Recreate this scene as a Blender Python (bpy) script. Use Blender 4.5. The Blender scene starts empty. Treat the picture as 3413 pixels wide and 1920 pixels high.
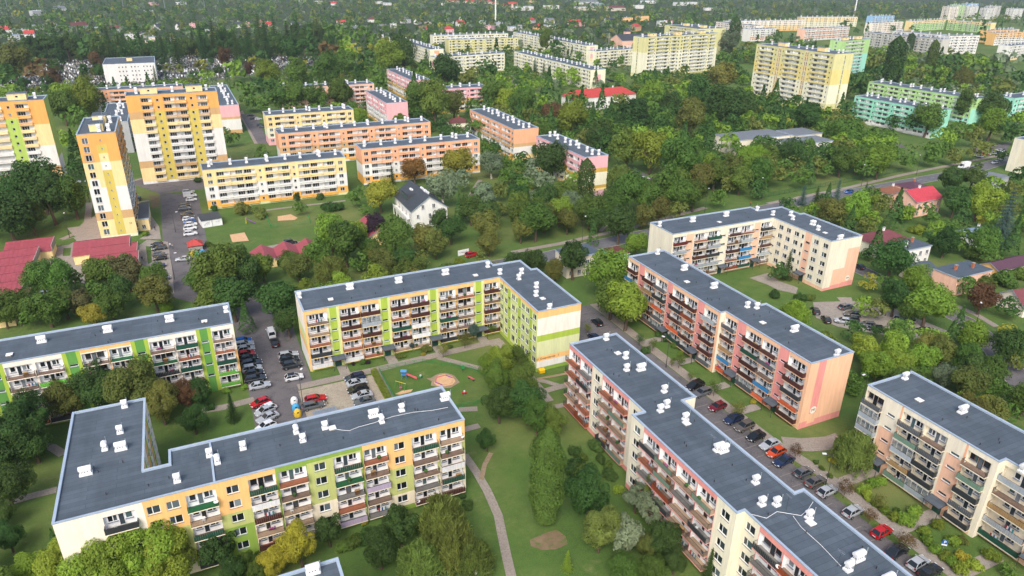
# Housing estate seen from the air. Units are metres; X runs along the rows of blocks, Y across them, Z up.
import bpy, math, random
from mathutils import Matrix, Vector
R = math.radians
rnd = random.Random(7)
scene = bpy.context.scene
COL = scene.collection

# ------------------------------------------------------------------ camera, sky, sun, exposure
cam = bpy.data.cameras.new('camera'); cam.sensor_width = 36; cam.lens = 24.736; cam.clip_end = 9000; cam.clip_start = 1
co = bpy.data.objects.new('camera', cam); COL.objects.link(co)
co.matrix_world = (Matrix.Translation((0, 0, 84.5)) @ Matrix.Rotation(R(-25), 4, 'Z')
                   @ Matrix.Rotation(R(90 - 24.416), 4, 'X') @ Matrix.Rotation(R(0.565), 4, 'Z'))
scene.camera = co
SUN_EL, SUN_AZ = 46, 214          # azimuth clockwise from +Y
w = bpy.data.worlds.new('World'); scene.world = w; w.use_nodes = True
nt = w.node_tree; bg = nt.nodes['Background']
sky = nt.nodes.new('ShaderNodeTexSky'); sky.sky_type = 'NISHITA'; sky.sun_disc = False
sky.sun_elevation = R(SUN_EL); sky.sun_rotation = R(SUN_AZ); sky.air_density = 1.0; sky.dust_density = 4.0; sky.ozone_density = 1.0
nt.links.new(sky.outputs[0], bg.inputs[0]); bg.inputs[1].default_value = 0.14
sl = bpy.data.lights.new('sun', 'SUN'); sl.energy = 1.25; sl.angle = R(26); sl.color = (1, .985, .96)
so = bpy.data.objects.new('sun', sl); COL.objects.link(so)
so.rotation_euler = Vector((-math.sin(R(SUN_AZ)) * math.cos(R(SUN_EL)), -math.cos(R(SUN_AZ)) * math.cos(R(SUN_EL)), -math.sin(R(SUN_EL)))).to_track_quat('-Z', 'Y').to_euler()
so.location = (0, 0, 300)
scene.view_settings.view_transform = 'Standard'; scene.view_settings.look = 'None'
scene.view_settings.exposure = 0.66; scene.view_settings.gamma = 1
scene.cycles.max_bounces = 6; scene.cycles.diffuse_bounces = 3; scene.cycles.transparent_max_bounces = 4
scene.cycles.use_denoising = True

# ------------------------------------------------------------------ materials
def lin(h):
    h = h.lstrip('#'); c = [int(h[i:i + 2], 16) / 255 for i in (0, 2, 4)]
    return tuple(x / 12.92 if x <= .04045 else ((x + .055) / 1.055) ** 2.4 for x in c) + (1,)
M = {}
def mat(name, hexc, rough=.8, var=.12, scale=.6, var2=.06, scale2=6., stretch=(1, 1, 1), bump=0, spec=.3, metal=0, objvar=0, alpha=None, coord='Object'):
    m = bpy.data.materials.new(name); m.use_nodes = True; t = m.node_tree; n = t.nodes; L = t.links
    b = n['Principled BSDF']; b.inputs['Roughness'].default_value = rough; b.inputs['Specular IOR Level'].default_value = spec; b.inputs['Metallic'].default_value = metal
    tc = n.new('ShaderNodeTexCoord'); mp = n.new('ShaderNodeMapping'); mp.inputs['Scale'].default_value = stretch
    L.new(tc.outputs[coord], mp.inputs[0])
    base = lin(hexc); prev = None
    rgb = n.new('ShaderNodeRGB'); rgb.outputs[0].default_value = base; prev = rgb.outputs[0]
    for sc, am in ((scale, var), (scale2, var2)):
        if am <= 0: continue
        nz = n.new('ShaderNodeTexNoise'); nz.inputs['Scale'].default_value = sc; nz.inputs['Detail'].default_value = 4; L.new(mp.outputs[0], nz.inputs['Vector'])
        mr = n.new('ShaderNodeMapRange'); mr.inputs[1].default_value = .3; mr.inputs[2].default_value = .7; mr.inputs[3].default_value = 1 - am; mr.inputs[4].default_value = 1 + am
        L.new(nz.outputs[0], mr.inputs[0])
        mx = n.new('ShaderNodeMix'); mx.data_type = 'RGBA'; mx.blend_type = 'MULTIPLY'; mx.inputs[0].default_value = 1
        L.new(prev, mx.inputs[6]); L.new(mr.outputs[0], mx.inputs[7]); prev = mx.outputs[2]
    if objvar:
        oi = n.new('ShaderNodeObjectInfo'); mr = n.new('ShaderNodeMapRange'); mr.inputs[3].default_value = 1 - objvar; mr.inputs[4].default_value = 1 + objvar
        L.new(oi.outputs['Random'], mr.inputs[0]); mx = n.new('ShaderNodeMix'); mx.data_type = 'RGBA'; mx.blend_type = 'MULTIPLY'; mx.inputs[0].default_value = 1
        L.new(prev, mx.inputs[6]); L.new(mr.outputs[0], mx.inputs[7]); prev = mx.outputs[2]
    L.new(prev, b.inputs['Base Color'])
    if bump:
        bp = n.new('ShaderNodeBump'); bp.inputs['Strength'].default_value = bump; bp.inputs['Distance'].default_value = .05
        L.new(nz.outputs[0], bp.inputs['Height']); L.new(bp.outputs[0], b.inputs['Normal'])
    M[name] = m
    return m
PAINT = {'c': '#ecdfc4', 'o': '#f3c07c', 'l': '#a8bf4a', 'p': '#d3dc98', 'd': '#5f9748', 'g': '#8aa848', 'm': '#bcc278', 'w': '#e6e4de', 'k': '#e89a92', 'e': '#f0c19c', 'q': '#efc0a2',
         'f': '#ece3cc', 'b': '#f3e7d8', 'y': '#f4d99e', 't': '#cfa978', 'O': '#f0b28a', 'z': '#d3bf62', 'Z': '#f0b45a', 'r': '#eeb4b8', 'h': '#cfa84f', 'n': '#dcd69c', 'N': '#ece8cc',
         'G': '#b4d992', 'T': '#9adcc0', 'U': '#a6e4cf', 'i': '#efc0a8', 'v': '#d5d9a6', 'j': '#9fc6ea', 'K': '#c9c6be', 'V': '#b5b8ba', 'Y': '#e8d68a', 'x': '#dfd3bf', 'I': '#f0b063', 'L': '#b3cc66'}
for k, h in PAINT.items():
    mat('paint_' + k, h, rough=.85, var=.07, scale=.3, var2=.07, scale2=1.6, stretch=(1.6, 1.6, .22))
mat('loggia_white', '#f3f3f1', var=.06)
mat('coping', '#a3b2c2', rough=.45, var=.06, metal=.0, spec=.5)
mat('stack_white', '#e9e9e9', rough=.7, var=.06)
mat('black_slot', '#15161a', var=0, var2=0)
mat('white_frame', '#e8e8e8', rough=.5, var=0, var2=0)
mat('brown_frame', '#4a2a20', rough=.5, var=0, var2=0)
mat('sill_grey', '#7f8691', var=0, var2=0)
mat('rail_dark', '#3b3a3c', rough=.5, var=0, var2=0)
mat('concrete', '#9a958c', var=.15, scale=1.5)
mat('steel', '#a9b2ba', rough=.35, metal=.6, var=.05)
for nm, h in dict(brown='#4a2b26', green='#1f4b3c', grey='#565b60', white='#dedede', charcoal='#33373a', wine='#6a2a25', tan='#a88a5e', blue='#2f86c0', orange='#d9653c', lime='#5fa83a', lilac='#a99bb0', rust='#8a4327', silver='#a3acb3', sage='#6f8a78', teal='#2f9c9a').items():
    mat('panel_' + nm, h, rough=.6, var=.1, scale=2, var2=.12, scale2=9, stretch=(3, 3, .3), objvar=.12)
for nm, h in dict(terracotta='#a8694a', tile='#8d7666', green='#1f6a3c', beige='#b39a80', grey='#85837f').items():
    mat('floor_' + nm, h, var=.12, objvar=.1)
def glass_mat():
    m = bpy.data.materials.new('window_glass'); m.use_nodes = True; n = m.node_tree.nodes; L = m.node_tree.links; b = n['Principled BSDF']
    oi = n.new('ShaderNodeObjectInfo'); cr = n.new('ShaderNodeValToRGB'); cr.color_ramp.interpolation = 'CONSTANT'; e = cr.color_ramp.elements
    e[0].color = lin('#1d2226'); e[1].position = .3; e[1].color = lin('#2d353b')
    for p, h in ((.5, '#3d474d'), (.66, '#5f6a70'), (.78, '#20282c'), (.87, '#7f8a8f'), (.94, '#4c6466')):
        x = e.new(p); x.color = lin(h)
    L.new(oi.outputs['Random'], cr.inputs[0])
    tc = n.new('ShaderNodeTexCoord'); wv = n.new('ShaderNodeTexWave'); wv.inputs['Scale'].default_value = 3.; wv.inputs['Distortion'].default_value = 2; L.new(tc.outputs['Object'], wv.inputs[0])
    mr = n.new('ShaderNodeMapRange'); mr.inputs[3].default_value = .75; mr.inputs[4].default_value = 1.2; L.new(wv.outputs[1], mr.inputs[0])
    mx = n.new('ShaderNodeMix'); mx.data_type = 'RGBA'; mx.blend_type = 'MULTIPLY'; mx.inputs[0].default_value = 1; L.new(cr.outputs[0], mx.inputs[6]); L.new(mr.outputs[0], mx.inputs[7])
    L.new(mx.outputs[2], b.inputs['Base Color']); b.inputs['Roughness'].default_value = .08; b.inputs['Specular IOR Level'].default_value = .6
    M['glass'] = m
glass_mat()
def clear_glass():
    m = bpy.data.materials.new('balcony_glazing'); m.use_nodes = True; n = m.node_tree.nodes; L = m.node_tree.links
    b = n['Principled BSDF']; b.inputs['Base Color'].default_value = lin('#8f9a9e'); b.inputs['Roughness'].default_value = .08
    tr = n.new('ShaderNodeBsdfTransparent'); mx = n.new('ShaderNodeMixShader'); mx.inputs[0].default_value = .45
    L.new(tr.outputs[0], mx.inputs[1]); L.new(b.outputs[0], mx.inputs[2]); L.new(mx.outputs[0], n['Material Output'].inputs[0]); M['glazing'] = m
clear_glass()
def roof_mat():
    m = bpy.data.materials.new('roofing_felt'); m.use_nodes = True; n = m.node_tree.nodes; L = m.node_tree.links; b = n['Principled BSDF']
    tc = n.new('ShaderNodeTexCoord'); mp = n.new('ShaderNodeMapping'); L.new(tc.outputs['Object'], mp.inputs[0])
    br = n.new('ShaderNodeTexBrick'); br.inputs['Scale'].default_value = 1; br.inputs['Brick Width'].default_value = 7.5; br.inputs['Row Height'].default_value = 1.0; br.inputs['Mortar Size'].default_value = .028
    br.inputs['Color1'].default_value = lin('#4c565f'); br.inputs['Color2'].default_value = lin('#57616a'); br.inputs['Mortar'].default_value = lin('#39424a'); br.inputs['Bias'].default_value = -.2
    L.new(mp.outputs[0], br.inputs['Vector']); prev = br.outputs[0]
    def over(scale, lo, hi, a, c, stretch=None, mode='MULTIPLY'):
        nonlocal prev
        nz = n.new('ShaderNodeTexNoise'); nz.inputs['Scale'].default_value = scale; nz.inputs['Detail'].default_value = 7; nz.inputs['Roughness'].default_value = .62
        src = mp.outputs[0]
        if stretch:
            m2 = n.new('ShaderNodeMapping'); m2.inputs['Scale'].default_value = stretch; L.new(tc.outputs['Object'], m2.inputs[0]); src = m2.outputs[0]
        L.new(src, nz.inputs['Vector']); mr = n.new('ShaderNodeMapRange'); mr.inputs[1].default_value = lo; mr.inputs[2].default_value = hi; mr.inputs[3].default_value = a; mr.inputs[4].default_value = c; L.new(nz.outputs[0], mr.inputs[0])
        mx = n.new('ShaderNodeMix'); mx.data_type = 'RGBA'; mx.blend_type = 'MULTIPLY'; mx.inputs[0].default_value = 1; L.new(prev, mx.inputs[6]); L.new(mr.outputs[0], mx.inputs[7]); prev = mx.outputs[2]
    over(.3, .3, .7, .86, 1.14); over(1.1, .55, .75, 1.0, .84); over(.45, .6, .72, 1.0, 1.22, (1, .35, 1)); over(7, .3, .7, .9, 1.1); over(.16, .4, .62, .93, 1.07, (3, .2, 1))
    L.new(prev, b.inputs['Base Color']); b.inputs['Roughness'].default_value = .7
    M['felt'] = m
roof_mat()
def ground_mat(name, cols, scales, rough=.95, bump=.3, speck=None):
    """several colours laid over each other by noise masks"""
    m = bpy.data.materials.new(name); m.use_nodes = True; n = m.node_tree.nodes; L = m.node_tree.links; b = n['Principled BSDF']
    tc = n.new('ShaderNodeTexCoord'); prev = n.new('ShaderNodeRGB'); prev.outputs[0].default_value = lin(cols[0]); prev = prev.outputs[0]
    for i, c in enumerate(cols[1:]):
        nz = n.new('ShaderNodeTexNoise'); nz.inputs['Scale'].default_value = scales[i][0]; nz.inputs['Detail'].default_value = 7; nz.inputs['Roughness'].default_value = .65; L.new(tc.outputs['Object'], nz.inputs['Vector'])
        mr = n.new('ShaderNodeMapRange'); mr.inputs[1].default_value = scales[i][1]; mr.inputs[2].default_value = scales[i][2]; L.new(nz.outputs[0], mr.inputs[0])
        mx = n.new('ShaderNodeMix'); mx.data_type = 'RGBA'; L.new(mr.outputs[0], mx.inputs[0]); L.new(prev, mx.inputs[6]); mx.inputs[7].default_value = lin(c); prev = mx.outputs[2]
    L.new(prev, b.inputs['Base Color']); b.inputs['Roughness'].default_value = rough; b.inputs['Specular IOR Level'].default_value = .2
    if bump:
        bp = n.new('ShaderNodeBump'); bp.inputs['Strength'].default_value = bump; bp.inputs['Distance'].default_value = .1; L.new(nz.outputs[0], bp.inputs['Height']); L.new(bp.outputs[0], b.inputs['Normal'])
    M[name] = m
ground_mat('grass', ['#466130', '#557032', '#6d7742', '#3c5628', '#86805a', '#4d6a2e', '#7b7a4a', '#5c7238'], [(.05, .4, .6), (.09, .44, .64), (.33, .45, .7), (.14, .6, .72), (1.4, .42, .62), (.022, .5, .68), (5, .45, .65)], bump=.9)
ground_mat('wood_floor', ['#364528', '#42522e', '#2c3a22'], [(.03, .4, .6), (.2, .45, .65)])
ground_mat('asphalt', ['#625f61', '#6d696a', '#535154', '#7a746f', '#4a494c'], [(.07, .4, .62), (.3, .5, .66), (3, .5, .7), (.16, .64, .68)], bump=.1)
ground_mat('main_road', ['#67676a', '#727275', '#5b5b5e'], [(.12, .4, .65), (.6, .5, .7)], bump=.1)
ground_mat('paving', ['#8f877e', '#9a9289', '#7e766e', '#a39a8e'], [(.2, .4, .65), (.9, .45, .7), (4, .45, .65)], bump=.15)
ground_mat('path', ['#93897f', '#a0968b', '#82796f'], [(.3, .4, .65), (3, .45, .65)], bump=.15)
ground_mat('gravel', ['#a59a88', '#b3a893', '#8f8575', '#7c7467'], [(.25, .4, .65), (1.2, .5, .7), (5, .5, .68)], bump=.4)
ground_mat('dirt_path', ['#917d66', '#a18d74', '#7c7454'], [(.4, .4, .65), (3, .5, .7)])
ground_mat('sand', ['#cfa67d', '#d9b48e', '#b9936c'], [(.6, .4, .65), (4, .45, .7)])
ground_mat('soil', ['#75634d', '#85735b', '#5f6a3a'], [(.5, .4, .65), (.9, .5, .65)])
ground_mat('cemetery_ground', ['#6d6a66', '#4c5a3a', '#8b8a87'], [(.3, .45, .6), (2, .5, .65)])

# ------------------------------------------------------------------ mesh and object helpers
class MB:
    def __init__(s): s.v = []; s.f = []; s.m = []; s.names = []
    def mi(s, name):
        if name not in s.names: s.names.append(name)
        return s.names.index(name)
    def face(s, pts, m):
        i = len(s.v); s.v += [tuple(p) for p in pts]; s.f.append(tuple(range(i, i + len(pts)))); s.m.append(s.mi(m))
    def box(s, a, b, m, skip=''):
        (x0, y0, z0), (x1, y1, z1) = a, b
        F = {'b': [(x0, y0, z0), (x0, y1, z0), (x1, y1, z0), (x1, y0, z0)], 't': [(x0, y0, z1), (x1, y0, z1), (x1, y1, z1), (x0, y1, z1)],
             's': [(x0, y0, z0), (x1, y0, z0), (x1, y0, z1), (x0, y0, z1)], 'n': [(x1, y1, z0), (x0, y1, z0), (x0, y1, z1), (x1, y1, z1)],
             'w': [(x0, y1, z0), (x0, y0, z0), (x0, y0, z1), (x0, y1, z1)], 'e': [(x1, y0, z0), (x1, y1, z0), (x1, y1, z1), (x1, y0, z1)]}
        for k, q in F.items():
            if k not in skip: s.face(q, m)
    def tube(s, p, q, r0, r1, m, n=8, cap=True):
        p, q = Vector(p), Vector(q); d = (q - p).normalized(); a = d.orthogonal().normalized(); b = d.cross(a)
        c0 = [p + (a * math.cos(t) + b * math.sin(t)) * r0 for t in [2 * math.pi * i / n for i in range(n)]]
        c1 = [q + (a * math.cos(t) + b * math.sin(t)) * r1 for t in [2 * math.pi * i / n for i in range(n)]]
        for i in range(n):
            j = (i + 1) % n; s.face([c0[i], c0[j], c1[j], c1[i]], m)
        if cap: s.face(c1, m); s.face(c0[::-1], m)
    def mesh(s, name, smooth=False):
        me = bpy.data.meshes.new(name); me.from_pydata(s.v, [], s.f)
        for n in s.names: me.materials.append(M[n])
        me.polygons.foreach_set('material_index', s.m)
        if smooth: me.polygons.foreach_set('use_smooth', [True] * len(s.f))
        me.update(); return me
def ob(name, me, parent=None, loc=(0, 0, 0), rz=0, scale=None):
    o = bpy.data.objects.new(name, me); COL.objects.link(o); o.location = loc
    if rz: o.rotation_euler = (0, 0, rz)
    if scale: o.scale = scale
    if parent: o.parent = parent
    return o
def thing(name, label, cat, loc=(0, 0, 0), rz=0, group=None, me=None):
    o = ob(name, me, None, loc, rz); o['label'] = label; o['category'] = cat
    if group: o['group'] = group
    return o
CACHE = {}
def cached(key, fn):
    if key not in CACHE: CACHE[key] = fn()
    return CACHE[key]
def slot_override(o, names):
    for i, n in enumerate(names):
        o.material_slots[i].link = 'OBJECT'; o.material_slots[i].material = M[n]
ORD = ['first', 'second', 'third', 'fourth', 'fifth', 'sixth', 'seventh', 'eighth', 'ninth', 'tenth', 'eleventh', 'twelfth', 'thirteenth', 'fourteenth', 'fifteenth', 'sixteenth', 'seventeenth', 'eighteenth', 'nineteenth', 'twentieth']
def view_x(x, y):      # how far right a ground point lies in the picture, for wording labels only
    c, s = math.cos(R(25)), math.sin(R(25)); return (x * c - y * s) / max(1, x * s + y * c)
def side(r, n):
    if n == 1: return ''
    if r == 0: return 'leftmost'
    if r == n - 1: return 'rightmost'
    if r < n / 2: return (ORD[r] if r < len(ORD) else str(r + 1) + 'th') + ' from left'
    k = n - 1 - r; return (ORD[k] if k < len(ORD) else str(k + 1) + 'th') + ' from right'

# ------------------------------------------------------------------ where things stand (metres)
TREES = [
    ('dl', -59.1, 491.2, 10.3), ('dl', -49.4, 484.1, 10.3), ('dg', -61.0, 475.0, 8.5), ('dg', -53.0, 452.3, 7.4), ('dl', -52.7, 407.7, 6.0), ('do', -110.6, 669.7, 12.9),
    ('db', -91.8, 645.6, 11.2), ('nG', -99.1, 618.7, 5.8), ('tb', -79.5, 622.4, 5.0), ('dG', -110.4, 624.3, 9.7), ('dl', -105.7, 574.5, 5.4), ('dl', -100.1, 566.2, 5.3),
    ('tG', -64.4, 661.1, 4.8), ('tb', -58.9, 712.8, 6.3), ('nG', -119.1, 843.1, 10.5), ('nG', -108.4, 846.2, 11.9), ('fG', -93.3, 792.5, 9.1), ('nG', -87.1, 804.2, 11.4),
    ('nG', -83.3, 847.8, 10.7), ('dG', -67.8, 779.1, 12.4), ('nG', -58.5, 768.2, 12.3), ('fG', -56.9, 869.1, 7.9), ('fG', -42.0, 796.6, 6.3), ('dG', -28.1, 831.9, 9.5),
    ('fG', -6.6, 770.1, 7.2), ('fG', 4.5, 722.6, 7.8), ('nG', 16.5, 793.2, 10.6), ('fG', 28.9, 789.0, 9.7), ('fG', 42.1, 827.1, 9.1), ('nG', 51.2, 787.6, 12.1),
    ('fG', 55.9, 733.8, 8.2), ('fG', 68.2, 748.6, 9.4), ('tb', 41.1, 674.8, 6.4), ('dl', 43.3, 616.2, 9.1), ('tb', 55.6, 629.5, 5.0), ('dl', 21.4, 596.9, 7.2),
    ('do', -3.7, 684.3, 5.2), ('dg', 38.5, 501.6, 8.0), ('dg', 41.1, 477.3, 5.1), ('dg', 19.8, 382.7, 5.5), ('dg', -26.6, 407.0, 3.8), ('nG', -54.4, 664.6, 6.5),
    ('nG', -91.3, 716.8, 5.7), ('db', 135.6, 702.9, 10.8), ('dl', 155.2, 723.4, 11.9), ('dl', 140.5, 648.5, 10.1), ('dg', 123.5, 581.8, 11.3), ('dy', 155.7, 684.7, 10.1),
    ('dy', 192.5, 770.1, 5.7), ('dy', 182.7, 678.9, 12.1), ('dl', 164.6, 600.9, 12.9), ('dG', 159.8, 653.0, 9.7), ('dg', 190.6, 786.2, 12.9), ('dg', 178.7, 853.4, 12.9),
    ('dg', 175.2, 896.8, 12.9), ('dG', 200.6, 697.1, 12.9), ('dG', 180.6, 611.2, 12.8), ('dg', 134.6, 519.3, 7.4), ('dl', 61.9, 568.2, 10.6), ('dg', 82.2, 555.3, 10.5),
    ('dg', 102.5, 539.6, 12.4), ('dG', 52.5, 527.6, 8.0), ('dg', 62.3, 545.7, 5.4), ('tG', 119.3, 532.6, 3.5), ('pG', 125.3, 530.8, 2.4), ('dG', 187.7, 523.7, 12.8),
    ('dg', 183.8, 531.3, 5.2), ('do', 200.4, 506.7, 8.6), ('dG', 232.0, 553.2, 10.5), ('dg', 208.8, 499.8, 7.6), ('dG', 141.3, 457.5, 7.1), ('dg', 132.9, 392.6, 11.7),
    ('dg', 135.1, 427.5, 9.2), ('do', 149.2, 405.7, 8.1), ('fB', 164.6, 422.1, 3.1), ('dg', 143.0, 349.8, 6.1), ('dY', 100.3, 458.1, 3.3), ('wl', 92.9, 413.6, 5.1),
    ('dg', 93.8, 463.5, 9.9), ('dg', 67.1, 471.5, 9.0), ('dg', 57.7, 470.3, 8.5), ('dg', 79.2, 466.6, 9.0), ('dg', 48.4, 468.9, 6.7), ('dg', 180.5, 416.2, 9.4),
    ('dl', 184.6, 408.4, 8.4), ('dl', 214.5, 479.9, 7.8), ('wl', 114.4, 403.6, 4.7), ('fG', 87.8, 776.3, 9.8), ('nG', 97.2, 744.0, 12.9), ('nG', 103.2, 704.8, 12.9),
    ('dG', 74.4, 704.4, 7.4), ('fG', 105.7, 845.4, 9.5), ('fG', 112.7, 801.5, 9.1), ('nG', 124.8, 779.2, 12.5), ('dG', 123.7, 729.1, 10.5), ('nG', 147.6, 836.7, 12.9),
    ('fG', 96.3, 905.9, 10.1), ('nG', 140.4, 897.6, 11.1), ('dg', 150.9, 585.9, 7.7), ('dG', 142.4, 601.3, 7.8), ('dG', 291.2, 666.3, 6.7), ('dG', 260.2, 745.6, 5.7),
    ('dl', 201.3, 428.8, 8.1), ('dg', 218.9, 450.0, 7.3), ('dG', 221.4, 420.7, 8.1), ('dl', 203.3, 395.1, 7.6), ('dg', 186.9, 386.7, 8.8), ('dl', 282.2, 495.5, 7.8),
    ('dl', 281.6, 514.0, 7.1), ('dG', 290.3, 475.7, 4.9), ('fG', 283.2, 565.4, 4.3), ('fG', 277.5, 537.2, 4.5), ('tg', 358.3, 691.2, 10.4), ('dG', 364.6, 676.0, 9.7),
    ('dg', 230.5, 398.3, 7.9), ('dl', 223.1, 387.6, 5.8), ('db', 192.9, 362.1, 7.4), ('dl', 189.5, 332.9, 9.5), ('dg', 200.9, 335.1, 6.8), ('dG', 189.5, 303.8, 7.4),
    ('dg', 202.6, 311.4, 6.4), ('do', 248.1, 376.9, 7.7), ('dG', 225.9, 361.7, 7.0), ('dG', 223.3, 323.6, 10.2), ('dl', 280.7, 390.9, 9.6), ('dg', 267.8, 366.8, 8.0),
    ('dG', 288.2, 418.8, 5.3), ('dl', 322.2, 410.4, 7.8), ('dG', 300.2, 389.8, 6.3), ('dG', 306.3, 373.1, 9.5), ('do', 363.1, 419.0, 11.2), ('dG', 361.3, 451.6, 5.9),
    ('dl', 340.9, 482.0, 5.6), ('dl', 314.8, 477.8, 5.9), ('do', 250.5, 311.0, 9.0), ('dl', 280.7, 348.6, 6.1), ('dA', 273.6, 322.1, 5.7), ('dG', 282.9, 321.5, 10.8),
    ('dG', 303.9, 328.2, 8.4), ('do', 312.9, 325.8, 6.0), ('dl', 212.2, 300.1, 6.3), ('dl', 220.2, 289.8, 6.2), ('dG', 248.5, 292.9, 5.9), ('dg', 399.7, 438.1, 5.0),
    ('ts', 501.9, 576.6, 11.0), ('pG', 607.7, 689.0, 7.1), ('dG', 270.7, 355.5, 7.9), ('dg', 313.9, 422.1, 6.7), ('dG', 296.6, 353.5, 6.6), ('dG', 238.5, 321.3, 6.5),
    ('dg', 216.3, 323.1, 5.7), ('dG', 269.8, 297.1, 7.0), ('do', 291.2, 306.6, 5.3), ('dg', 469.2, 543.7, 8.8), ('dG', 435.5, 493.2, 8.1), ('do', 571.5, 626.2, 7.7),
    ('dg', 253.5, 303.8, 4.4), ('dG', 219.9, 374.6, 6.4), ('dg', 202.8, 296.7, 5.3), ('dg', 229.8, 290.1, 5.4), ('dG', 442.0, 368.7, 9.7), ('do', 563.7, 456.9, 7.8),
    ('pG', 508.1, 392.2, 7.2), ('dl', 636.3, 498.6, 7.3), ('pG', 756.2, 569.1, 4.9), ('pg', 630.9, 449.4, 5.5), ('ds', 651.0, 471.6, 5.8), ('dl', 624.6, 464.1, 6.9),
    ('ds', 689.6, 528.0, 9.1), ('do', 541.2, 396.0, 8.2), ('dg', 548.7, 389.4, 8.7), ('dl', 554.8, 385.1, 8.1), ('wu', 565.7, 372.8, 9.6), ('dG', 626.4, 426.5, 9.6),
    ('dl', 680.0, 448.4, 8.3), ('dl', 682.5, 432.7, 8.1), ('ds', 653.4, 396.9, 12.9), ('dg', 631.0, 392.5, 9.2), ('do', 553.5, 329.9, 7.5), ('dg', 529.4, 328.3, 5.4),
    ('tg', 435.5, 281.8, 6.2), ('dg', 385.3, 267.8, 9.2), ('dG', 393.7, 292.4, 5.7), ('fG', 397.8, 324.2, 3.2), ('dG', 374.2, 311.4, 6.2), ('dG', 313.8, 289.6, 8.3),
    ('dy', 306.7, 294.2, 4.9), ('dG', 346.7, 336.2, 6.4), ('dl', 317.7, 276.2, 4.8), ('dg', 310.0, 256.8, 7.7), ('dG', 447.2, 271.7, 9.4), ('dl', 401.9, 241.8, 8.9),
    ('dG', 401.4, 231.0, 6.5), ('dl', 438.6, 248.8, 6.2), ('dg', 367.3, 237.1, 7.1), ('dl', 348.2, 232.1, 6.9), ('do', 378.1, 235.3, 5.4), ('do', 597.8, 476.9, 7.6),
    ('dG', 529.1, 423.4, 6.7), ('dg', 557.6, 439.0, 5.9), ('dg', 581.0, 441.1, 7.1), ('dG', 895.9, 785.0, 9.8), ('dG', 909.1, 757.2, 5.8), ('dG', 973.0, 632.1, 8.9),
    ('dG', 733.0, 748.8, 7.2), ('dG', 1009.5, 795.8, 6.2), ('dG', 661.3, 462.7, 6.4), ('dG', 615.0, 359.6, 7.6), ('do', 536.3, 325.9, 6.8), ('dG', 351.2, 310.6, 4.9),
    ('dG', 509.9, 346.8, 5.9), ('dG', 471.3, 374.9, 7.0), ('dG', 383.0, 275.3, 5.5), ('dG', 376.4, 281.7, 4.7), ('dG', -57.8, 269.2, 8.5), ('dG', -59.4, 301.7, 6.0),
    ('dG', -51.3, 296.8, 8.9), ('nG', -47.1, 283.0, 7.6), ('dg', -40.8, 286.6, 6.6), ('dG', -46.5, 366.1, 5.5), ('dG', -52.2, 273.3, 5.5), ('bl', -18.3, 257.9, 1.4),
    ('dr', -21.5, 209.6, 5.3), ('dg', -26.7, 211.9, 4.9), ('dg', -30.1, 216.7, 3.9), ('dg', -14.6, 203.9, 4.1), ('dg', -42.7, 214.0, 4.8), ('dg', -38.4, 212.7, 4.8),
    ('dg', -35.4, 216.9, 3.4), ('dg', 1.8, 195.9, 7.5), ('dg', 7.3, 201.3, 5.8), ('dG', 9.3, 195.5, 4.6), ('bo', 13.9, 269.2, 3.9), ('bg', 0.7, 238.9, 1.4),
    ('bG', 5.3, 277.8, 1.7), ('dg', -3.6, 199.1, 4.1), ('bG', 1.4, 322.1, 1.9), ('dg', -0.9, 219.6, 2.5), ('dg', 5.4, 213.9, 3.7), ('dg', -23.2, 225.7, 3.2),
    ('bo', 20.3, 262.8, 3.4), ('dr', 34.1, 259.0, 3.0), ('bG', 45.4, 259.5, 2.9), ('bG', 43.7, 262.3, 2.5), ('bG', 48.2, 260.4, 2.5), ('bG', 44.3, 277.1, 2.0),
    ('dP', 55.4, 260.5, 4.2), ('dP', 55.5, 249.3, 2.4), ('dP', 55.6, 233.1, 4.5), ('dy', 62.1, 250.4, 6.1), ('fG', 76.5, 285.6, 2.6), ('bG', 67.2, 286.8, 1.5),
    ('dA', 85.3, 282.4, 5.7), ('dy', 102.8, 276.5, 7.0), ('fG', 109.7, 317.8, 1.2), ('ds', 85.1, 245.7, 7.3), ('ds', 100.6, 263.8, 4.6), ('ds', 119.2, 278.1, 5.9),
    ('ds', 98.7, 236.2, 4.7), ('dG', 87.8, 224.0, 5.0), ('do', 102.1, 229.1, 3.3), ('dg', 120.3, 264.7, 4.0), ('dl', 36.7, 214.9, 6.7), ('dg', 38.6, 203.2, 6.8),
    ('dl', 46.2, 219.5, 4.3), ('dg', 29.9, 213.7, 3.3), ('dg', 30.8, 203.2, 4.6), ('dg', 21.6, 204.6, 3.7), ('dg', 13.6, 200.7, 4.2), ('wu', 31.3, 189.0, 5.4),
    ('dg', 41.3, 196.9, 3.4), ('do', 46.9, 192.7, 3.7), ('dg', 54.3, 203.9, 5.9), ('dG', 53.7, 193.9, 3.7), ('do', 63.7, 202.8, 5.2), ('do', 65.6, 198.5, 4.8),
    ('do', 59.1, 193.0, 3.2), ('dG', 74.8, 209.0, 4.7), ('do', 85.8, 204.6, 4.9), ('do', 82.0, 194.0, 3.9), ('do', 76.9, 188.2, 2.4), ('wl', 70.0, 188.5, 2.0),
    ('tG', 35.1, 272.5, 1.6), ('bg', 113.3, 259.2, 2.3), ('bg', 103.9, 260.1, 2.2), ('dg', 30.8, 343.7, 4.4), ('dG', 85.2, 228.3, 3.4), ('dG', 135.4, 281.3, 5.2),
    ('dG', 138.5, 260.4, 8.4), ('tG', 151.6, 299.5, 2.6), ('ds', 127.6, 254.2, 4.8), ('ds', 128.3, 238.8, 4.2), ('do', 126.0, 265.5, 3.2), ('bA', 126.5, 255.2, 2.3),
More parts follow.
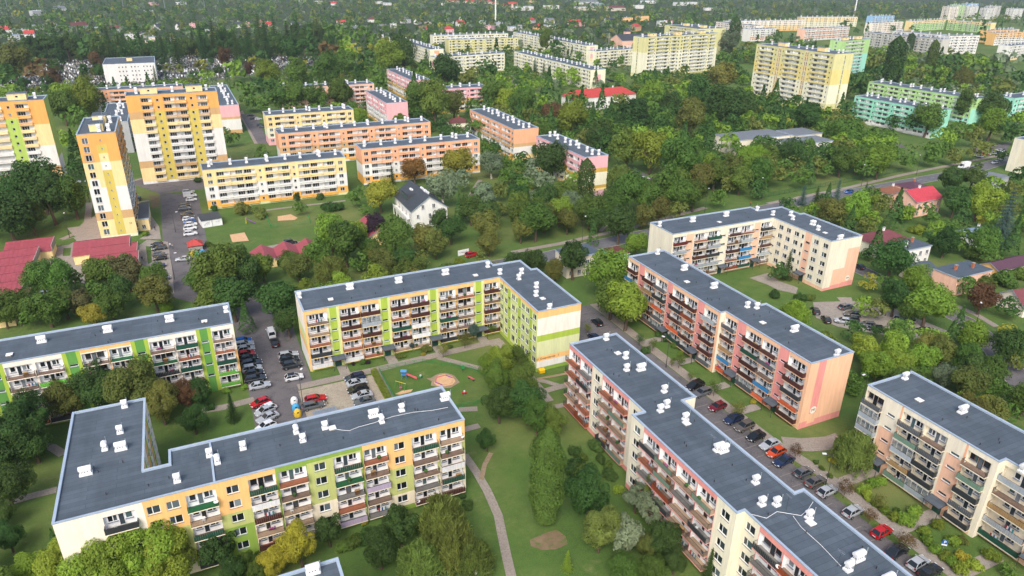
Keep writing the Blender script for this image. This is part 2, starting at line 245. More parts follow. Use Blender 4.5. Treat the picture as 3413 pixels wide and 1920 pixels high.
    ('bg', 135.5, 240.2, 2.4), ('pG', 138.0, 228.9, 3.3), ('wu', 161.2, 240.9, 5.9), ('dg', 167.3, 231.5, 4.2), ('ds', 119.6, 237.1, 3.2), ('dg', 112.1, 235.9, 3.6),
    ('dg', 111.3, 218.0, 4.4), ('dg', 101.8, 200.0, 6.4), ('do', 96.4, 200.2, 4.1), ('do', 115.2, 202.0, 4.5), ('ds', 124.0, 215.0, 4.5), ('dg', 125.0, 203.8, 6.0),
    ('dG', 125.1, 198.6, 4.9), ('dg', 138.3, 209.8, 5.0), ('dg', 146.4, 212.7, 7.6), ('dg', 152.5, 210.3, 5.9), ('dg', 162.9, 209.2, 8.2), ('dg', 165.2, 204.6, 6.4),
    ('dg', 171.6, 205.2, 6.2), ('dG', 126.2, 186.4, 6.3), ('do', 142.0, 196.0, 4.6), ('do', 150.4, 197.6, 4.4), ('do', 160.2, 198.9, 4.2), ('dl', 124.4, 173.0, 4.1),
    ('dG', 117.8, 188.8, 2.9), ('nG', 98.8, 168.7, 5.7), ('do', 91.0, 165.8, 3.4), ('dl', 99.8, 150.4, 6.4), ('bl', 90.9, 185.6, 1.9), ('dg', 180.4, 265.5, 8.9),
    ('dl', 187.9, 256.8, 8.8), ('dg', 185.4, 232.0, 10.2), ('do', 185.1, 219.1, 6.0), ('dg', 198.1, 225.2, 5.9), ('dg', 183.4, 204.6, 3.9), ('dg', 225.6, 249.1, 3.8),
    ('dg', 203.3, 215.3, 5.8), ('wl', 227.2, 235.3, 8.4), ('dg', 215.7, 216.7, 6.2), ('dG', 225.2, 261.7, 5.8), ('dl', 206.3, 269.6, 5.8), ('dG', 182.1, 285.9, 5.9),
    ('dG', 205.4, 207.0, 4.4), ('do', 199.7, 216.8, 4.4), ('bg', 141.4, 256.2, 1.9), ('bG', 130.6, 147.6, 1.6), ('do', 224.5, 218.7, 5.2), ('dg', 235.3, 224.5, 4.9),
    ('dg', 233.3, 212.1, 4.7), ('do', 252.2, 224.0, 5.5), ('dg', 254.5, 219.9, 4.9), ('dg', 264.3, 219.2, 6.3), ('dg', 275.1, 220.0, 6.4), ('dg', 269.2, 210.2, 4.9),
    ('dl', 276.5, 209.7, 7.3), ('dg', 299.7, 215.3, 6.5), ('dg', 317.3, 216.8, 6.4), ('dg', 332.1, 219.7, 5.4), ('do', 332.4, 212.6, 5.0), ('do', 348.1, 213.0, 5.4),
    ('do', 358.2, 214.0, 4.3), ('dG', 251.6, 238.6, 6.2), ('dg', 270.8, 242.2, 4.2), ('dG', 360.7, 208.3, 3.4), ('fB', 217.3, 194.7, 2.5), ('fB', 225.8, 186.3, 3.2),
    ('fG', 213.7, 185.2, 3.3), ('fG', 247.2, 190.8, 2.2), ('dg', 248.1, 187.7, 3.1), ('fB', 245.5, 134.3, 5.5), ('do', 205.2, 169.9, 5.0), ('dl', 213.3, 166.0, 5.9),
    ('bl', 247.0, 184.6, 3.5), ('dG', 225.2, 159.7, 4.8), ('dl', 217.4, 162.5, 3.6), ('dg', 237.7, 155.6, 4.4), ('bl', 229.7, 153.4, 2.9), ('dl', 230.5, 146.9, 3.4),
    ('dG', 257.3, 160.0, 5.5), ('dl', 261.7, 153.7, 6.7), ('dG', 244.8, 148.3, 5.0), ('nG', 283.1, 180.9, 6.1), ('nG', 293.9, 178.5, 6.3), ('dl', 296.4, 171.4, 4.6),
    ('do', 301.2, 168.1, 4.1), ('nG', 289.0, 163.0, 4.0), ('dG', 325.1, 178.0, 4.8), ('dy', 258.0, 149.1, 2.3), ('dG', 216.3, 134.0, 4.5), ('dg', 224.0, 135.4, 4.6),
    ('dg', 226.1, 127.6, 5.2), ('bg', 224.1, 129.5, 3.2), ('dG', 237.2, 125.7, 4.0), ('dG', 250.6, 133.0, 3.4), ('dG', 184.5, 128.5, 6.4), ('dG', 193.3, 141.0, 3.9),
    ('dG', 191.0, 141.7, 2.4), ('fG', 156.8, 141.2, 2.6), ('dG', 152.7, 141.8, 3.3), ('dy', 170.7, 124.5, 2.9), ('dg', 173.7, 121.1, 3.5), ('dl', 178.2, 115.5, 4.9),
    ('dg', 196.3, 112.4, 3.2), ('bg', 207.8, 113.8, 3.9), ('bg', 213.3, 111.4, 3.9), ('bg', 222.3, 113.1, 2.8), ('dG', 222.6, 190.3, 2.8), ('dG', 206.3, 191.6, 3.2),
    ('bg', 241.7, 167.4, 3.7), ('dg', 235.3, 145.5, 3.3), ('dG', 220.7, 141.4, 3.1), ('do', 208.5, 166.8, 3.8), ('dg', -47.6, 203.3, 4.4), ('dg', -39.1, 193.4, 4.9),
    ('dg', -35.9, 197.5, 4.4), ('dr', -32.1, 196.0, 3.7), ('dy', -28.7, 188.8, 3.4), ('dg', -24.8, 190.2, 4.3), ('dG', -23.3, 197.8, 4.1), ('do', -14.5, 192.1, 5.0),
    ('wl', -12.4, 191.1, 2.0), ('dg', -0.6, 182.1, 5.6), ('dG', 3.9, 178.2, 5.6), ('dG', 6.0, 170.9, 2.9), ('fB', -36.1, 166.8, 1.8), ('do', -31.9, 152.4, 4.2),
    ('dl', -31.7, 158.7, 2.9), ('dG', -24.8, 148.1, 6.0), ('dg', -23.1, 147.4, 3.1), ('dG', -36.5, 137.6, 5.8), ('do', -17.3, 140.1, 5.9), ('do', -13.5, 136.1, 4.3),
    ('db', -8.9, 138.9, 3.2), ('dG', -6.6, 139.4, 3.0), ('dG', -7.9, 130.2, 3.3), ('fG', -0.8, 131.8, 1.9), ('bl', -1.2, 143.5, 1.1), ('bl', 2.5, 143.3, 1.0),
    ('dg', -49.2, 197.2, 3.7), ('dg', -43.5, 194.3, 2.7), ('dr', -28.5, 204.0, 3.3), ('dG', -43.0, 155.9, 2.2), ('bG', -4.7, 138.0, 1.1), ('dG', 15.0, 173.0, 5.7),
    ('dG', 15.3, 163.3, 3.5), ('tB', 41.1, 144.9, 0.8), ('bo', 44.3, 143.4, 1.5), ('bY', 43.0, 141.7, 0.7), ('bg', 28.6, 143.5, 1.1), ('bP', 29.9, 143.2, 0.7),
    ('bP', 26.5, 144.0, 0.6), ('ko', 53.2, 141.0, 2.3), ('ko', 46.8, 138.7, 1.7), ('tB', 56.5, 143.3, 1.5), ('kg', 62.1, 144.5, 1.5), ('dl', 55.7, 124.1, 3.8),
    ('dg', 51.7, 118.4, 3.6), ('dG', 48.3, 109.1, 4.0), ('dl', 52.9, 124.9, 2.9), ('bG', 49.8, 142.5, 0.8), ('bo', 37.4, 142.7, 0.8), ('bg', 38.7, 142.8, 0.7),
    ('dg', 59.6, 124.2, 3.2), ('dg', 59.0, 120.4, 2.8), ('dg', 55.9, 113.0, 4.0), ('dG', 53.3, 106.3, 4.3), ('dg', 53.5, 102.6, 3.5), ('dg', 56.1, 100.4, 2.9),
    ('fo', 67.4, 109.2, 2.2), ('dg', 93.9, 139.9, 5.7), ('dl', 94.1, 133.0, 5.8), ('dg', 100.5, 138.9, 4.1), ('ko', 84.0, 134.8, 1.5), ('kG', 92.9, 124.6, 1.7),
    ('kg', 94.5, 121.3, 1.5), ('bg', 101.2, 127.3, 1.7), ('bg', 100.3, 120.3, 1.2), ('bl', 99.5, 116.9, 0.9), ('kg', 95.3, 112.0, 1.8), ('ko', 94.2, 113.3, 0.9),
    ('kg', 94.1, 106.2, 1.1), ('kg', 95.0, 99.3, 1.9), ('ko', 93.8, 90.5, 2.0), ('bY', 100.9, 93.7, 0.8), ('bG', 100.8, 124.3, 1.4), ('bG', 92.4, 121.5, 1.3),
    ('dg', 56.7, 119.0, 2.7), ('wl', 134.1, 115.9, 4.5), ('dG', 142.7, 104.8, 3.1), ('dG', 150.0, 104.1, 1.6), ('dl', 135.9, 95.6, 3.7), ('dl', 141.2, 92.4, 4.1),
    ('dl', 153.2, 99.9, 3.2), ('dl', 131.6, 88.5, 3.8), ('dl', 135.7, 86.9, 3.7), ('dl', 144.7, 87.8, 3.6), ('do', 152.8, 92.2, 3.2), ('dg', 139.7, 83.2, 2.7),
    ('dl', 156.2, 113.5, 3.1), ('do', 157.4, 110.1, 3.2), ('dG', 164.3, 110.6, 4.5), ('dg', 163.9, 105.6, 3.7), ('dl', 166.9, 103.1, 6.1), ('dG', 166.5, 94.3, 3.1),
    ('dl', 160.0, 93.9, 2.5), ('do', 152.0, 87.7, 3.8), ('dg', 153.5, 82.9, 3.9), ('ds', 143.2, 80.9, 3.1), ('dG', 148.3, 78.2, 3.9), ('dg', 153.1, 77.3, 3.9),
    ('db', 187.2, 102.2, 4.4), ('dG', 191.7, 97.5, 3.3), ('dG', 165.7, 81.0, 4.6), ('do', 166.3, 79.0, 3.0), ('dy', 179.3, 89.9, 2.5), ('dg', 150.0, 73.4, 2.7),
    ('dy', 143.4, 71.0, 2.1), ('dY', 142.6, 66.5, 2.6), ('dY', 150.9, 69.7, 2.6), ('dg', 122.9, 86.8, 1.9), ('dg', 125.6, 88.8, 2.6), ('bG', 149.7, 128.5, 1.8),
    ('bG', 144.1, 133.0, 1.9), ('dG', 148.3, 77.0, 2.3), ('bg', 152.3, 127.7, 1.5), ('dG', -37.9, 131.8, 5.3), ('dG', -37.2, 119.6, 4.3), ('dG', -34.9, 132.5, 4.5),
    ('dG', -35.5, 108.7, 2.6), ('dl', -23.5, 99.2, 4.7), ('dl', -20.0, 95.1, 4.8), ('dl', -15.3, 94.1, 5.4), ('dl', -12.1, 90.9, 4.6), ('dl', -27.5, 98.2, 3.8),
    ('dl', -31.0, 99.5, 2.8), ('nG', -6.0, 92.6, 3.4), ('dG', -4.2, 88.3, 2.3), ('dg', -2.3, 89.9, 1.6), ('dl', -17.8, 101.5, 3.2), ('dl', -13.6, 100.1, 2.8),
    ('dG', -29.2, 105.7, 1.5), ('dG', -37.4, 114.6, 2.6), ('nG', 10.1, 89.4, 2.6), ('dY', 5.4, 86.9, 3.7), ('dY', 1.5, 85.9, 2.8), ('nG', 21.3, 89.4, 1.9),
    ('nG', 20.4, 84.7, 3.3), ('dG', 16.3, 81.6, 3.4), ('bg', 13.5, 87.8, 1.7), ('bG', 15.5, 88.2, 1.6), ('bg', 11.9, 87.8, 1.4), ('wu', 26.8, 82.6, 4.5),
    ('wu', 27.0, 77.7, 3.8), ('wu', 21.1, 76.9, 4.0), ('wu', 29.2, 74.8, 3.1), ('bG', 33.5, 88.6, 1.2), ('bG', 33.4, 91.5, 0.8), ('bY', 16.4, 92.0, 0.7),
    ('bg', -0.2, 90.8, 1.3), ('dG', 42.5, 101.6, 2.2), ('bG', 24.1, 86.6, 1.1), ('bg', 25.9, 89.3, 0.7), ('dg', -1.0, 87.2, 1.8), ('Pg', 43.6, 79.5, 3.0),
    ('bG', 54.8, 90.0, 2.2), ('bG', 61.8, 93.5, 1.7), ('bG', 59.6, 85.3, 1.6), ('bl', 59.2, 81.3, 1.2), ('bg', 55.3, 88.6, 1.8), ('bG', 60.8, 90.0, 1.2),
    ('dG', 50.5, 77.2, 4.8), ('do', 48.6, 70.8, 3.5), ('fo', 62.8, 78.0, 2.2), ('ns', 58.9, 75.8, 2.7), ('ns', 59.7, 72.5, 2.4), ('ns', 51.7, 68.4, 3.7),
    ('do', 54.6, 66.3, 2.4), ('dG', 57.7, 65.8, 3.3), ('fG', 62.3, 60.3, 1.6), ('dg', 48.6, 63.8, 2.8), ('dg', 52.8, 62.1, 2.4), ('dG', 56.8, 62.2, 2.5),
    ('fl', 42.3, 69.6, 1.2), ('bg', 58.1, 91.9, 1.2), ('bG', 57.3, 94.3, 1.5), ('bg', 61.0, 88.1, 1.1), ('bG', 53.8, 75.2, 1.1), ('kb', 94.8, 75.6, 1.5),
    ('kb', 94.6, 63.9, 1.8), ('kb', 93.4, 57.6, 1.5), ('kb', 93.4, 50.7, 1.8), ('ko', 97.6, 59.3, 1.5), ('bY', 100.7, 71.9, 0.9), ('bl', 99.2, 63.7, 1.4),
    ('bl', 102.0, 64.1, 1.4), ('bl', 104.0, 63.7, 1.2), ('bl', 98.5, 62.2, 1.3), ('bl', 98.2, 60.2, 1.0), ('bl', 97.9, 58.4, 1.1), ('bl', 97.9, 56.5, 1.3),
    ('bl', 99.2, 55.2, 1.7), ('bl', 102.4, 55.7, 1.5), ('bl', 99.5, 52.1, 1.3), ('bl', 103.4, 52.1, 1.3), ('bl', 98.3, 50.3, 1.3), ('bl', 97.8, 48.5, 1.2),
    ('bl', 97.9, 47.2, 1.2), ('bl', 97.8, 45.7, 1.2), ('bl', 97.8, 44.2, 1.5), ('bl', 100.2, 43.8, 1.5), ('bl', 104.7, 44.0, 1.4), ('bl', 101.7, 48.6, 1.4),
    ('bo', 103.8, 48.2, 1.1), ('bY', 100.3, 46.0, 1.3), ('bg', 100.2, 57.5, 0.7), ('dg', 103.1, 40.6, 1.4), ('bg', 97.5, 73.0, 0.7), ('bg', 97.2, 71.2, 0.7),
    ('bg', 96.8, 69.0, 0.7), ('wu', 102.5, 69.3, 4.3),
]
CARS = [
    ('e', 'silver', -2.9, 306.4, 0.0), ('v', 'white', -2.5, 300.2, 0.0), ('h', 'white', -2.3, 294.3, 0.0), ('h', 'black', -4.9, 287.1, 0.0), ('s', 'grey', -5.0, 283.2, 0.0), ('h', 'dark', -4.5, 276.3, 180.0),
    ('e', 'dark', -4.4, 272.7, 0.0), ('h', 'white', -4.3, 269.7, 0.0), ('h', 'blue', -3.9, 266.4, 180.0), ('h', 'white', -3.6, 263.1, 0.0), ('s', 'white', -4.1, 258.8, 0.0), ('s', 'white', -4.2, 252.7, 0.0),
    ('h', 'dark', -14.7, 245.6, 180.0), ('e', 'dark', -14.0, 242.1, 180.0), ('h', 'grey', -14.0, 236.3, 0.0), ('h', 'black', -13.8, 232.5, 180.0), ('d', 'navy', -14.4, 226.1, 0.0), ('d', 'silver', -7.2, 228.8, 175.0),
    ('h', 'grey', -13.1, 215.2, 0.0), ('h', 'red', -16.4, 219.1, 0.0), ('s', 'white', -43.7, 228.9, 0.0), ('h', 'black', -43.2, 241.5, 90.0), ('h', 'dark', -21.1, 304.2, 90.0), ('e', 'white', -46.0, 340.2, 0.0),
    ('h', 'dark', 38.2, 466.5, 0.0), ('h', 'dark', 38.6, 455.4, 0.0), ('h', 'white', 41.3, 452.7, 0.0), ('h', 'dark', 39.9, 433.2, 0.0), ('h', 'grey', 40.6, 427.7, 0.0), ('s', 'dark', 25.7, 230.5, 8.0),
    ('s', 'red', 77.0, 196.1, 10.0), ('h', 'silver', 169.8, 262.4, 0.0), ('h', 'navy', 179.9, 252.3, 0.0), ('h', 'white', 181.0, 250.1, 0.0), ('h', 'dark', 174.2, 248.3, 0.0), ('h', 'white', 171.9, 243.7, 0.0),
    ('v', 'red', 180.6, 263.0, 90.0), ('h', 'blue', 248.4, 199.5, 180.0), ('t', 'white', 333.2, 207.9, 180.0), ('h', 'silver', 355.7, 207.4, 180.0), ('h', 'white', 361.2, 219.4, 90.0), ('h', 'red', 367.3, 220.9, 90.0),
    ('h', 'white', 370.9, 221.2, 90.0), ('h', 'silver', 373.7, 221.0, 90.0), ('h', 'navy', 377.2, 221.4, 90.0), ('h', 'white', 382.9, 222.8, 90.0), ('h', 'grey', 335.2, 253.3, 90.0), ('h', 'silver', 335.3, 250.8, 90.0),
    ('h', 'dark', 184.2, 138.8, 90.0), ('h', 'white', -42.6, 216.0, 0.0), ('h', 'white', -38.8, 208.4, 0.0), ('h', 'silver', 5.4, 132.0, 200.0), ('d', 'silver', 5.6, 129.4, 200.0), ('h', 'white', 4.9, 126.4, 200.0),
    ('s', 'black', 93.4, 103.6, 185.0), ('e', 'grey', 92.9, 100.7, 185.0), ('h', 'wine', 92.5, 95.0, 185.0), ('s', 'navy', 92.5, 90.0, 185.0), ('s', 'bronze', 92.8, 87.1, 185.0), ('h', 'dark', 89.4, 139.0, 90.0),
    ('h', 'navy', 84.4, 132.2, 90.0), ('d', 'silver', 93.3, 80.5, 185.0), ('h', 'orange', 92.6, 78.1, 185.0), ('d', 'navy', 92.0, 75.5, 185.0), ('h', 'grey', 92.9, 71.5, 5.0), ('d', 'bronze', 92.9, 68.7, 5.0),
    ('h', 'silver', 92.8, 65.9, 5.0), ('h', 'silver', 92.8, 60.3, 5.0), ('h', 'red', 93.2, 54.9, 5.0), ('d', 'dark', 91.8, 50.9, 5.0), ('h', 'silver', 92.7, 47.8, 5.0), ('e', 'dark', 92.8, 45.8, 5.0),
    ('e', 'grey', 157.1, 119.3, 0.0), ('h', 'dark', 146.0, 115.9, 60.0), ('h', 'silver', 149.3, 113.4, 140.0), ('h', 'dark', 154.7, 115.1, 140.0), ('h', 'dark', 152.1, 113.1, 140.0), ('h', 'grey', 153.5, 109.2, 140.0),
    ('h', 'dark', 153.6, 106.7, 140.0), ('h', 'silver', 164.4, 109.0, 30.0), ('h', 'grey', 165.2, 106.4, 140.0), ('h', 'dark', 163.9, 100.8, 140.0), ('h', 'silver', 164.7, 99.0, 140.0), ('h', 'dark', 147.3, 120.9, 60.0),
    ('h', 'dark', 347.2, 278.6, 150.0), ('h', 'grey', 347.1, 273.1, 150.0), ('h', 'black', 345.6, 264.7, 150.0), ('h', 'dark', 346.5, 257.6, 150.0), ('h', 'white', 667.5, 429.9, 90.0), ('h', 'dark', 328.0, 514.9, 0.0),
    ('h', 'grey', 327.5, 518.7, 0.0), ('h', 'white', 468.5, 512.7, 0.0), ('h', 'navy', 387.7, 425.7, 0.0), ('h', 'white', 455.1, 506.6, 0.0), ('h', 'dark', 327.1, 509.7, 0.0), ('h', 'blue', 4.4, 165.4, 0.0),
    ('e', 'silver', 4.4, 163.5, 0.0), ('h', 'silver', 4.6, 160.9, 0.0), ('h', 'red', 4.4, 158.4, 0.0), ('h', 'black', 4.7, 156.0, 0.0), ('e', 'dark', 5.1, 153.4, 0.0), ('s', 'silver', 4.9, 150.7, 0.0),
    ('h', 'black', 5.2, 148.5, 0.0), ('e', 'dark', 5.1, 145.9, 0.0), ('d', 'silver', 5.6, 142.6, 0.0), ('h', 'red', 4.9, 135.6, 195.0), ('h', 'white', 5.8, 132.8, 200.0), ('e', 'silver', 13.4, 153.9, 0.0),
    ('s', 'dark', 13.3, 151.4, 0.0), ('s', 'dark', 13.4, 148.6, 0.0), ('h', 'duo', 13.0, 143.1, 0.0), ('d', 'black', 11.3, 161.6, 90.0), ('v', 'white', 11.2, 166.8, 90.0), ('e', 'navy', 25.4, 137.6, 180.0),
    ('d', 'silver', 25.2, 135.1, 0.0), ('e', 'black', 24.9, 132.5, 180.0), ('d', 'silver', 25.1, 129.7, 180.0), ('d', 'grey', 25.0, 127.2, 180.0), ('e', 'red', 15.8, 132.3, 0.0), ('e', 'grey', 14.9, 130.0, 0.0),
    ('h', 'black', 92.6, 83.6, 185.0),
]
PATHS = [('path', 4.2, [(96.6, 80.3), (100.3, 78.0), (105.4, 76.4), (108.6, 76.4)]), ('path', 1.55, [(38.1, 102.4), (38.3, 96.3), (38.1, 91.1), (37.4, 84.8), (36.1, 80.2), (34.8, 75.4), (33.7, 71.1)]), ('dirt_path', 0.9, [(43.0, 100.9), (40.5, 98.2), (38.3, 94.5)]), ('path', 1.8, [(61.2, 115.9), (64.6, 116.2), (68.8, 116.1)]), ('path', 1.4, [(61.6, 121.6), (64.1, 119.6), (66.3, 116.6)]), ('dirt_path', 0.8, [(63.1, 121.2), (66.5, 120.8), (71.2, 120.4)]), ('path', 1.5, [(59.3, 109.9), (64.4, 109.5)]), ('path', 1.7, [(45.7, 139.4), (49.7, 134.6), (52.7, 131.0), (55.3, 127.7)]), ('path', 1.8, [(60.5, 140.3), (60.7, 135.3), (61.0, 130.6), (60.2, 125.5)]), ('path', 1.7, [(42.5, 117.0), (46.2, 115.7)]), ('path', 1.7, [(40.9, 110.0), (44.3, 110.0)]), ('path', 1.8, [(-38.2, 122.3), (-34.7, 122.6), (-31.1, 122.7)]), ('path', 1.8, [(-35.9, 138.9), (-33.4, 137.1), (-31.0, 133.4)]), ('path', 2.2, [(-7.1, 138.5), (-2.3, 137.9), (3.9, 138.4)]), ('path', 1.6, [(19.2, 270.9), (33.9, 271.3), (43.8, 271.2), (53.2, 271.4)]), ('path', 2.0, [(114.1, 278.5), (105.6, 265.6), (96.8, 249.9)]), ('path', 2.4, [(90.4, 194.3), (109.3, 195.1), (128.1, 197.7), (144.6, 199.7), (180.0, 207.4)]), ('path', 1.5, [(127.6, 200.1), (134.4, 206.5)]), ('path', 2.4, [(206.4, 201.7), (253.1, 205.3), (276.0, 208.3), (298.9, 211.2), (321.8, 213.2), (381.5, 218.1)]), ('path', 1.8, [(265.4, 573.7), (249.4, 536.1), (243.7, 515.6)]), ('path', 1.8, [(-23.4, 335.0), (-20.4, 338.0)]), ('path', 1.6, [(-21.3, 300.4), (-17.4, 301.6)]), ('path', 2.2, [(-43.9, 265.6), (-40.2, 270.3), (-37.4, 282.8), (-38.5, 307.7)]), ('path', 2.0, [(187.2, 108.0), (186.9, 102.1), (185.0, 95.3)])]
SHEETS = [('paving', [(-43.8, 265.0), (-39.9, 266.4), (-43.5, 277.9), (-39.6, 277.9), (-36.9, 283.8), (-35.0, 291.6), (-31.7, 260.3), (-39.8, 258.7), (-38.7, 245.7), (-33.7, 237.3), (-33.7, 221.6), (-46.2, 227.1), (-48.6, 248.2), (-43.8, 247.9), (-44.8, 257.9), (-43.2, 258.1)]), ('paving', [(-20.1, 249.1), (-17.8, 253.7), (-11.4, 248.9), (-10.6, 223.8), (-10.4, 203.9), (-18.4, 207.4), (-19.7, 227.7)]), ('paving', [(-20.2, 255.3), (-13.5, 252.4), (-14.0, 266.9), (-17.7, 286.8), (-17.3, 260.5)]), ('soil', [(-17.3, 308.7), (-14.0, 307.3), (-13.9, 290.4), (-16.3, 290.1)]), ('grass_island', [(-42.4, 255.8), (-40.2, 255.4), (-39.8, 247.6), (-41.9, 248.0)]), ('grass_island', [(-45.9, 263.8), (-40.4, 265.6), (-39.2, 262.0), (-41.2, 258.8), (-45.2, 258.5)]), ('grass_island', [(-18.1, 247.3), (-16.5, 246.1), (-16.2, 231.4), (-17.3, 230.1)]), ('sand', [(25.9, 261.7), (30.7, 262.4), (32.4, 257.1), (31.0, 255.2), (25.2, 256.5)]), ('sand', [(8.0, 247.9), (12.9, 248.5), (13.4, 239.2), (8.2, 239.9)]), ('paving', [(14.7, 231.1), (23.4, 232.3), (30.5, 231.8), (29.3, 226.7), (22.0, 226.9), (14.1, 225.6)]), ('paving', [(147.4, 146.5), (155.3, 147.2), (154.0, 141.1), (155.5, 135.1), (151.8, 132.2), (149.0, 136.4), (148.9, 140.3)]), ('paving', [(151.9, 126.0), (163.2, 122.0), (169.5, 114.4), (170.0, 105.7), (170.8, 99.1), (162.0, 95.5), (153.4, 104.4), (149.4, 108.6), (146.4, 112.3), (145.2, 118.5)]), ('paving', [(160.7, 125.7), (164.6, 124.0), (163.0, 122.2), (159.3, 122.7)]), ('asphalt', [(172.7, 268.2), (188.0, 267.5), (186.2, 251.5), (169.8, 236.7), (156.6, 242.3)]), ('asphalt', [(351.4, 287.6), (354.7, 261.2), (343.0, 245.8), (331.1, 260.6)]), ('asphalt', [(370.7, 232.1), (412.2, 235.0), (388.2, 222.4), (359.8, 219.3)]), ('dirt_path', [(40.2, 131.5), (41.2, 131.3), (42.4, 132.0), (43.7, 132.3), (44.9, 132.0), (45.9, 131.0), (46.4, 130.0), (46.5, 126.9), (46.0, 126.6), (44.8, 126.1), (43.9, 125.6), (42.6, 126.0), (41.7, 126.8), (40.1, 128.2), (40.9, 129.9), (40.3, 131.1)]), ('sand', [(41.1, 128.9), (42.9, 131.5), (44.6, 131.6), (45.9, 129.9), (45.8, 127.7), (44.7, 126.6), (42.9, 126.7), (41.3, 127.6)]), ('sand', [(31.9, 128.1), (33.7, 128.8), (36.1, 128.4), (35.3, 127.5), (32.9, 127.5)]), ('soil', [(39.8, 77.6), (42.7, 77.9), (44.9, 77.8), (45.5, 75.9), (45.0, 74.3), (42.8, 74.0), (40.6, 74.8), (39.4, 76.3)]), ('path', [(32.7, 482.8), (35.7, 489.0), (34.5, 386.6), (31.7, 387.8)]), ('asphalt', [(33.2, 475.4), (42.0, 471.9), (38.6, 384.9), (33.4, 387.1)])]
HOUSES = [
    (-193.3, 1183.2, 11.0, 'grw'), (-171.7, 1151.7, 12.0, 'fyw'), (-163.6, 1234.6, 14.0, 'fyy'), (-147.2, 1257.6, 9.0, 'fyy'), (-108.2, 1198.4, 26.0, 'gny'), (-84.2, 1164.2, 10.0, 'fby'),
    (-62.7, 1157.1, 12.0, 'gny'), (-41.0, 1040.0, 13.0, 'fyw'), (-25.4, 1049.1, 11.0, 'fdw'), (-18.2, 1125.4, 9.0, 'hrp'), (-7.5, 1174.8, 9.0, 'gdw'), (22.5, 1174.5, 10.0, 'gdw'),
    (35.8, 1209.1, 8.0, 'frk'), (-16.3, 990.3, 10.0, 'fyt'), (-15.2, 939.8, 9.0, 'fyp'), (98.2, 1189.2, 10.0, 'gdw'), (112.6, 1205.2, 8.0, 'frp'), (55.5, 1084.2, 8.0, 'fyy'),
    (5.2, 969.9, 8.0, 'fyy'), (-167.0, 1069.1, 10.0, 'fbw'), (-157.6, 1101.3, 11.0, 'grw'), (-152.7, 965.2, 20.0, 'fyy'), (-181.2, 1733.4, 20.0, 'gyw'), (46.2, 1932.9, 20.0, 'fbw'),
    (-11.9, 1922.1, 18.0, 'fkk'), (-25.3, 1587.1, 16.0, 'fww'), (-200.1, 1573.5, 22.0, 'fwy'), (132.7, 1209.4, 9.0, 'grp'), (141.5, 1175.4, 9.0, 'grp'), (180.4, 1163.0, 15.0, 'gdw'),
    (169.7, 1080.8, 9.0, 'gdw'), (252.3, 1182.7, 13.0, 'grw'), (233.6, 1078.0, 10.0, 'fyw'), (244.3, 1056.3, 11.0, 'gyt'), (246.2, 1020.8, 9.0, 'gnt'), (317.6, 1244.3, 13.0, 'hnw'),
    (288.4, 1069.5, 9.0, 'gyw'), (317.7, 1119.3, 8.0, 'fyw'), (252.3, 962.4, 12.0, 'gdw'), (369.3, 1203.9, 14.0, 'fyw'), (379.5, 1177.0, 9.0, 'gdw'), (378.8, 1131.9, 9.0, 'fyp'),
    (335.0, 1026.5, 10.0, 'grk'), (429.2, 1173.5, 12.0, 'gdw'), (473.1, 1222.7, 9.0, 'gdw'), (427.6, 1116.6, 12.0, 'grw'), (477.8, 1146.5, 9.0, 'fyw'), (370.1, 1015.0, 13.0, 'hrk'),
    (485.3, 1098.4, 11.0, 'fyy'), (449.8, 1036.4, 12.0, 'fnk'), (332.6, 1974.0, 16.0, 'fyt'), (361.0, 1939.6, 18.0, 'fyt'), (374.4, 1830.6, 14.0, 'grw'), (498.6, 1880.8, 18.0, 'fbw'),
    (500.6, 1800.8, 18.0, 'fbw'), (642.4, 1767.2, 16.0, 'gyw'), (576.5, 1863.0, 14.0, 'gnt'), (705.7, 1921.4, 16.0, 'hrt'), (720.4, 1900.0, 16.0, 'hrt'), (732.8, 1873.5, 16.0, 'hrt'),
    (745.0, 1847.5, 16.0, 'hrt'), (774.5, 1864.2, 16.0, 'hrt'), (781.8, 1827.6, 16.0, 'hrt'), (775.8, 1762.3, 16.0, 'hrt'), (753.9, 1664.9, 16.0, 'hrt'), (727.2, 1507.2, 48.0, 'fww'),
    (819.4, 1546.5, 34.0, 'fyw'), (1009.9, 1711.8, 70.0, 'gyw'), (953.4, 1565.4, 34.0, 'gbw'), (866.3, 1470.7, 50.0, 'fyt'), (927.1, 1437.6, 44.0, 'gnt'), (572.6, 1144.4, 17.0, 'grw'),
    (593.7, 1127.8, 15.0, 'gyw'), (515.3, 1011.5, 15.0, 'hro'), (538.2, 1020.6, 15.0, 'fyw'), (605.7, 1056.8, 26.0, 'hrk'), (703.7, 1114.6, 16.0, 'gdw'), (756.8, 1141.7, 18.0, 'fyo'),
    (792.4, 1142.3, 22.0, 'fdo'), (1031.2, 1507.4, 24.0, 'fyw'), (1220.2, 1734.7, 44.0, 'fyw'), (1251.1, 1609.8, 70.0, 'fww'), (745.2, 1012.8, 22.0, 'fww'), (788.9, 1047.4, 16.0, 'frk'),
    (650.8, 940.2, 24.0, 'hro'), (470.2, 1007.0, 14.0, 'fbw'), (490.4, 1032.6, 8.0, 'fyy'), (1147.6, 1396.8, 20.0, 'fyw'), (769.1, 1662.4, 26.0, 'grp'), (938.3, 1873.0, 20.0, 'grp'),
]
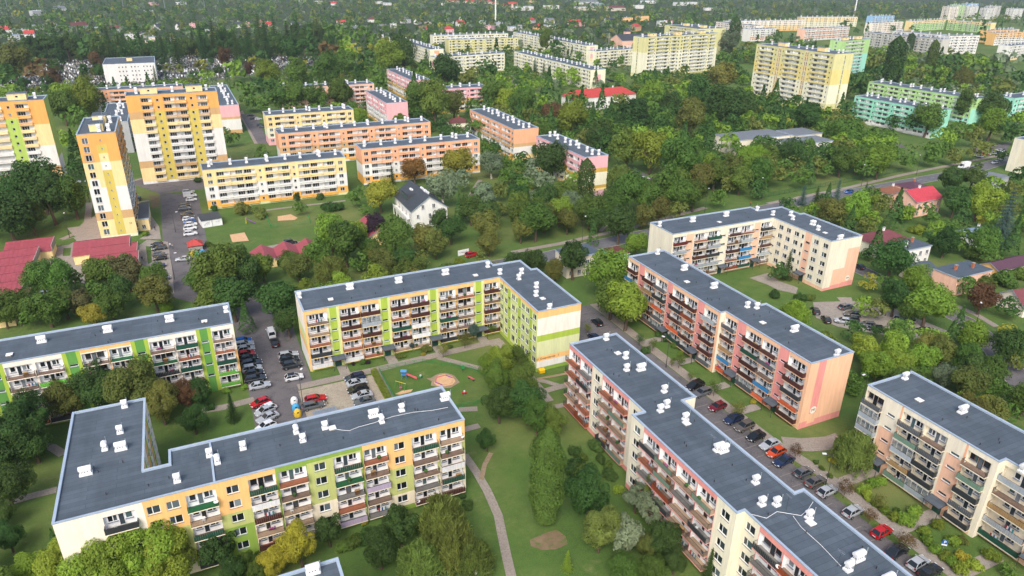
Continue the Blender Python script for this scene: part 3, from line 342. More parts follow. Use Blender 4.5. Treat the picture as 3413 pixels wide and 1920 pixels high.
STACKS = {'A': [('C', -33.2, 152.4), ('C', -21.4, 152.1), ('C', -9.7, 152.2), ('c', 1.6, 152.1), ('h', -38.2, 148.8), ('h', -3.0, 148.8)], 'B': [('c', -17.3, 120.1), ('c', -17.7, 112.2), ('c', -19.7, 108.3), ('C', -17.4, 107.3), ('C', -21.9, 102.8), ('c', -9.6, 95.5), ('c', -4.9, 99.9), ('c', -3.9, 97.6), ('c', 0.0, 99.7), ('c', 12.8, 99.9), ('h', 13.9, 99.3), ('C', 21.0, 100.0), ('c', 21.8, 97.8), ('c', 25.8, 99.7), ('C', 33.8, 99.9), ('c', 8.3, 100.6), ('c', 8.9, 97.9)], 'C': [('c', 17.5, 153.1), ('C', 29.2, 153.3), ('C', 40.8, 152.4), ('C', 52.8, 152.5), ('c', 64.3, 152.7), ('c', 65.3, 147.3), ('c', 70.4, 145.5), ('c', 68.2, 142.4), ('c', 70.0, 136.4), ('c', 67.8, 132.2), ('c', 67.4, 124.6), ('h', 23.8, 149.0), ('h', 59.3, 148.6), ('h', 68.4, 129.9)], 'D': [('c', 71.5, 107.3), ('c', 71.0, 99.3), ('c', 68.6, 95.3), ('C', 71.2, 94.3), ('c', 70.7, 86.2), ('c', 68.2, 82.1), ('c', 66.4, 81.4), ('c', 68.8, 77.6), ('h', 70.5, 101.3), ('h', 68.2, 76.5), ('C', 68.5, 68.7), ('C', 68.9, 68.1), ('c', 68.3, 60.2), ('c', 65.8, 56.2), ('c', 67.7, 55.3), ('c', 69.9, 51.4), ('h', 69.3, 50.5), ('C', 69.9, 43.1), ('c', 67.3, 42.4), ('C', 70.1, 38.9)], 'E': [('c', 109.5, 142.8), ('C', 109.3, 131.0), ('C', 109.0, 119.1), ('c', 108.9, 107.5), ('c', 110.5, 106.2), ('C', 110.0, 94.4), ('c', 110.0, 83.1), ('h', 105.0, 124.3), ('h', 106.4, 99.9)], 'F': [('c', 123.4, 161.3), ('C', 135.1, 160.7), ('C', 148.0, 160.8), ('c', 160.9, 161.2), ('h', 142.0, 156.7), ('c', 162.2, 155.8), ('c', 167.0, 153.2), ('c', 164.7, 150.0), ('c', 166.5, 144.2), ('c', 166.7, 143.6), ('c', 164.5, 139.8), ('h', 164.1, 136.8), ('C', 164.0, 131.3)], 'G': [('c', 114.7, 71.5), ('C', 114.2, 59.8), ('h', 110.5, 65.3), ('c', 107.5, 45.5)], 'H': [('C', 5.4, 69.8)]}

# ------------------------------------------------------------------ windows, balconies, roof stacks
def win_frame(w, h, lights, frame='white_frame', sill=True):
    b = MB(); t = .08
    b.box((0, -.03, 0), (w, .04, t), frame); b.box((0, -.03, h - t), (w, .04, h), frame)
    b.box((0, -.03, t), (t, .04, h - t), frame); b.box((w - t, -.03, t), (w, .04, h - t), frame)
    x = 0
    for f in lights[:-1]:
        x += f * w; b.box((x - t * .7, -.035, t), (x + t * .7, .035, h - t), frame)
    if sill: b.box((-.06, -.2, -.1), (w + .06, -.001, -.03), 'sill_grey')
    return b
def m_frame(w, h, lights, frame='white_frame', sill=True):
    return cached(('wf', w, h, tuple(lights), frame, sill), lambda: win_frame(w, h, lights, frame, sill).mesh('window'))
def m_pane(w, h):
    def f():
        b = MB(); b.box((0, 0, 0), (w, .012, h), 'glass', skip='n'); return b.mesh('pane')
    return cached(('pane', w, h), f)
def m_win1(w, h, lights, sill=True):
    def f():
        b = win_frame(w, h, lights, 'white_frame', sill); b.face([(.03, .0, .03), (w - .03, .0, .03), (w - .03, .0, h - .03), (.03, .0, h - .03)], 'glass'); return b.mesh('window')
    return cached(('w1', w, h, tuple(lights), sill), f)
def put_window(root, p, rz, w, h, lights, near, name='window', frame='white_frame', sill=True):
    w = round(w, 2); h = round(h, 2)
    if not near: return ob(name, m_win1(w, h, lights, sill), root, p, rz)
    o = ob(name, m_frame(w, h, lights, frame, sill), root, p, rz); x = 0
    for f in lights:
        pw = round(f * w - .1, 2); ob('pane', m_pane(pw, round(h - .12, 2)), o, (x + .05, 0, .06)); x += f * w
    return o
def m_slab(w, near):
    def f():
        b = MB()
        b.box((.03, -.9, -.17), (w - .03, 0.57 if near else .98, .0), 'paint_c', skip='t')
        b.face([(.03, -.9, .0), (w - .03, -.9, .0), (w - .03, 0.57, .0), (.03, 0.57, .0)], 'floor_tile')
        return b.mesh('balcony')
    return cached(('slab', w, near), f)
def m_rail(w, bars):
    def f():
        b = MB(); x0, x1 = .06, w - .06
        b.box((x0, -0.860, 1.0), (x1, -0.810, 1.05), 'rail_dark'); b.box((x0, -0.855, .1), (x1, -0.825, .13), 'rail_dark')
        for x in (x0, x1 - .04):
            b.box((x, -0.860, .002), (x + .04, -0.820, 1.0), 'rail_dark'); b.box((x, -0.820, .98), (x + .04, -.02, 1.02), 'rail_dark')
        n = int((x1 - x0) / .13) if bars else int((x1 - x0) / .9)
        for i in range(1, n):
            x = x0 + (x1 - x0) * i / n; b.box((x - .011, -0.852, .13), (x + .011, -.832, 1.0), 'rail_dark', skip='tb')
        if bars:
            for x in (x0 + .01, x1 - .03):
                for y in (-.74, -.62, -.5, -.38, -.26, -.14): b.box((x, y, .1), (x + .02, y + .02, .98), 'rail_dark', skip='tb')
        return b.mesh('railing')
    return cached(('rail', w, bars), f)
def m_panel(w, striped):
    def f():
        b = MB(); x0, x1 = .05, w - .05
        if striped:
            n = int((x1 - x0) / .3)
            for i in range(n):
                a = x0 + (x1 - x0) * i / n; b.box((a + .02, -0.895, .03), (a + (x1 - x0) / n - .03, -0.870, .97), 'panel_brown')
        else:
            b.box((x0, -0.895, -.02), (x1, -0.870, .98), 'panel_brown'); b.box((x0 - .02, -0.870, -.02), (x0 + .005, -.03, .98), 'panel_brown'); b.box((x1 - .005, -0.870, -.02), (x1 + .02, -.03, .98), 'panel_brown')
        return b.mesh('balcony_panel')
    return cached(('panel', w, striped), f)
def m_glaz(w, h):
    def f():
        b = MB(); x0, x1 = .06, w - .06; n = 4
        for i in range(n + 1):
            x = x0 + (x1 - x0) * i / n; b.box((x - .025, -0.850, 1.06), (x + .025, -0.810, h), 'white_frame')
        b.box((x0, -0.855, h - .06), (x1, -0.805, h), 'white_frame')
        for i in range(n):
            a = x0 + (x1 - x0) * i / n + .025; c = x0 + (x1 - x0) * (i + 1) / n - .025; b.face([(a, -0.830, 1.06), (c, -0.830, 1.06), (c, -0.830, h - .06), (a, -0.830, h - .06)], 'glazing')
        return b.mesh('balcony_glazing')
    return cached(('glaz', w, h), f)
def m_parapet(w):
    def f():
        b = MB(); x0, x1 = .02, w - .02
        b.box((x0, -.45, -.22), (x1, .95, -.02), 'paint_w')
        b.box((x0, -.52, -.24), (x1, -.45, .2), 'paint_w'); b.box((x0, -.55, .36), (x1, -.45, .98), 'paint_w')
        for x in (x0, (x0 + x1) / 2 - .04, x1 - .08): b.box((x, -.445, -.02), (x + .08, -.38, .95), 'concrete')
        for x in (x0, x1 - .06): b.box((x, -.45, .36), (x + .06, -.02, .96), 'paint_w')
        return b.mesh('balcony')
    return cached(('parapet', w), f)
def m_stack(kind):
    def f():
        b = MB(); W = {'c': .42, 'C': .85, 't': .46}[kind]; D = .36; k = 1.6 if kind == 't' else 1
        b.box((-W - .14, -D - .14, 0), (W + .14, D + .14, .3 * k), 'stack_white')
        b.box((-W + .03, -D + .03, .3 * k), (W - .03, D - .03, 1.0 * k), 'stack_white')
        b.box((-W - .1, -D - .1, 1.0 * k), (W + .1, D + .1, 1.38 * k), 'stack_white', skip='t')
        # shallow vaulted lid
        n = 6; pr = [(-(D + .1) + (2 * D + .2) * i / n, 1.38 * k + .2 * math.sin(math.pi * i / n)) for i in range(n + 1)]
        for i in range(n):
            (y0, z0), (y1, z1) = pr[i], pr[i + 1]; b.face([(-W - .1, y0, z0), (W + .1, y0, z0), (W + .1, y1, z1), (-W - .1, y1, z1)], 'stack_white')
        b.face([(W + .1, y, z) for y, z in pr], 'stack_white'); b.face([(-W - .1, y, z) for y, z in pr[::-1]], 'stack_white')
        for x in ([-.18, .18] if kind != 'C' else [-.5, -.1, .3]):
            b.box((x - .07, -D + .015, .55 * k), (x + .1, -D + .0299, .68 * k), 'black_slot'); b.box((-W + .015, x * .6 - .06, .55 * k), (-W + .0299, x * .6 + .06, .68 * k), 'black_slot')
        b.tube((W + .2, -D, 0), (W + .2, -D, 2.0 * k), .05, .05, 'steel', 6); b.tube((W + .2, -D, 2.0 * k), (W + .2, -D, 2.12 * k), .09, .09, 'steel', 6)
        b.box((W + .02, -D - .02, .8), (W + .2, -D + .02, .84), 'steel')
        return b.mesh('chimney')
    return cached(('stack', kind), f)
def m_hatch():
    def f():
        b = MB(); b.box((-.5, -.5, 0), (.5, .5, .22), 'concrete'); b.box((-.58, -.58, .22), (.58, .58, .3), 'stack_white'); return b.mesh('roof_hatch')
    return cached('hatch', f)
def m_vent():
    def f():
        b = MB(); b.tube((0, 0, 0), (0, 0, .34), .06, .06, 'rail_dark', 6); b.tube((0, 0, .34), (0, 0, .42), .11, .09, 'rail_dark', 6); return b.mesh('roof_vent')
    return cached('vent', f)
def m_canopy():
    def f():
        b = MB(); b.face([(-1.5, -2.2, 2.75), (1.5, -2.2, 2.75), (1.5, 0, 3.0), (-1.5, 0, 3.0)], 'felt'); b.face([(-1.5, -2.2, 2.6), (-1.5, 0, 2.85), (1.5, 0, 2.85), (1.5, -2.2, 2.6)], 'rail_dark')
        for q in ([(-1.5, -2.2, 2.6), (1.5, -2.2, 2.6), (1.5, -2.2, 2.75), (-1.5, -2.2, 2.75)], [(-1.5, 0, 2.85), (-1.5, -2.2, 2.6), (-1.5, -2.2, 2.75), (-1.5, 0, 3.0)], [(1.5, -2.2, 2.6), (1.5, 0, 2.85), (1.5, 0, 3.0), (1.5, -2.2, 2.75)]): b.face(q, 'panel_brown')
        for x in (-1.38, 1.38): b.tube((x, -2.0, 0), (x, -2.0, 2.62), .05, .05, 'rail_dark', 6)
        return b.mesh('entrance_canopy')
    return cached('canopy', f)
def m_door():
    def f():
        b = MB(); b.box((-.75, -.06, 0), (.75, .02, 2.3), 'panel_green'); b.box((-.6, -.075, 1.1), (-.08, -.06, 2.1), 'glass'); b.box((.08, -.075, 1.1), (.6, -.06, 2.1), 'glass'); return b.mesh('door')
    return cached('door', f)
def offset_poly(P, d):
    """move every edge of a CCW polygon outwards by d"""
    n = len(P); o = []
    for i in range(n):
        a, b, c = Vector(P[i - 1]), Vector(P[i]), Vector(P[(i + 1) % n]); e, f = (b - a).normalized(), (c - b).normalized()
        n1, n2 = Vector((e.y, -e.x)), Vector((f.y, -f.x)); k = n1 + n2; k /= max(.3, k.dot(n1)); o.append(tuple(b + k * d))
    return o
SPOTS = []     # balconies, for the small things standing on them
PAL = {
    'C': [('bars', 0, 'tile'), ('bars', 0, 'terracotta'), ('bars', 0, 'beige'), ('bars', 0, 'tile'), ('solid', 'brown', 'tile'), ('solid', 'brown', 'tile'), ('solid', 'charcoal', 'grey'), ('solid', 'green', 'tile'), ('solid', 'white', 'tile'), ('glazed', 'silver', 'grey')],
    'A': [('bars', 0, 'tile'), ('bars', 0, 'green'), ('bars', 0, 'terracotta'), ('bars', 0, 'beige'), ('bars', 0, 'tile'), ('solid', 'green', 'tile'), ('striped', 'charcoal', 'grey'), ('striped', 'lime', 'tile')],
    'B': [('bars', 0, 'terracotta'), ('bars', 0, 'tile'), ('bars', 0, 'green'), ('bars', 0, 'beige'), ('bars', 0, 'beige'), ('bars', 0, 'grey'), ('bars', 0, 'tile'), ('solid', 'charcoal', 'grey'), ('solid', 'white', 'tile'), ('solid', 'lilac', 'grey'), ('striped', 'green', 'tile'), ('striped', 'brown', 'tile'), ('bars', 0, 'terracotta')],
    'D': [('bars', 0, 'terracotta'), ('bars', 0, 'beige'), ('bars', 0, 'tile'), ('bars', 0, 'beige'), ('bars', 0, 'grey'), ('bars', 0, 'terracotta'), ('solid', 'rust', 'tile'), ('striped', 'charcoal', 'grey'), ('striped', 'sage', 'beige'), ('bars', 0, 'beige')],
    'E': [('striped', 'brown', 'tile'), ('solid', 'brown', 'tile'), ('striped', 'grey', 'grey'), ('solid', 'charcoal', 'grey'), ('striped', 'brown', 'tile'), ('striped', 'tan', 'tile'), ('solid', 'brown', 'tile'), ('striped', 'silver', 'grey'), ('bars', 0, 'tile'), ('bars', 0, 'terracotta'), ('solid', 'green', 'tile'), ('striped', 'orange', 'tile'), ('striped', 'blue', 'grey'), ('glazed', 'grey', 'grey'), ('striped', 'rust', 'tile')],
    'F': [('solid', 'wine', 'tile'), ('striped', 'brown', 'tile'), ('solid', 'charcoal', 'grey'), ('striped', 'brown', 'tile'), ('striped', 'tan', 'tile'), ('solid', 'green', 'grey'), ('striped', 'rust', 'tile'), ('striped', 'silver', 'grey'), ('bars', 0, 'terracotta'), ('bars', 0, 'tile'), ('solid', 'blue', 'tile'), ('solid', 'brown', 'tile')],
    'G': [('striped', 'brown', 'tile'), ('solid', 'charcoal', 'grey'), ('striped', 'grey', 'grey'), ('solid', 'silver', 'grey'), ('striped', 'tan', 'tile'), ('glazed', 'silver', 'grey'), ('bars', 0, 'green'), ('bars', 0, 'beige'), ('bars', 0, 'tile'), ('striped', 'silver', 'tile'), ('solid', 'sage', 'tile')]}
class Block:
    def __init__(s, name, label, poly, H, floors, pal=None, plinth=1.0, top=.9, near=False, cat='apartment block'):
        s.o = poly[0]; s.P = [(x - s.o[0], y - s.o[1]) for x, y in poly]; s.H = H; s.fl = floors; s.zb = plinth; s.fh = (H - plinth - top) / floors
        s.near = near; s.pal = pal; s.w = MB(); s.root = thing(name, label, cat, (s.o[0], s.o[1], 0)); s.label = label; s.rnd = random.Random(label)
    def facade(s, e, tokens, dflt='ccccccc', fascia='c', inner='loggia_white'):
        near, fh, zb, H, w = s.near, s.fh, s.zb, s.H, s.w
        a, b = Vector(s.P[e]), Vector(s.P[(e + 1) % len(s.P)]); L = (b - a).length; d = (b - a) / L; n = Vector((d.y, -d.x)); rz = math.atan2(d.y, d.x)
        P = lambda q, k, z: (a.x + d.x * q + n.x * k, a.y + d.y * q + n.y * k, z)
        def quad(q0, q1, z0, z1, m, k=0):
            if q1 - q0 > .002 and z1 - z0 > .002: w.face([P(q0, k, z0), P(q1, k, z0), P(q1, k, z1), P(q0, k, z1)], m)
        def hole(q0, q1, z0, z1, a0, a1, b0, b1, dep, m, inn, back=None):
            quad(q0, a0, z0, z1, m); quad(a1, q1, z0, z1, m); quad(a0, a1, z0, b0, m); quad(a0, a1, b1, z1, m)
            w.face([P(a0, 0, b0), P(a0, -dep, b0), P(a0, -dep, b1), P(a0, 0, b1)], inn); w.face([P(a1, -dep, b0), P(a1, 0, b0), P(a1, 0, b1), P(a1, -dep, b1)], inn)
            w.face([P(a0, 0, b0), P(a1, 0, b0), P(a1, -dep, b0), P(a0, -dep, b0)], inn); w.face([P(a0, -dep, b1), P(a1, -dep, b1), P(a1, 0, b1), P(a0, 0, b1)], inn)
            if back: quad(a0, a1, b0, b1, back, -dep)
        cols = []
        for t in tokens.split():
            body, _, cl = t.partition(':'); cols.append((body[0], float(body[1:]), cl or dflt))
        k = L / sum(c[1] for c in cols); q = 0
        for ci, (ty, wd, cl) in enumerate(cols):
            q0, q1 = q, q + wd * k; q = q1; W = q1 - q0
            if '@' in cl:                 # free bands: @frac+colour...
                z = 0
                bs = cl[1:].split(',')
                for bnd in bs:
                    z1 = float(bnd[1:]) * H if bnd is not bs[-1] else H - .12; quad(q0, q1, z, z1, 'paint_' + bnd[0]); z = z1
                continue
            if len(cl) == 1: cl = cl * (s.fl + 2)
            c = lambda i: 'paint_' + cl[min(i, len(cl) - 1)]
            quad(q0, q1, 0, zb, c(0)); quad(q0, q1, zb + s.fl * fh, H - .12, c(s.fl + 1))
            if ty == 'x':
                i = 0
                while i < s.fl:
                    j = i
                    while j + 1 < s.fl and c(j + 2) == c(i + 1): j += 1
                    quad(q0, q1, zb + i * fh, zb + (j + 1) * fh, c(i + 1)); i = j + 1
                continue
            for i in range(s.fl):
                z0 = zb + i * fh; z1 = z0 + fh; m = c(i + 1)
                if ty in 'WwVsSEnTX':
                    ww, hh, sl, lights = {'W': (min(1.75, W - .4), 1.4, .85, [.42, .58]), 'w': (min(.85, W - .3), 1.35, .85, [1]), 'V': (min(2.1, W - .4), 1.45, .8, [.34, .33, .33]), 's': (.95, 1.0, .95, [1]), 'n': (.5, .5, 1.2, [1]),
                                          'S': (min(1.55, W - .12), .55, .1, [1]), 'E': (min(1.55, W - .12), .55, .1, [1]), 'X': (1.7, 1.9, .5, [.5, .5]), 'T': (min(.9, W - .2), fh - .5, .25, [.5, .5])}[ty]
                    if ty in 'SE' and i == 0:
                        quad(q0, q1, z0, z1, m)
                        if ty == 'E':
                            ob('entrance_canopy', m_canopy(), s.root, P((q0 + q1) / 2, .01, 0), rz); ob('door', m_door(), s.root, P((q0 + q1) / 2, .03, .05), rz)
                        continue
                    a0 = (q0 + q1 - ww) / 2; hole(q0, q1, z0, z1, a0, a0 + ww, z0 + sl, z0 + sl + hh, .16, m, m)
                    put_window(s.root, P(a0, -.12, z0 + sl), rz, ww, hh, lights, near and ty != 'n', frame='brown_frame' if near and s.rnd.random() < .05 else 'white_frame')
                elif ty == 'B':
                    hole(q0, q1, z0, z1, q0 + .12, q1 - .12, z0, z1 - .26, .6, m, inner, inner)
                    bw = round(W, 1); st, pn, fl = s.rnd.choice(PAL[s.pal])
                    if i == 0 and st == 'bars' and s.rnd.random() < .6: st, pn = 'solid', s.rnd.choice(['charcoal', 'brown', 'green'])
                    bo = ob('balcony', m_slab(bw, True), s.root, P(q0, 0, z0 + .004), rz, (W / bw, 1, 1)); slot_override(bo, ['paint_' + fascia, 'floor_' + fl])
                    ob('railing', m_rail(bw, st == 'bars'), bo)
                    if st != 'bars':
                        po = ob('balcony_panel', m_panel(bw, st == 'striped'), bo); slot_override(po, ['panel_' + pn])
                    if st == 'glazed': ob('balcony_glazing', m_glaz(bw, round(fh - .3, 2)), bo)
                    g = (W - .24 - 3.3) / 2 + .12; flip = (ci + i // 5) % 2
                    x1, x2, x3 = (g, g + 1.35, g + 2.25) if flip else (g, g + 1.1, g + 2.0)
                    fr = 'brown_frame' if s.rnd.random() < .08 else 'white_frame'
                    put_window(s.root, P(q0 + x1, -.55, z0 + 1.0), rz, 1.25 if flip else .92, 1.12, [.55, .45] if flip else [1], True, frame=fr)
                    do = put_window(s.root, P(q0 + x2, -.55, z0 + .06), rz, .78, 2.06, [1], True, 'balcony_door', fr, False)
                    put_window(s.root, P(q0 + x3, -.55, z0 + 1.0), rz, .92 if flip else 1.25, 1.12, [1] if flip else [.6, .4], True, frame=fr)
                    wp = P(q0, 0, z0); SPOTS.append((s, e, ci, i, (wp[0] + s.o[0], wp[1] + s.o[1], z0), rz, W, st))
                elif ty == 'L':
                    hole(q0, q1, z0, z1, q0 + .1, q1 - .1, z0, z1 - .32, 1.0, m, inner, inner)
                    bw = round(W, 1); bo = ob('balcony', m_parapet(bw), s.root, P(q0, 0, z0 + .02), rz, (W / bw, 1, 1)); slot_override(bo, [m, 'concrete'])
                    ww = min(2.5, W - .8); a0 = q0 + (.35 if ci % 2 else W - ww - .35)
                    put_window(s.root, P(a0, -.95, z0 + .75), rz, ww, 1.45, [.36, .32, .32], False, sill=False)
    def finish(s, stacks=(), hatches=0, plain='c', done=()):
        H, w = s.H, s.w
        for e in range(len(s.P)):
            if e in done: continue
            a, b = s.P[e], s.P[(e + 1) % len(s.P)]; w.face([(a[0], a[1], 0), (b[0], b[1], 0), (b[0], b[1], H - .12), (a[0], a[1], H - .12)], 'paint_' + plain)
        ob('wall', w.mesh('wall'), s.root)
        r = MB(); inn = offset_poly(s.P, -.3); out = offset_poly(s.P, .07); n = len(s.P); zd = H - .34
        r.face([(x, y, zd) for x, y in inn], 'felt'); ro = ob('roof', r.mesh('roof'), s.root)
        cp = MB()
        for i in range(n):
            j = (i + 1) % n; A, B, C, D = out[i], out[j], inn[j], inn[i]
            cp.face([(*A, H), (*B, H), (*C, H - .03), (*D, H - .03)], 'coping'); cp.face([(*A, H - .16), (*B, H - .16), (*B, H), (*A, H)], 'coping'); cp.face([(*D, H - .03), (*C, H - .03), (*C, zd), (*D, zd)], 'coping')
            cp.face([(*s.P[i], H - .16), (*s.P[j], H - .16), (*B, H - .16), (*A, H - .16)], 'coping')
        ob('parapet_coping', cp.mesh('parapet_coping'), ro)
        s.ro = ro; s.zd = zd
        for k, x, y in stacks:
            lx, ly = x - s.o[0], y - s.o[1]
            if k == 'h': ob('roof_hatch', m_hatch(), ro, (lx, ly, zd))
            else: ob('chimney', m_stack(k), ro, (lx, ly, zd), s.rnd.choice([0, 0, 0, math.pi / 2]) if k == 'c' else 0, (.88, .88, .95))
        return s
    def vents(s, n):
        xs = [p[0] for p in s.P]; ys = [p[1] for p in s.P]
        for _ in range(n):
            x, y = s.rnd.uniform(min(xs), max(xs)), s.rnd.uniform(min(ys), max(ys))
            if inside(x, y, offset_poly(s.P, -1.2)): ob('roof_vent', m_vent(), s.ro, (x, y, s.zd))
def inside(x, y, P):
    c = False; n = len(P)
    for i in range(n):
        (x0, y0), (x1, y1) = P[i], P[(i + 1) % n]
        if (y0 > y) != (y1 > y) and x < (x1 - x0) * (y - y0) / (y1 - y0) + x0: c = not c
    return c
def rect(x0, y0, x1, y1): return [(x0, y0), (x1, y0), (x1, y1), (x0, y1)]
def turned(x, y, L, D, az):
    c, s_ = math.cos(R(az)), math.sin(R(az)); return [(round(x + u * c - v * s_, 2), round(y + u * s_ + v * c, 2)) for u, v in ((0, 0), (L, 0), (L, D), (0, D))]
FOOT = []      # footprints, so that nothing grows inside a house
def text_mesh(txt, size, m):
    if ('txt', txt, size) in CACHE: return CACHE[('txt', txt, size)]
    cu = bpy.data.curves.new('lettering', 'FONT'); cu.body = txt; cu.size = size; cu.extrude = .01; cu.align_x = 'CENTER'; cu.align_y = 'CENTER'; cu.materials.append(M[m])
    t = bpy.data.objects.new('lettering_curve', cu); COL.objects.link(t); dg = bpy.context.evaluated_depsgraph_get(); me = bpy.data.meshes.new_from_object(t.evaluated_get(dg)); bpy.data.objects.remove(t); CACHE[('txt', txt, size)] = me; return me
def lettering(txt, parent, loc, rot, size, m='rail_dark'):
    o = bpy.data.objects.new('lettering', text_mesh(txt, size, m)); COL.objects.link(o); o.parent = parent; o.location = loc; o.rotation_euler = rot; return o

for nm, h in dict(bin_green='#3f9a4c', bin_blue='#4aa0cf', bin_yellow='#d9b53a', bin_white='#e2e4e2', play_red='#c9696b', play_blue='#4d86b8', play_green='#3f9a3a', play_yellow='#d8c23a', fence_green='#2f8a4a', grit='#e3b51e', sign_blue='#1f5fae', purple='#8a4a9a', pink='#d8509a', jacket='#2c3340', skin='#b98a6a', denim='#3a4a66', coat='#9a9488', plantgreen='#3f6a2a', plastic='#e0e0dc', wicker='#7a5a3a', cloth_red='#b02a2e', cloth_blue='#2f5a9a', cloth_white='#e4e2de', teal='#2a9aa0').items(): mat(nm, h, rough=.6, var=.08)
# people: one skinned figure, walking, dressed by height
def person_mesh(pose, top, legs, hair):
    st = .22 if pose else .08
    V = [(0, 0, .95), (0, .02, 1.18), (0, .02, 1.42), (0, .0, 1.53), (0, -.01, 1.66), (.1, 0, .9), (.11, -st, .5), (.11, -st * .8, .08), (.11, -st - .14, .04), (-.1, 0, .9), (-.11, st, .5), (-.11, st * 1.5, .1), (-.11, st * 1.3 - .1, .04), (.2, .02, 1.4), (.26, .1, 1.12), (.27, 0, .88), (-.2, .02, 1.4), (-.26, -.06, 1.12), (-.27, -.18, .9), (0, -.01, 1.74)]
    E_ = [(0, 1), (1, 2), (2, 3), (3, 4), (4, 19), (0, 5), (5, 6), (6, 7), (7, 8), (0, 9), (9, 10), (10, 11), (11, 12), (2, 13), (13, 14), (14, 15), (2, 16), (16, 17), (17, 18)]
    Rr = [.15, .14, .16, .06, .1, .1, .07, .05, .045, .1, .07, .05, .045, .075, .055, .045, .075, .055, .045, .085]
    me = bpy.data.meshes.new('body'); me.from_pydata(V, E_, []); o = bpy.data.objects.new('tmp', me); COL.objects.link(o); sk = o.modifiers.new('s', 'SKIN'); o.modifiers.new('u', 'SUBSURF').levels = 1
    for i, r in enumerate(Rr): me.skin_vertices[0].data[i].radius = (r, r * .8)
    me.skin_vertices[0].data[0].use_root = True
    dg = bpy.context.evaluated_depsgraph_get(); ev = bpy.data.meshes.new_from_object(o.evaluated_get(dg)); bpy.data.objects.remove(o)
    for n_ in (top, legs, 'skin', hair, 'rail_dark'): ev.materials.append(M[n_])
    for p in ev.polygons:
        z = p.center.z; p.use_smooth = True; p.material_index = 4 if z < .1 else 1 if z < .93 and abs(p.center.x) < .22 else 2 if z < .93 else 0 if z < 1.5 else 3 if (z > 1.72 or p.center.y > .04) else 2
    return ev
PEOPLE = {k: person_mesh(1, k[0], k[1], 'wicker') for k in (('jacket', 'denim'), ('jacket', 'rail_dark'), ('coat', 'coat'), ('cloth_white', 'denim'), ('coat', 'jacket'), ('rail_dark', 'rail_dark'), ('cloth_red', 'jacket'))}
for t_, s_, m_ in (('ul. Gospodarcza   1', .75, 'rail_dark'), ('243', .8, 'rail_dark'), ('244', .8, 'rail_dark'), ('33', .9, 'rail_dark'), ('ARUS', 3.2, 'rail_dark'), ('P', .75, 'stack_white')): text_mesh(t_, s_, m_)

# ------------------------------------------------------------------ the ground, roads and paths
def struct(name, me, loc=(0, 0, 0)):
    o = ob(name, me, None, loc); o['kind'] = 'structure'; return o
def sheet(name, pts, z, m):
    b = MB(); b.face([(x, y, z) for x, y in pts], m); me = b.mesh(name)
    if me.polygons[0].normal.z < 0: me.flip_normals()
    return struct(name, me)
def strip(name, pts, wd, z, m, kerb=False):
    b = MB(); P = [Vector(p) for p in pts]; Ls, Rs = [], []
    for i, p in enumerate(P):
        d = (P[min(i + 1, len(P) - 1)] - P[max(i - 1, 0)]).normalized(); n = Vector((-d.y, d.x)) * wd / 2; Ls.append(p + n); Rs.append(p - n)
    for i in range(len(P) - 1):
        b.face([(*Rs[i], z), (*Rs[i + 1], z), (*Ls[i + 1], z), (*Ls[i], z)], m)
    o = struct(name, b.mesh(name))
    if kerb:
        k = MB()
        for S, sg in ((Ls, 1), (Rs, -1)):
            for i in range(len(S) - 1):
                d = (S[i + 1] - S[i]).normalized(); n = Vector((-d.y, d.x)) * .15 * sg; q = [S[i], S[i + 1], S[i + 1] + n, S[i] + n]
                if sg < 0: q = q[::-1]
                if sg > 0: q = q
                k.face([(*p, .12) for p in q], 'concrete')
                for a, c in ((0, 1), (1, 2), (2, 3), (3, 0)): k.face([(*q[a], 0), (*q[c], 0), (*q[c], .12), (*q[a], .12)], 'concrete')
        ko = struct('kerb', k.mesh('kerb'))
    return o
sheet('ground', [(-3500, -600), (5200, -600), (5200, 5200), (-3500, 5200)], 0, 'grass')
strip('main_street', [(60, 186), (101, 186.5), (123, 189.5), (181, 195.5), (225, 198.5), (262, 200), (330, 203), (359, 208.5), (420, 216), (520, 225)], 7.5, .03, 'main_road', True)
strip('side_street', [(184.5, 190), (184, 139), (180.5, 101), (176, 92), (164, 77), (150, 60)], 6, .028, 'asphalt', True)
sheet('estate_road', [(-13.5, 310), (-3.5, 305), (0.5, 300), (.5, 234), (-4, 228), (-3.5, 208), (17, 186), (16.6, 140), (13, 138), (13, 118), (2.8, 118), (3.2, 145), (3.2, 184), (-12.5, 203)], .02, 'asphalt')
sheet('estate_road', [(-22, 338), (60, 330), (60, 324), (-3, 310), (-13.5, 310), (-24, 330)], .022, 'asphalt')
sheet('car_park', [(13, 122.5), (30.2, 122.5), (30.2, 138), (13, 138)], .03, 'gravel')
strip('path', [(30.9, 122), (30.9, 139.5)], 1.3, .034, 'paving')
strip('path', [(13.2, 139.6), (30, 139.9), (45, 140.6), (63, 141.2)], 2.4, .038, 'path')
strip('path', [(62.3, 141), (62, 122), (61.5, 112)], 1.8, .04, 'path')
for x in (24, 35.4, 47.2, 58.9): strip('path', [(x, 145.5), (x, 140.6)], 2.3, .044, 'paving')
sheet('car_park', [(84.5, 150), (93.5, 150), (93.5, 12), (84.5, 12)], .02, 'asphalt')
sheet('car_park', [(76.2, 160), (84.6, 160), (84.6, 12), (76.2, 12)], .024, 'asphalt')
strip('path', [(95, 150), (95, 82), (96.5, 70), (96.5, 20)], 2.6, .03, 'path')
for y in (138, 125.7, 114, 101.8, 92.3): strip('path', [(101.2, y), (95, y)], 2.2, .036, 'paving')
for y in (67, 54.5, 44): strip('path', [(106.2, y), (96, y)], 2.4, .036, 'paving')
for nm, pts in (('concrete_strip', [(8, 145), (16.5, 145)]),): pass
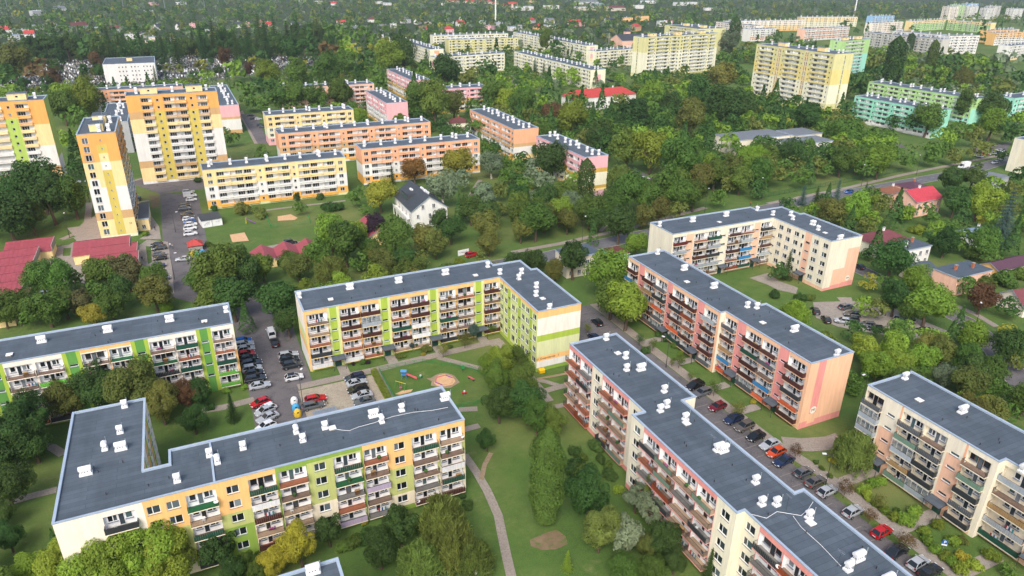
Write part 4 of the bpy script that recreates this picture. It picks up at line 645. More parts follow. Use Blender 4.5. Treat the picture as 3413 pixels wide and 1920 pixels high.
for i, (m, wd, pts) in enumerate(PATHS): strip('path' if m != 'dirt_path' else 'dirt_path', pts, wd, .05 + .001 * (i % 9), m)
for i, (m, pts) in enumerate(SHEETS):
    nm = {'paving': 'pavement', 'soil': 'bare_soil', 'grass_island': 'lawn', 'sand': 'sand_patch', 'asphalt': 'car_park', 'path': 'path', 'dirt_path': 'bare_soil'}[m]
    sheet(nm, pts, (.075 if m in ('grass_island', 'sand') else .06) + .001 * (i % 9), 'grass' if m == 'grass_island' else m)
# painted bay lines of the car park beside the long rows
mk = MB()
for i in range(38):
    y = 146 - i * 3.05; mk.face([(88.6, y, .03), (91.8, y, .03), (91.8, y + .09, .03), (88.6, y + .09, .03)], 'path')
for i in range(12):
    x = 230 + i * 9; y = 199.3 + (x - 230) * .035; mk.face([(x, y, .04), (x + 3, y + .1, .04), (x + 3, y + .22, .04), (x, y + .12, .04)], 'coping')
for i in range(7): mk.face([(331 + i * .15, 199.5 + i, .041), (335 + i * .15, 199.6 + i, .041), (335 + i * .15, 200.1 + i, .041), (331 + i * .15, 200 + i, .041)], 'coping')
struct('road_markings', mk.mesh('road_markings'))
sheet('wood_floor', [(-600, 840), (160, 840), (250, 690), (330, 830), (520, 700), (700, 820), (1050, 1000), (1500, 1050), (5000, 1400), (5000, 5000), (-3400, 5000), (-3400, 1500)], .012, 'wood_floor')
sheet('cemetery', [(-130, 610), (-5, 605), (20, 630), (110, 690), (150, 760), (60, 830), (-100, 830)], .02, 'cemetery_ground')

# ------------------------------------------------------------------ near blocks of flats
def near(name, label, poly, pal, **k):
    FOOT.append(poly); return Block(name, label, poly, 15.5, 5, pal, near=True, **k)
def wire(b, pts):
    m = MB()
    for (x0, y0), (x1, y1) in zip(pts, pts[1:]): m.tube((x0 - b.o[0], y0 - b.o[1], .06), (x1 - b.o[0], y1 - b.o[1], .06), .035, .035, 'stack_white', 5)
    ob('roof_cable', m.mesh('roof_cable'), b.ro, (0, 0, b.zd))
def aerial(b, x, y):
    m = MB(); m.tube((0, 0, 0), (0, 0, 2.6), .03, .02, 'rail_dark', 5)
    for i in range(6): m.tube((-.3 + i * .02, -.5 + i * .2, 2.5), (.3 - i * .02, -.5 + i * .2, 2.5), .012, .012, 'steel', 4)
    m.tube((0, -.55, 2.5), (0, .55, 2.5), .015, .015, 'steel', 4); ob('aerial', m.mesh('aerial'), b.ro, (x - b.o[0], y - b.o[1], b.zd))
S3 = 'x.75:l S1.7:d x.75:l'
b = near('apartment_block', 'long yellow block with dark green stair strips and balconies, cut by the left edge', rect(-62, 145.3, 2.4, 156.4), 'A')
q = 'gbbbbbb'; qo = 'gbbbbbo'
b.facade(0, 'B4 x.2 B4 %s B4.4:%s x.2 B4.4 %s B4.9 x.2 B4.8 %s B4.7:%s x.25:%s B4.2:%s %s B4.7 x.25 B4.3 x.7:l S1.5:d x.75:l B4.1 x.45:ggoobbb' % (S3, q, S3, S3, qo, 'gooooo' + 'o', qo, S3), q, 'b')
b.finish([s for s in STACKS['A']], done=(0,), plain='b'); b.vents(26)
b = near('apartment_block', 'L-shaped yellow and olive block with balconies in front of the car park', [(-25.2, 92.6), (34.6, 92.6), (34.6, 103.8), (-10.6, 103.8), (-10.6, 100.1), (-14.1, 100.1), (-14.1, 121.4), (-25.2, 121.4)], 'B')
b.facade(0, 'x5.7:b B4.3:b x.9:b W2.4:cbmmooo W2.7:cbmmooo x.3:cgmmooo B4.3:gcmmooo W4.3:gggmooo B4.1:gccmooo x.25:g B4.4:gcccggg W3.9:gccmmmg B4.5:gccmmmg x.3:g B4.0:gcmmooo W4.0:gcmmooo B4.5:gcmmooo x.3:gccmmoo B4.2:gccmmoo x.4:gcccmoo', 'gcccooo', 'c')
b.facade(5, 'w2.5:oooooooo S1.3:l w2.4:bbbbbbb w2.2:o S1.3:l w2.5:bbbbbbb w2:ooooooo S1.3:l w2.2:bbbbbbb w2', 'bbbbbbb', 'c')
b.facade(6, 'W3 W3 W3', 'o')
b.finish(STACKS['B'], done=(0, 5, 6), plain='b')
wire(b, [(14, 99.2), (15.3, 98.2), (16.3, 97.6), (18, 98.0), (20.4, 98.1), (24, 98.6), (27.5, 98.4), (30.6, 97.6), (33.4, 97.4)]); cpd = MB(); cpd.box((18.9 + 1.5, .4, 0), (19.2 + 1.5, 10.8, .22), 'coping'); ob('parapet_divider', cpd.mesh('parapet_divider'), b.ro, (0, 0, b.zd)); b.vents(40)
C = b = near('apartment_block', 'L-shaped yellow and lime block round the playground lawn', [(17, 145), (64.2, 145), (64.2, 124), (75.2, 124), (75.2, 146.5), (73.6, 146.5), (73.6, 153), (66, 153), (66, 156.5), (17, 156.5)], 'C')
Sg = 'x.5:p E1.5:l x.6:p'
b.facade(0, 'x.4:o B4.8 %s B4.6 x.2:o B4.5 %s B4.6 x.2:o B4.6 %s B4.5 x.2:o B4.5 %s B4.2 x.1:p' % (Sg, Sg, Sg, Sg), 'loooooo', 'y')
b.facade(1, 'W2.3 x.4:l W2.3 S1.5:llllllo x.3 W2.3 w1.5 S1.5:llllllo W2.3 W2.3 S1.4:llllllo W2.2 x.5', 'lpppppo', 'c')
b.facade(2, 'x1:@g.06,w.17,o.25,v.5,l.6,b.88,o.992', 'o')
b.facade(9, 'x1:@w.3,o.42,p.6,b.992', 'o')
b.finish(STACKS['C'], done=(0, 1, 2, 9), plain='p'); b.vents(30)
lettering('ul. Gospodarcza   1', b.root, (64.2 - 17 + 2.9, -21.02, 3.25), (R(90), 0, 0), .75)
b = near('apartment_block', 'long stepped cream and pink block running out of the bottom of the picture', [(63.6, 108.5), (63.6, 82.3), (61.2, 82.3), (61.2, 56.1), (62.6, 56.1), (62.6, 18), (73.7, 18), (73.7, 56.1), (71.9, 56.1), (71.9, 82.3), (74.7, 82.3), (74.7, 108.5)], 'D')
kk = 'kkkkkkk'
b.facade(0, 'B4.6 B4.5 W3.7:k%s B3.9 B5.0 W4.4:k%s' % ('f' * 6, 'f' * 6), kk, 'k')
b.facade(2, 'W3.7:kffffff B4.6 B4.6 B5.1 B4.4 W4.1:kffffff', kk, 'k')
b.facade(4, 'W3.2:kffffff B4.6 B4.6 B4.8 B4.4 W4:kffffff W4:kffffff B4.6 B4.6', kk, 'k')
b.finish(STACKS['D'], done=(0, 2, 4), plain='f'); b.vents(56)
wire(b, [(62.9, 55.5), (64.5, 53.8), (66.8, 54.2), (69.3, 52.2), (71.3, 52.8), (73, 53.6)]); wire(b, [(68.2, 52.6), (67.6, 50.5), (67.5, 47), (67, 43.2)])
for x, y in ((67.6, 69.4), (68.3, 54), (66.6, 43.4)): aerial(b, x, y)
E2 = b = near('apartment_block', 'peach and pink block with a round 243 number sign on its gable', [(101.2, 144), (101.2, 107.3), (102.6, 107.3), (102.6, 82.5), (114, 82.5), (114, 107), (112.5, 107), (112.5, 144)], 'E')
b.facade(0, 'B4.9 x.4 S2.2:k x.2 B4.8 x.15 B4.8 x.1 E2.0:k B4.7 x.15 B4.7 x.1 E2.3:k B4.7 x.7', 'eeeeeee', 'e', )
b.facade(2, 'B4.1 x.1 E2.5:k x.1 B4.8 x.15 B4.7 x.1 E2.5:k B4.9 x.7', 'eeeeeee', 'e')
b.facade(3, 'x2.2:@k.1,e.992 x2:@k.05,e.2,k.992 x7.2:@k.1,e.992', 'e')
b.facade(1, 'x1:f', 'f')
b.finish(STACKS['E'], done=(0, 1, 2, 3), plain='e'); b.vents(26)
sg = MB(); n = 20; sg.face([(.85 * math.cos(2 * math.pi * i / n), 0, .85 * math.sin(2 * math.pi * i / n)) for i in range(n)], 'paint_b'); so_ = ob('number_disc', sg.mesh('number_disc'), b.root, (1.4 + 3.2, -61.53, 3.9)); lettering('243', so_, (0, -.012, 0), (R(90), 0, 0), .8)
b = near('apartment_block', 'L-shaped cream and peach block with balconies near the main street', [(122.3, 153.2), (160, 153.2), (160, 130.6), (172.2, 130.6), (172.2, 152.9), (170.6, 152.9), (170.6, 160.7), (161, 160.7), (161, 164.5), (122.3, 164.5)], 'F')
qq = 'qqqqqff'
b.facade(0, 'x.4:f B4.5:%s S2.6:%s x.2:f B4.8 B4.6 E2.9:fffffff B4.8 B4.6 x.5 E2.3:qqqqqqf x.2 B4.4' % ('qffffff', 'qqqqqqf'), 'qffffff', 'c')
b.facade(1, 'S2 W3.2 W2.9 W3.3 w1.3 x.3 E2.4:qqqqqqq W3.4 W3.4', 'qffffff', 'c')
b.facade(2, 'x3:@k.05,f.992 x4.5:@k.08,q.4,f.992 x4.8:@k.1,q.78,f.992', 'f')
b.facade(9, 'x6:f x3:@q.55,f.992', 'f')
b.finish(STACKS['F'], done=(0, 1, 2, 9), plain='f'); b.vents(30)
sg = MB(); sg.face([(.85 * math.cos(2 * math.pi * i / n), 0, .85 * math.sin(2 * math.pi * i / n)) for i in range(n)], 'paint_b'); so_ = ob('number_disc', sg.mesh('number_disc'), b.root, (37.7 + 9.6, -22.63, 2.6)); lettering('244', so_, (0, -.012, 0), (R(90), 0, 0), .8)
b = near('apartment_block', 'cream and peach block with brown entrance roofs in the bottom right corner', [(106.3, 72.6), (106.3, 48.2), (108, 48.2), (108, 15), (119.5, 15), (119.5, 48), (118, 48), (118, 72.6)], 'G')
b.facade(0, 'B3.9 x.2:f E3.2:qqqqfff x.3:O B4.3 B4.4 x.3:f E2.6:qqqqqff x.35:O B4.1 x.8:f', 'qffffff', 'f', 'paint_f')
b.facade(2, 'B4.6 E3:qqqqqff B4.4 B4.4 E3:qqqqqff B4.4', 'qffffff', 'f', 'paint_f')
b.finish(STACKS['G'], done=(0, 2), plain='f'); b.vents(18)
b = near('apartment_block', 'roof corner of a block showing at the bottom edge', rect(-16, 59.5, 8.7, 70.8), 'B')
b.finish(STACKS['H'], plain='b'); b.vents(6)

# ------------------------------------------------------------------ blocks and towers farther off
def auto5(L):
    n = max(1, round((L - 5.2) / 12.6)); return 'W4 ' + ' s3 '.join(['L4.8 L4.8'] * n) + ' W4'
def slab(label, poly, H=15.5, fl=5, front=None, left=None, right=None, cols='wwwwwww', gable=None, stacks=7, name='apartment_block', lift=0, gcol=None):
    FOOT.append(poly); b = Block(name, label, poly, H, fl, plinth=.9 if H < 20 else 1.1, top=1.0)
    done = []; e_len = lambda e: (Vector(poly[(e + 1) % 4]) - Vector(poly[e])).length
    for e, t in ((0, front), (3, left), (1, right)):
        if t is None: continue
        b.facade(e, auto5(e_len(e)) if t == 'auto' else t, cols); done.append(e)
    for e in (0, 1, 3):
        if e not in done and gable: b.facade(e, gable if ' ' in gable else 'x1:' + gable, cols); done.append(e)
    st = []; a, c, d = Vector(poly[0]), Vector(poly[1]), Vector(poly[3]); lx, ly = (c - a), (d - a); long = lx.length >= ly.length; u, v = (lx, ly) if long else (ly, lx)
    for i in range(stacks):
        for off in ((.55,) if i % 3 else (.5, .72)):
            p = a + u * ((i + .5 + b.rnd.uniform(-.12, .12)) / stacks) + v * off; st.append(('t', p.x, p.y))
    b.finish(st, done=done, plain=gcol or cols[-2:][0]); 
    for i in range(lift):
        p = a - Vector(b.o) + u * ((i + .5) / lift) + v * .5; m = MB(); m.box((-3.2, -2, 0), (3.2, 2, 2.3), 'paint_y'); m.box((-3.35, -2.15, 2.3), (3.35, 2.15, 2.5), 'coping', skip='t'); m.face([(-3.35, -2.15, 2.46), (3.35, -2.15, 2.46), (3.35, 2.15, 2.46), (-3.35, 2.15, 2.46)], 'felt')
        m.box((-.4, -2.02, 1.0), (.4, -2.0, 1.6), 'black_slot'); ob('lift_housing', m.mesh('lift_housing'), b.ro, (p.x, p.y, b.zd), 0 if long else math.pi / 2)
    return b
tw = 'wyytwwwwyytIII'; ts = 'wzzzzzzzzzzIII'
slab('orange and white tower block with lime stair strips at the left edge', rect(-86, 334, -48.6, 346), 36, 12, 'x4.5 L4.5 s4.4:%s L9.4 s4.4:%s L4.6 x5.5' % ('wLLLLLLLLLIIII', 'wLLLLLLLLLLIII'), right='x1:@y.1,w.35,L.992', cols='wyytwwwyyyIIII', stacks=5, lift=2)
b = slab('narrow orange tower showing its gable with the number 33', rect(-31.6, 259.8, -20.5, 289.7), 35.5, 12, 'x.6 X3.2:%s x1.6 n2.9:%s x3.7' % ('NyytwwwwyytIII', 'NzzzzzzzzwyzII'), right='W3 L4.6 s3 L4.6 L4.6 s3 L4.6 W3', cols='NyytwwwyyyIIII', stacks=0, lift=2)
lettering('33', b.root, (9.6, -.015, 4.6), (R(90), 0, 0), .9)
for x, y in ((6.3, 7.5), (9.0, 7.5), (6.2, 22), (8.8, 22)): ob('chimney', m_stack('t'), b.ro, (x, y - 3.6, b.zd))
slab('wide orange, yellow and white tower block with olive stair strips', rect(-19.6, 327, 14.9, 338.5), 36.7, 12, 'x5.5 L4.6 s4.4:%s L4.7 L4.7 s4.4:%s L4.5 x4.5' % (ts, ts), right='x1:@y.12,w.4,I.992', cols=tw, stacks=5, lift=2)
slab('pale yellow block with white balcony bands beside the lawn', rect(3.2, 279.8, 56.4, 290.8), front='W4.5 L4.9 L4.9 L4.3 s3.5 L4.7 L4.6 s3 L4.8 L4.8 L4.8 W4.4', cols='vZwwyyy', gable='@Z.2,w.6,y.992', stacks=8)
slab('orange block with a tan band behind the white house', rect(65.3, 290, 118.7, 301), front='auto', cols='wZwwOOO', gable='@Z.25,w.55,t.62,O.992', stacks=8)
slab('longest orange block, standing between two shorter blocks', rect(37.9, 333.8, 110.4, 345), front='auto', cols='wZwtOOO', gable='@r.2,w.5,O.992', stacks=11)
slab('pale yellow block with a pink foot behind the longest orange block', rect(38.3, 381, 83.3, 392.6), front='auto', cols='rrNNyyy', gable='@r.25,N.5,y.992', stacks=7)
slab('long dusty pink block half hidden by trees in front of the cemetery', rect(57.8, 468, 117.2, 480), front='auto', cols='iiiiiii', stacks=9)
slab('pink block end-on with grey balconies left of the big trees', rect(104.5, 393, 117, 439.5), left='auto', cols='hhwwrrr', gable='@m.22,r.992', stacks=7)
slab('taller standing pink block behind, with a plain pink gable', rect(144, 471.8, 157, 534), left='auto', cols='hhwhrrr', gable='@m.2,r.992', stacks=8)
slab('low-lying pink block joined to the corner of the pink gable', rect(143.2, 429, 181.5, 441), front='auto', cols='Nhwhrrr', stacks=6)
slab('orange block end-on, its orange gable beside the park', rect(140.8, 301.5, 153.8, 358), left='auto', cols='yZwtOOO', gable='@y.2,w.45,t.55,O.992', stacks=9)
slab('pink block end-on with a tall dark poplar at its gable', rect(144.6, 242, 155.8, 285.5), left='auto', cols='yyNhrrr', gable='@y.12,h.2,N.55,h.66,r.992', stacks=7)
slab('pink gable block partly hidden by the wide orange tower', rect(18.5, 419, 29, 496), cols='wwwwrrr', gable='@t.12,w.5,t.58,r.992', stacks=10, right='auto')
slab('grey-white block between the two orange towers', rect(-36, 391, -24.5, 448), cols='VVVVVVV', gable='V', stacks=9, right='auto')
slab('long salmon block in front of the white office building', rect(-55.7, 499.5, 3.2, 511.5), front='auto', cols='wwwwOOO', stacks=9)
slab('white four-storey office building beside the cemetery', rect(-49.5, 645, -13, 690), 14.5, 4, 'x9 s2.2 s2.2 s2.2 x1.4 s2.2 s2.2 s2.2 x1.4 s2.2 s2.2 s2.2 x2', right='x1:w', cols='w', stacks=0, name='office_building', lift=1)
slab('cream block with red balconies and a salmon square on its gable', rect(219.5, 657, 233, 795), left='auto', cols='NNNNNNN', gable='x4:N x5:@N.55,O.9,N.992 x4:N', stacks=16)
slab('hindmost of the three pale yellow rows', rect(270, 794, 362, 806), front='auto', cols='NNNNNNN', stacks=12)
slab('middle pale yellow block of the three rows', rect(268.8, 741, 350, 753), front='auto', cols='nnnnnnn', stacks=11)
slab('pale yellow block with pink balconies behind a round dark tree', turned(203.3, 594, 70.7, 12, 9.6), front='auto', left='x4:N x3:@N.5,r.75,N.992 x4:N', cols='NNNNNNN', stacks=9)
slab('long cream block with a spruce pair, half hidden by a tall willow', rect(377, 638, 390, 812), left='auto', cols='NNNNNNN', gable='x4:N x5:@N.5,r.9,N.992 x4:N', stacks=18)
slab('long cream block in front, its gable bearing a pink square', rect(286, 476, 299, 614), left='auto', cols='NNNNNNN', gable='x4:N x5:@N.3,r.75,N.992 x4:N', stacks=15)
slab('cream block with grey balconies left of the big yellow tower', turned(358.3, 589, 60, 12, 10.5), front='auto', left='x4:N x3:@N.4,y.55,r.8,N.992 x4:N', cols='NNNNNNN', stacks=8)
slab('widest yellow and cream tower block above the red-roofed school', turned(360, 516, 93, 13, 10.3), 33.5, 11, 'x4 L5 s2.4 L5.5 L5.5 s2.4 L4.8 W3.2 W3.2 L4.8 s2.4 L5.5 L5.5 L5 s2.4 L5 x3', left='x4 T1.4:n x5', cols='nnNNNNNNnnnnn', stacks=9, lift=3)
slab('small yellow tower showing above the widest tower', rect(478, 594, 512, 650), 32, 11, left='x4 L6 L6 L6 x6', front='x3 W3 x3', cols='n', stacks=6, lift=2)
slab('tall golden yellow tower with twin stair strips', rect(375, 332, 391.5, 401), 38, 12, front='x7 T1.8:n x5', left='s3 L5 L5 s3 T1.2:y T1.2:y s3 L5 L5 s3 T1.2:y T1.2:y s3 L5 L5 s3', cols='nYnNNNNYYYnnnn', stacks=8, lift=2)
slab('light green tower behind the golden yellow tower', turned(512, 447, 43, 12, 12), 32, 11, front='x3 L5 L5 L5 L5 x6', left='x4 W3 x5', cols='wwUUUUUUGGGGG', stacks=6, lift=2)
slab('mint green block with brown balconies', rect(377, 258.7, 389.8, 313), left='auto', cols='wwTTTTT', gable='@U.5,T.992', stacks=7)
slab('pale green block with red balconies behind the mint one', rect(436, 277, 449, 353), left='auto', cols='wUGGGGG', gable='@U.6,G.992', stacks=10)
slab('mint and white gable block cut by the right edge', rect(462.5, 269, 520, 281), front='auto', cols='wUUUUTT', gable='x2:U x6:@U.2,w.7,U.992 x3:U', stacks=5)
slab('cream gable block beside the main street at the right edge', rect(348, 184, 386, 197.5), front='auto', cols='fffffff', gable='x4:f x4:@f.3,c.8,f.992 x4:f', stacks=3)
far = [('c1', 'long peach block in the back row of the far estate', turned(772, 889, 136, 12, -7), 'ooyybbb'), ('c2', 'pink and white striped block of the far estate', turned(764, 732, 100, 12, 9), 'wwiwiwi'), ('c3', 'cream block with blue balconies under the right-hand mast', turned(962, 935, 105, 12, -14), 'NNNNyyy'),
       ('c4', 'pale blue block of the far estate', turned(1110, 918, 56, 12, 2), 'wjjjjjj'), ('c5', 'cream block with orange balconies beside the dark bush', turned(958, 790, 78, 12, 7), 'bbbbbbb'), ('c6', 'lime block with a yellow top edge in the far estate', turned(1062, 803, 90, 12, 6), 'GGGGGyy'),
       ('c8', 'white block with red entrance roofs in the far estate', turned(800, 555, 42, 12, -10), 'bwwwwwww'), ('c9', 'orange-topped block at the right of the far estate', turned(962, 606, 62, 12, -6), 'wwwwooo'), ('c10', 'white block with orange corner strips nearest in the far estate', turned(802, 486.5, 60, 12, 8), 'yywwwww'), ('c12', 'low orange-topped block behind white block', turned(990, 634, 70, 12, 3), 'wwwwooo'), ('c0', 'white and salmon block left of the pink striped block', turned(690, 752, 46, 14, 4), 'iwiwwww')]
for k, lb, P, cl in far: slab(lb, P, 20 if k == 'c8' else 15.5, 6 if k == 'c8' else 5, front='auto', cols=cl, gable=cl[-1], stacks=max(3, int((Vector(P[1]) - Vector(P[0])).length / 9)), name='apartment_block')
slab('long grey and mint block with saw-tooth stair towers', rect(765, 538, 778, 640), 19, 6, left='auto', cols='KKKKKKKK', gable='K', stacks=8)
slab('white wing behind the long grey and mint block', rect(803, 570, 816, 630), 20, 6, left='auto', cols='wwwwwwww', stacks=5)
slab('yellow wing turning away from the lime block', rect(1148, 735, 1160, 806), left='auto', cols='GGGGGyy', gable='y', stacks=5)
slab('peach wing beside the far white and salmon block', rect(742, 800, 755, 884), left='auto', cols='bbbbbbb', stacks=5)
for i, (x, y, L, c, hh) in enumerate(((1407, 990, 26, 'b', 24), (1436, 996, 22, 'G', 27), (1461, 985, 24, 'w', 24), (1490, 1010, 30, 'j', 28), (1500, 975, 26, 'w', 21), (1530, 985, 26, 'K', 24), (1560, 960, 30, 'w', 20))):
    slab(['white', 'pale green', 'second white', 'pale blue', 'low white', 'grey', 'lowest white'][i] + ' modern block in the far top right corner', rect(x, y, x + L, y + 16), hh, int(hh / 3), front='W3 L4.5 L4.5 W3' if L < 28 else 'W3 L4.5 L4.5 L4.5 W3', left='W3 L4.5 W3', cols=c, stacks=2)

# ------------------------------------------------------------------ houses, school, church, garages
def tile_mat(name, h, row=.35, wid=.3, dark=.75):
    m = bpy.data.materials.new(name); m.use_nodes = True; n = m.node_tree.nodes; L = m.node_tree.links; b = n['Principled BSDF']
    tc = n.new('ShaderNodeTexCoord'); nz = n.new('ShaderNodeTexNoise'); nz.inputs['Scale'].default_value = .8; nz.inputs['Detail'].default_value = 6; L.new(tc.outputs['Object'], nz.inputs['Vector'])
    wv = n.new('ShaderNodeTexWave'); wv.wave_type = 'BANDS'; wv.bands_direction = 'X'; wv.inputs['Scale'].default_value = .9 / wid * .35; L.new(tc.outputs['Object'], wv.inputs[0])
    mr = n.new('ShaderNodeMapRange'); mr.inputs[1].default_value = .25; mr.inputs[2].default_value = .75; mr.inputs[3].default_value = .8; mr.inputs[4].default_value = 1.12; L.new(nz.outputs[0], mr.inputs[0])
    m2 = n.new('ShaderNodeMapRange'); m2.inputs[3].default_value = .9; m2.inputs[4].default_value = 1.05; L.new(wv.outputs[1], m2.inputs[0])
    ml = n.new('ShaderNodeMath'); ml.operation = 'MULTIPLY'; L.new(mr.outputs[0], ml.inputs[0]); L.new(m2.outputs[0], ml.inputs[1])
    mx = n.new('ShaderNodeMix'); mx.data_type = 'RGBA'; mx.blend_type = 'MULTIPLY'; mx.inputs[0].default_value = 1; mx.inputs[6].default_value = lin(h); L.new(ml.outputs[0], mx.inputs[7]); L.new(mx.outputs[2], b.inputs['Base Color'])
    b.inputs['Roughness'].default_value = .6; bp = n.new('ShaderNodeBump'); bp.inputs['Strength'].default_value = .4; bp.inputs['Distance'].default_value = .05; L.new(wv.outputs[1], bp.inputs['Height']); L.new(bp.outputs[0], b.inputs['Normal']); M[name] = m
for k, h in dict(r='#b8433c', d='#3f4449', n='#6b3d38', y='#767b80', w='#d9dcde', b='#7f93a8', m='#a04a52', q='#763f42', B='#8a5a40', R='#c0404a', D='#4f5a64', P='#5a3a48', k='#c79a9a').items(): tile_mat('roof_' + k, h)
WALLC = {'w': 'w', 'p': 'i', 't': 'x', 'k': 'r', 'y': 'V', 'o': 'o'}
def house(name, label, x, y, L, D, az, eave, ridge, kind, roof, wall, wins=(4, 2), chim=1, cat='house', group=None, near=False, sides=True, over=.5, ridge_y=None):
    """rectangular house, front along +x from (x, y), ridge along x"""
    o = thing(name, label, cat, (x, y, 0), R(az), group); c, s_ = math.cos(R(az)), math.sin(R(az))
    FOOT.append([(x + u * c - v * s_, y + u * s_ + v * c) for u, v in ((-1, -1), (L + 1, -1), (L + 1, D + 1), (-1, D + 1))])
    w_ = MB(); wm = 'paint_' + wall; ry = D / 2 if ridge_y is None else ridge_y
    w_.box((0, 0, 0), (L, D, eave), wm, skip='bt')
    if kind == 'g':
        for xx, q in ((0, 1), (L, 0)):
            t = [(xx, 0, eave), (xx, D, eave), (xx, ry, ridge - .15)]; w_.face(t if q == 0 else t[::-1], wm)
    ob('wall', w_.mesh('wall'), o)
    r = MB(); k = over; rm = 'roof_' + roof
    sl = (ridge - eave) / max(ry, .1); ze = eave - k * sl * .6
    if kind == 'g':
        for y0, z0 in ((-k, ze), (D + k, ze)):
            q = [(-k, y0, z0), (L + k, y0, z0), (L + k, ry, ridge), (-k, ry, ridge)]; r.face(q if y0 < 0 else q[::-1], rm)
            q2 = [(p[0], p[1], p[2] - .18) for p in q]; r.face(q2[::-1] if y0 < 0 else q2, rm)
            r.face([q[0], q2[0], q2[1], q[1]], 'coping'); r.face([q[1], q2[1], q2[2], q[2]], 'coping'); r.face([q[3], q2[3], q2[0], q[0]], 'coping')
    elif kind == 'h':
        hx = min(L / 2 - .3, D / 2); A = [(-k, -k, ze), (L + k, -k, ze), (L + k, D + k, ze), (-k, D + k, ze)]; P0, P1 = (hx, D / 2, ridge), (L - hx, D / 2, ridge)
        for q in ([A[0], A[1], P1, P0], [A[1], A[2], P1], [A[2], A[3], P0, P1], [A[3], A[0], P0]): r.face(q, rm)
        r.face(A[::-1], 'coping')
    else:
        r.box((-k * .4, -k * .4, eave), (L + k * .4, D + k * .4, eave + .35), 'coping', skip='t'); r.face([(-k * .4, -k * .4, eave + .35), (L + k * .4, -k * .4, eave + .35), (L + k * .4, D + k * .4, eave + .35), (-k * .4, D + k * .4, eave + .35)], rm)
    ro = ob('roof', r.mesh('roof'), o)
    rn = random.Random(label + name + str(x))
    for i in range(chim):
        cx = L * (i + .7) / (chim + .4); cz = ridge - .5 if kind != 'f' else eave + .35; m = MB(); m.box((-.35, -.3, 0), (.35, .3, 1.5), 'stack_white' if rn.random() < .6 else 'floor_terracotta'); m.box((-.42, -.37, 1.5), (.42, .37, 1.65), 'concrete'); ob('chimney', m.mesh('chimney'), ro, (cx, ry + (0 if kind != 'f' else rn.uniform(-1, 1)), cz))
    nx, nz = wins
    if nx:
        for f in range(nz):
            z = .9 + f * 2.8
            if z + 1.4 > eave: break
            for i in range(nx):
                put_window(o, ((L / nx) * (i + .5) - .6, -.04, z), 0, 1.2, 1.35, [.5, .5], near)
            if sides:
                m2 = max(1, int(D / 4))
                for i in range(m2):
                    put_window(o, (-.04, D * (i + .5) / m2 + .5, z), -math.pi / 2, 1.0, 1.3, [.5, .5], near); put_window(o, (L + .04, D * (i + .5) / m2 - .5, z), math.pi / 2, 1.0, 1.3, [.5, .5], near)
    return o
W_ = house('gabled_house', 'white gabled house with dark grey roof and front balconies among the trees', 67.6, 251, 22, 13.2, -90, 6.6, 11.2, 'g', 'd', 'w', (5, 2), 0, near=True)
for x, y, k in ((9, 8.2, 'C'), (12.5, 8.4, 'C'), (15, 8.4, 'c'), (14, 7.2, 'C'), (8, 4.4, 'C')): ob('chimney', m_stack(k), W_, (x, y, 9.3 if y > 5 else 9.0))
bl = MB(); bl.box((3, -1.5, 3.0), (20, -.01, 3.2), 'paint_w'); bl.box((3, -1.55, 3.2), (20, -1.47, 4.1), 'paint_w')
for x in (3.2, 7, 11, 15, 19.6): bl.box((x, -1.5, 0), (x + .25, -1.25, 3), 'paint_w')
ob('balcony', bl.mesh('balcony'), W_); dm = MB(); dm.box((6, 1.2, 7.6), (12.5, 4.8, 9.9), 'roof_d', skip='b'); dm.box((6.4, 1.16, 7.9), (12.1, 1.199, 9.4), 'glass'); ob('dormer', dm.mesh('dormer'), W_)
for xx in (3.6, 7.6): put_window(W_, (22.04, xx, 6.9), math.pi / 2, 1.1, 1.5, [.5, .5], True)
house('villa', 'peach house under a bright red hipped roof beside the main street', 245, 166.5, 14, 10.5, 0, 6.2, 9.4, 'g', 'R', 'i', (4, 2), 1, near=True)
house('villa', 'low peach house with a brown-orange roof adjoining the red-roofed one', 249.5, 179.5, 9, 9.5, 0, 4.6, 6.6, 'h', 'B', 'x', (3, 1), 1)
house('villa', 'dark purple-brown roofed wing behind the red and brown roofs', 259, 178.2, 9.5, 9, 0, 6, 7.8, 'h', 'P', 'i', (2, 2), 1)
house('villa', 'house with a wide wine-red hipped roof right of the peach L-shaped block', 196.3, 142.5, 15, 10, 0, 4.5, 7, 'h', 'q', 'f', (4, 1), 1)
house('villa', 'white house with a flat dark felt roof below the wine-red roof', 195.8, 132.8, 12, 6.8, 0, 6, 6.4, 'f', 'D', 'w', (4, 2), 2)
house('villa', 'peach flat-roofed house with dark felt roof and brick chimneys', 192, 112.6, 15, 7.5, 0, 5.6, 6, 'f', 'D', 'i', (4, 1), 2, near=True)
house('annex', 'low white and grey-roofed annex behind the peach flat-roofed house', 190.8, 124, 8.2, 5.5, 0, 3.4, 4.6, 'g', 'D', 'x', (2, 1), 0)
house('outbuilding', 'orange outbuilding with a purple-brown tin roof at the right edge', 215, 115, 16, 5.8, 0, 3.2, 4.8, 'g', 'P', 'o', (3, 1), 0)
house('bungalow', 'white-walled bungalow with a wine-red roof at the right edge', 196.5, 96, 13, 9, -10, 3, 6.4, 'g', 'q', 'b', (3, 1), 1)
house('bungalow', 'house with a blue-grey tin roof beside the big blue spruce', 236, 136, 11, 8, 0, 3.2, 5.2, 'h', 'b', 'w', (3, 1), 1)
house('utility_building', 'grey flat utility building below the white van', 309, 178, 14, 8, 10, 4, 4.4, 'f', 'y', 'V', (2, 1), 0)
house('shop_building', 'small flat shop with a salmon roof at the foot of the pink gable block', 143, 223.5, 8, 9.5, 5, 3.4, 4, 'f', 'k', 'V', (2, 1), 0)
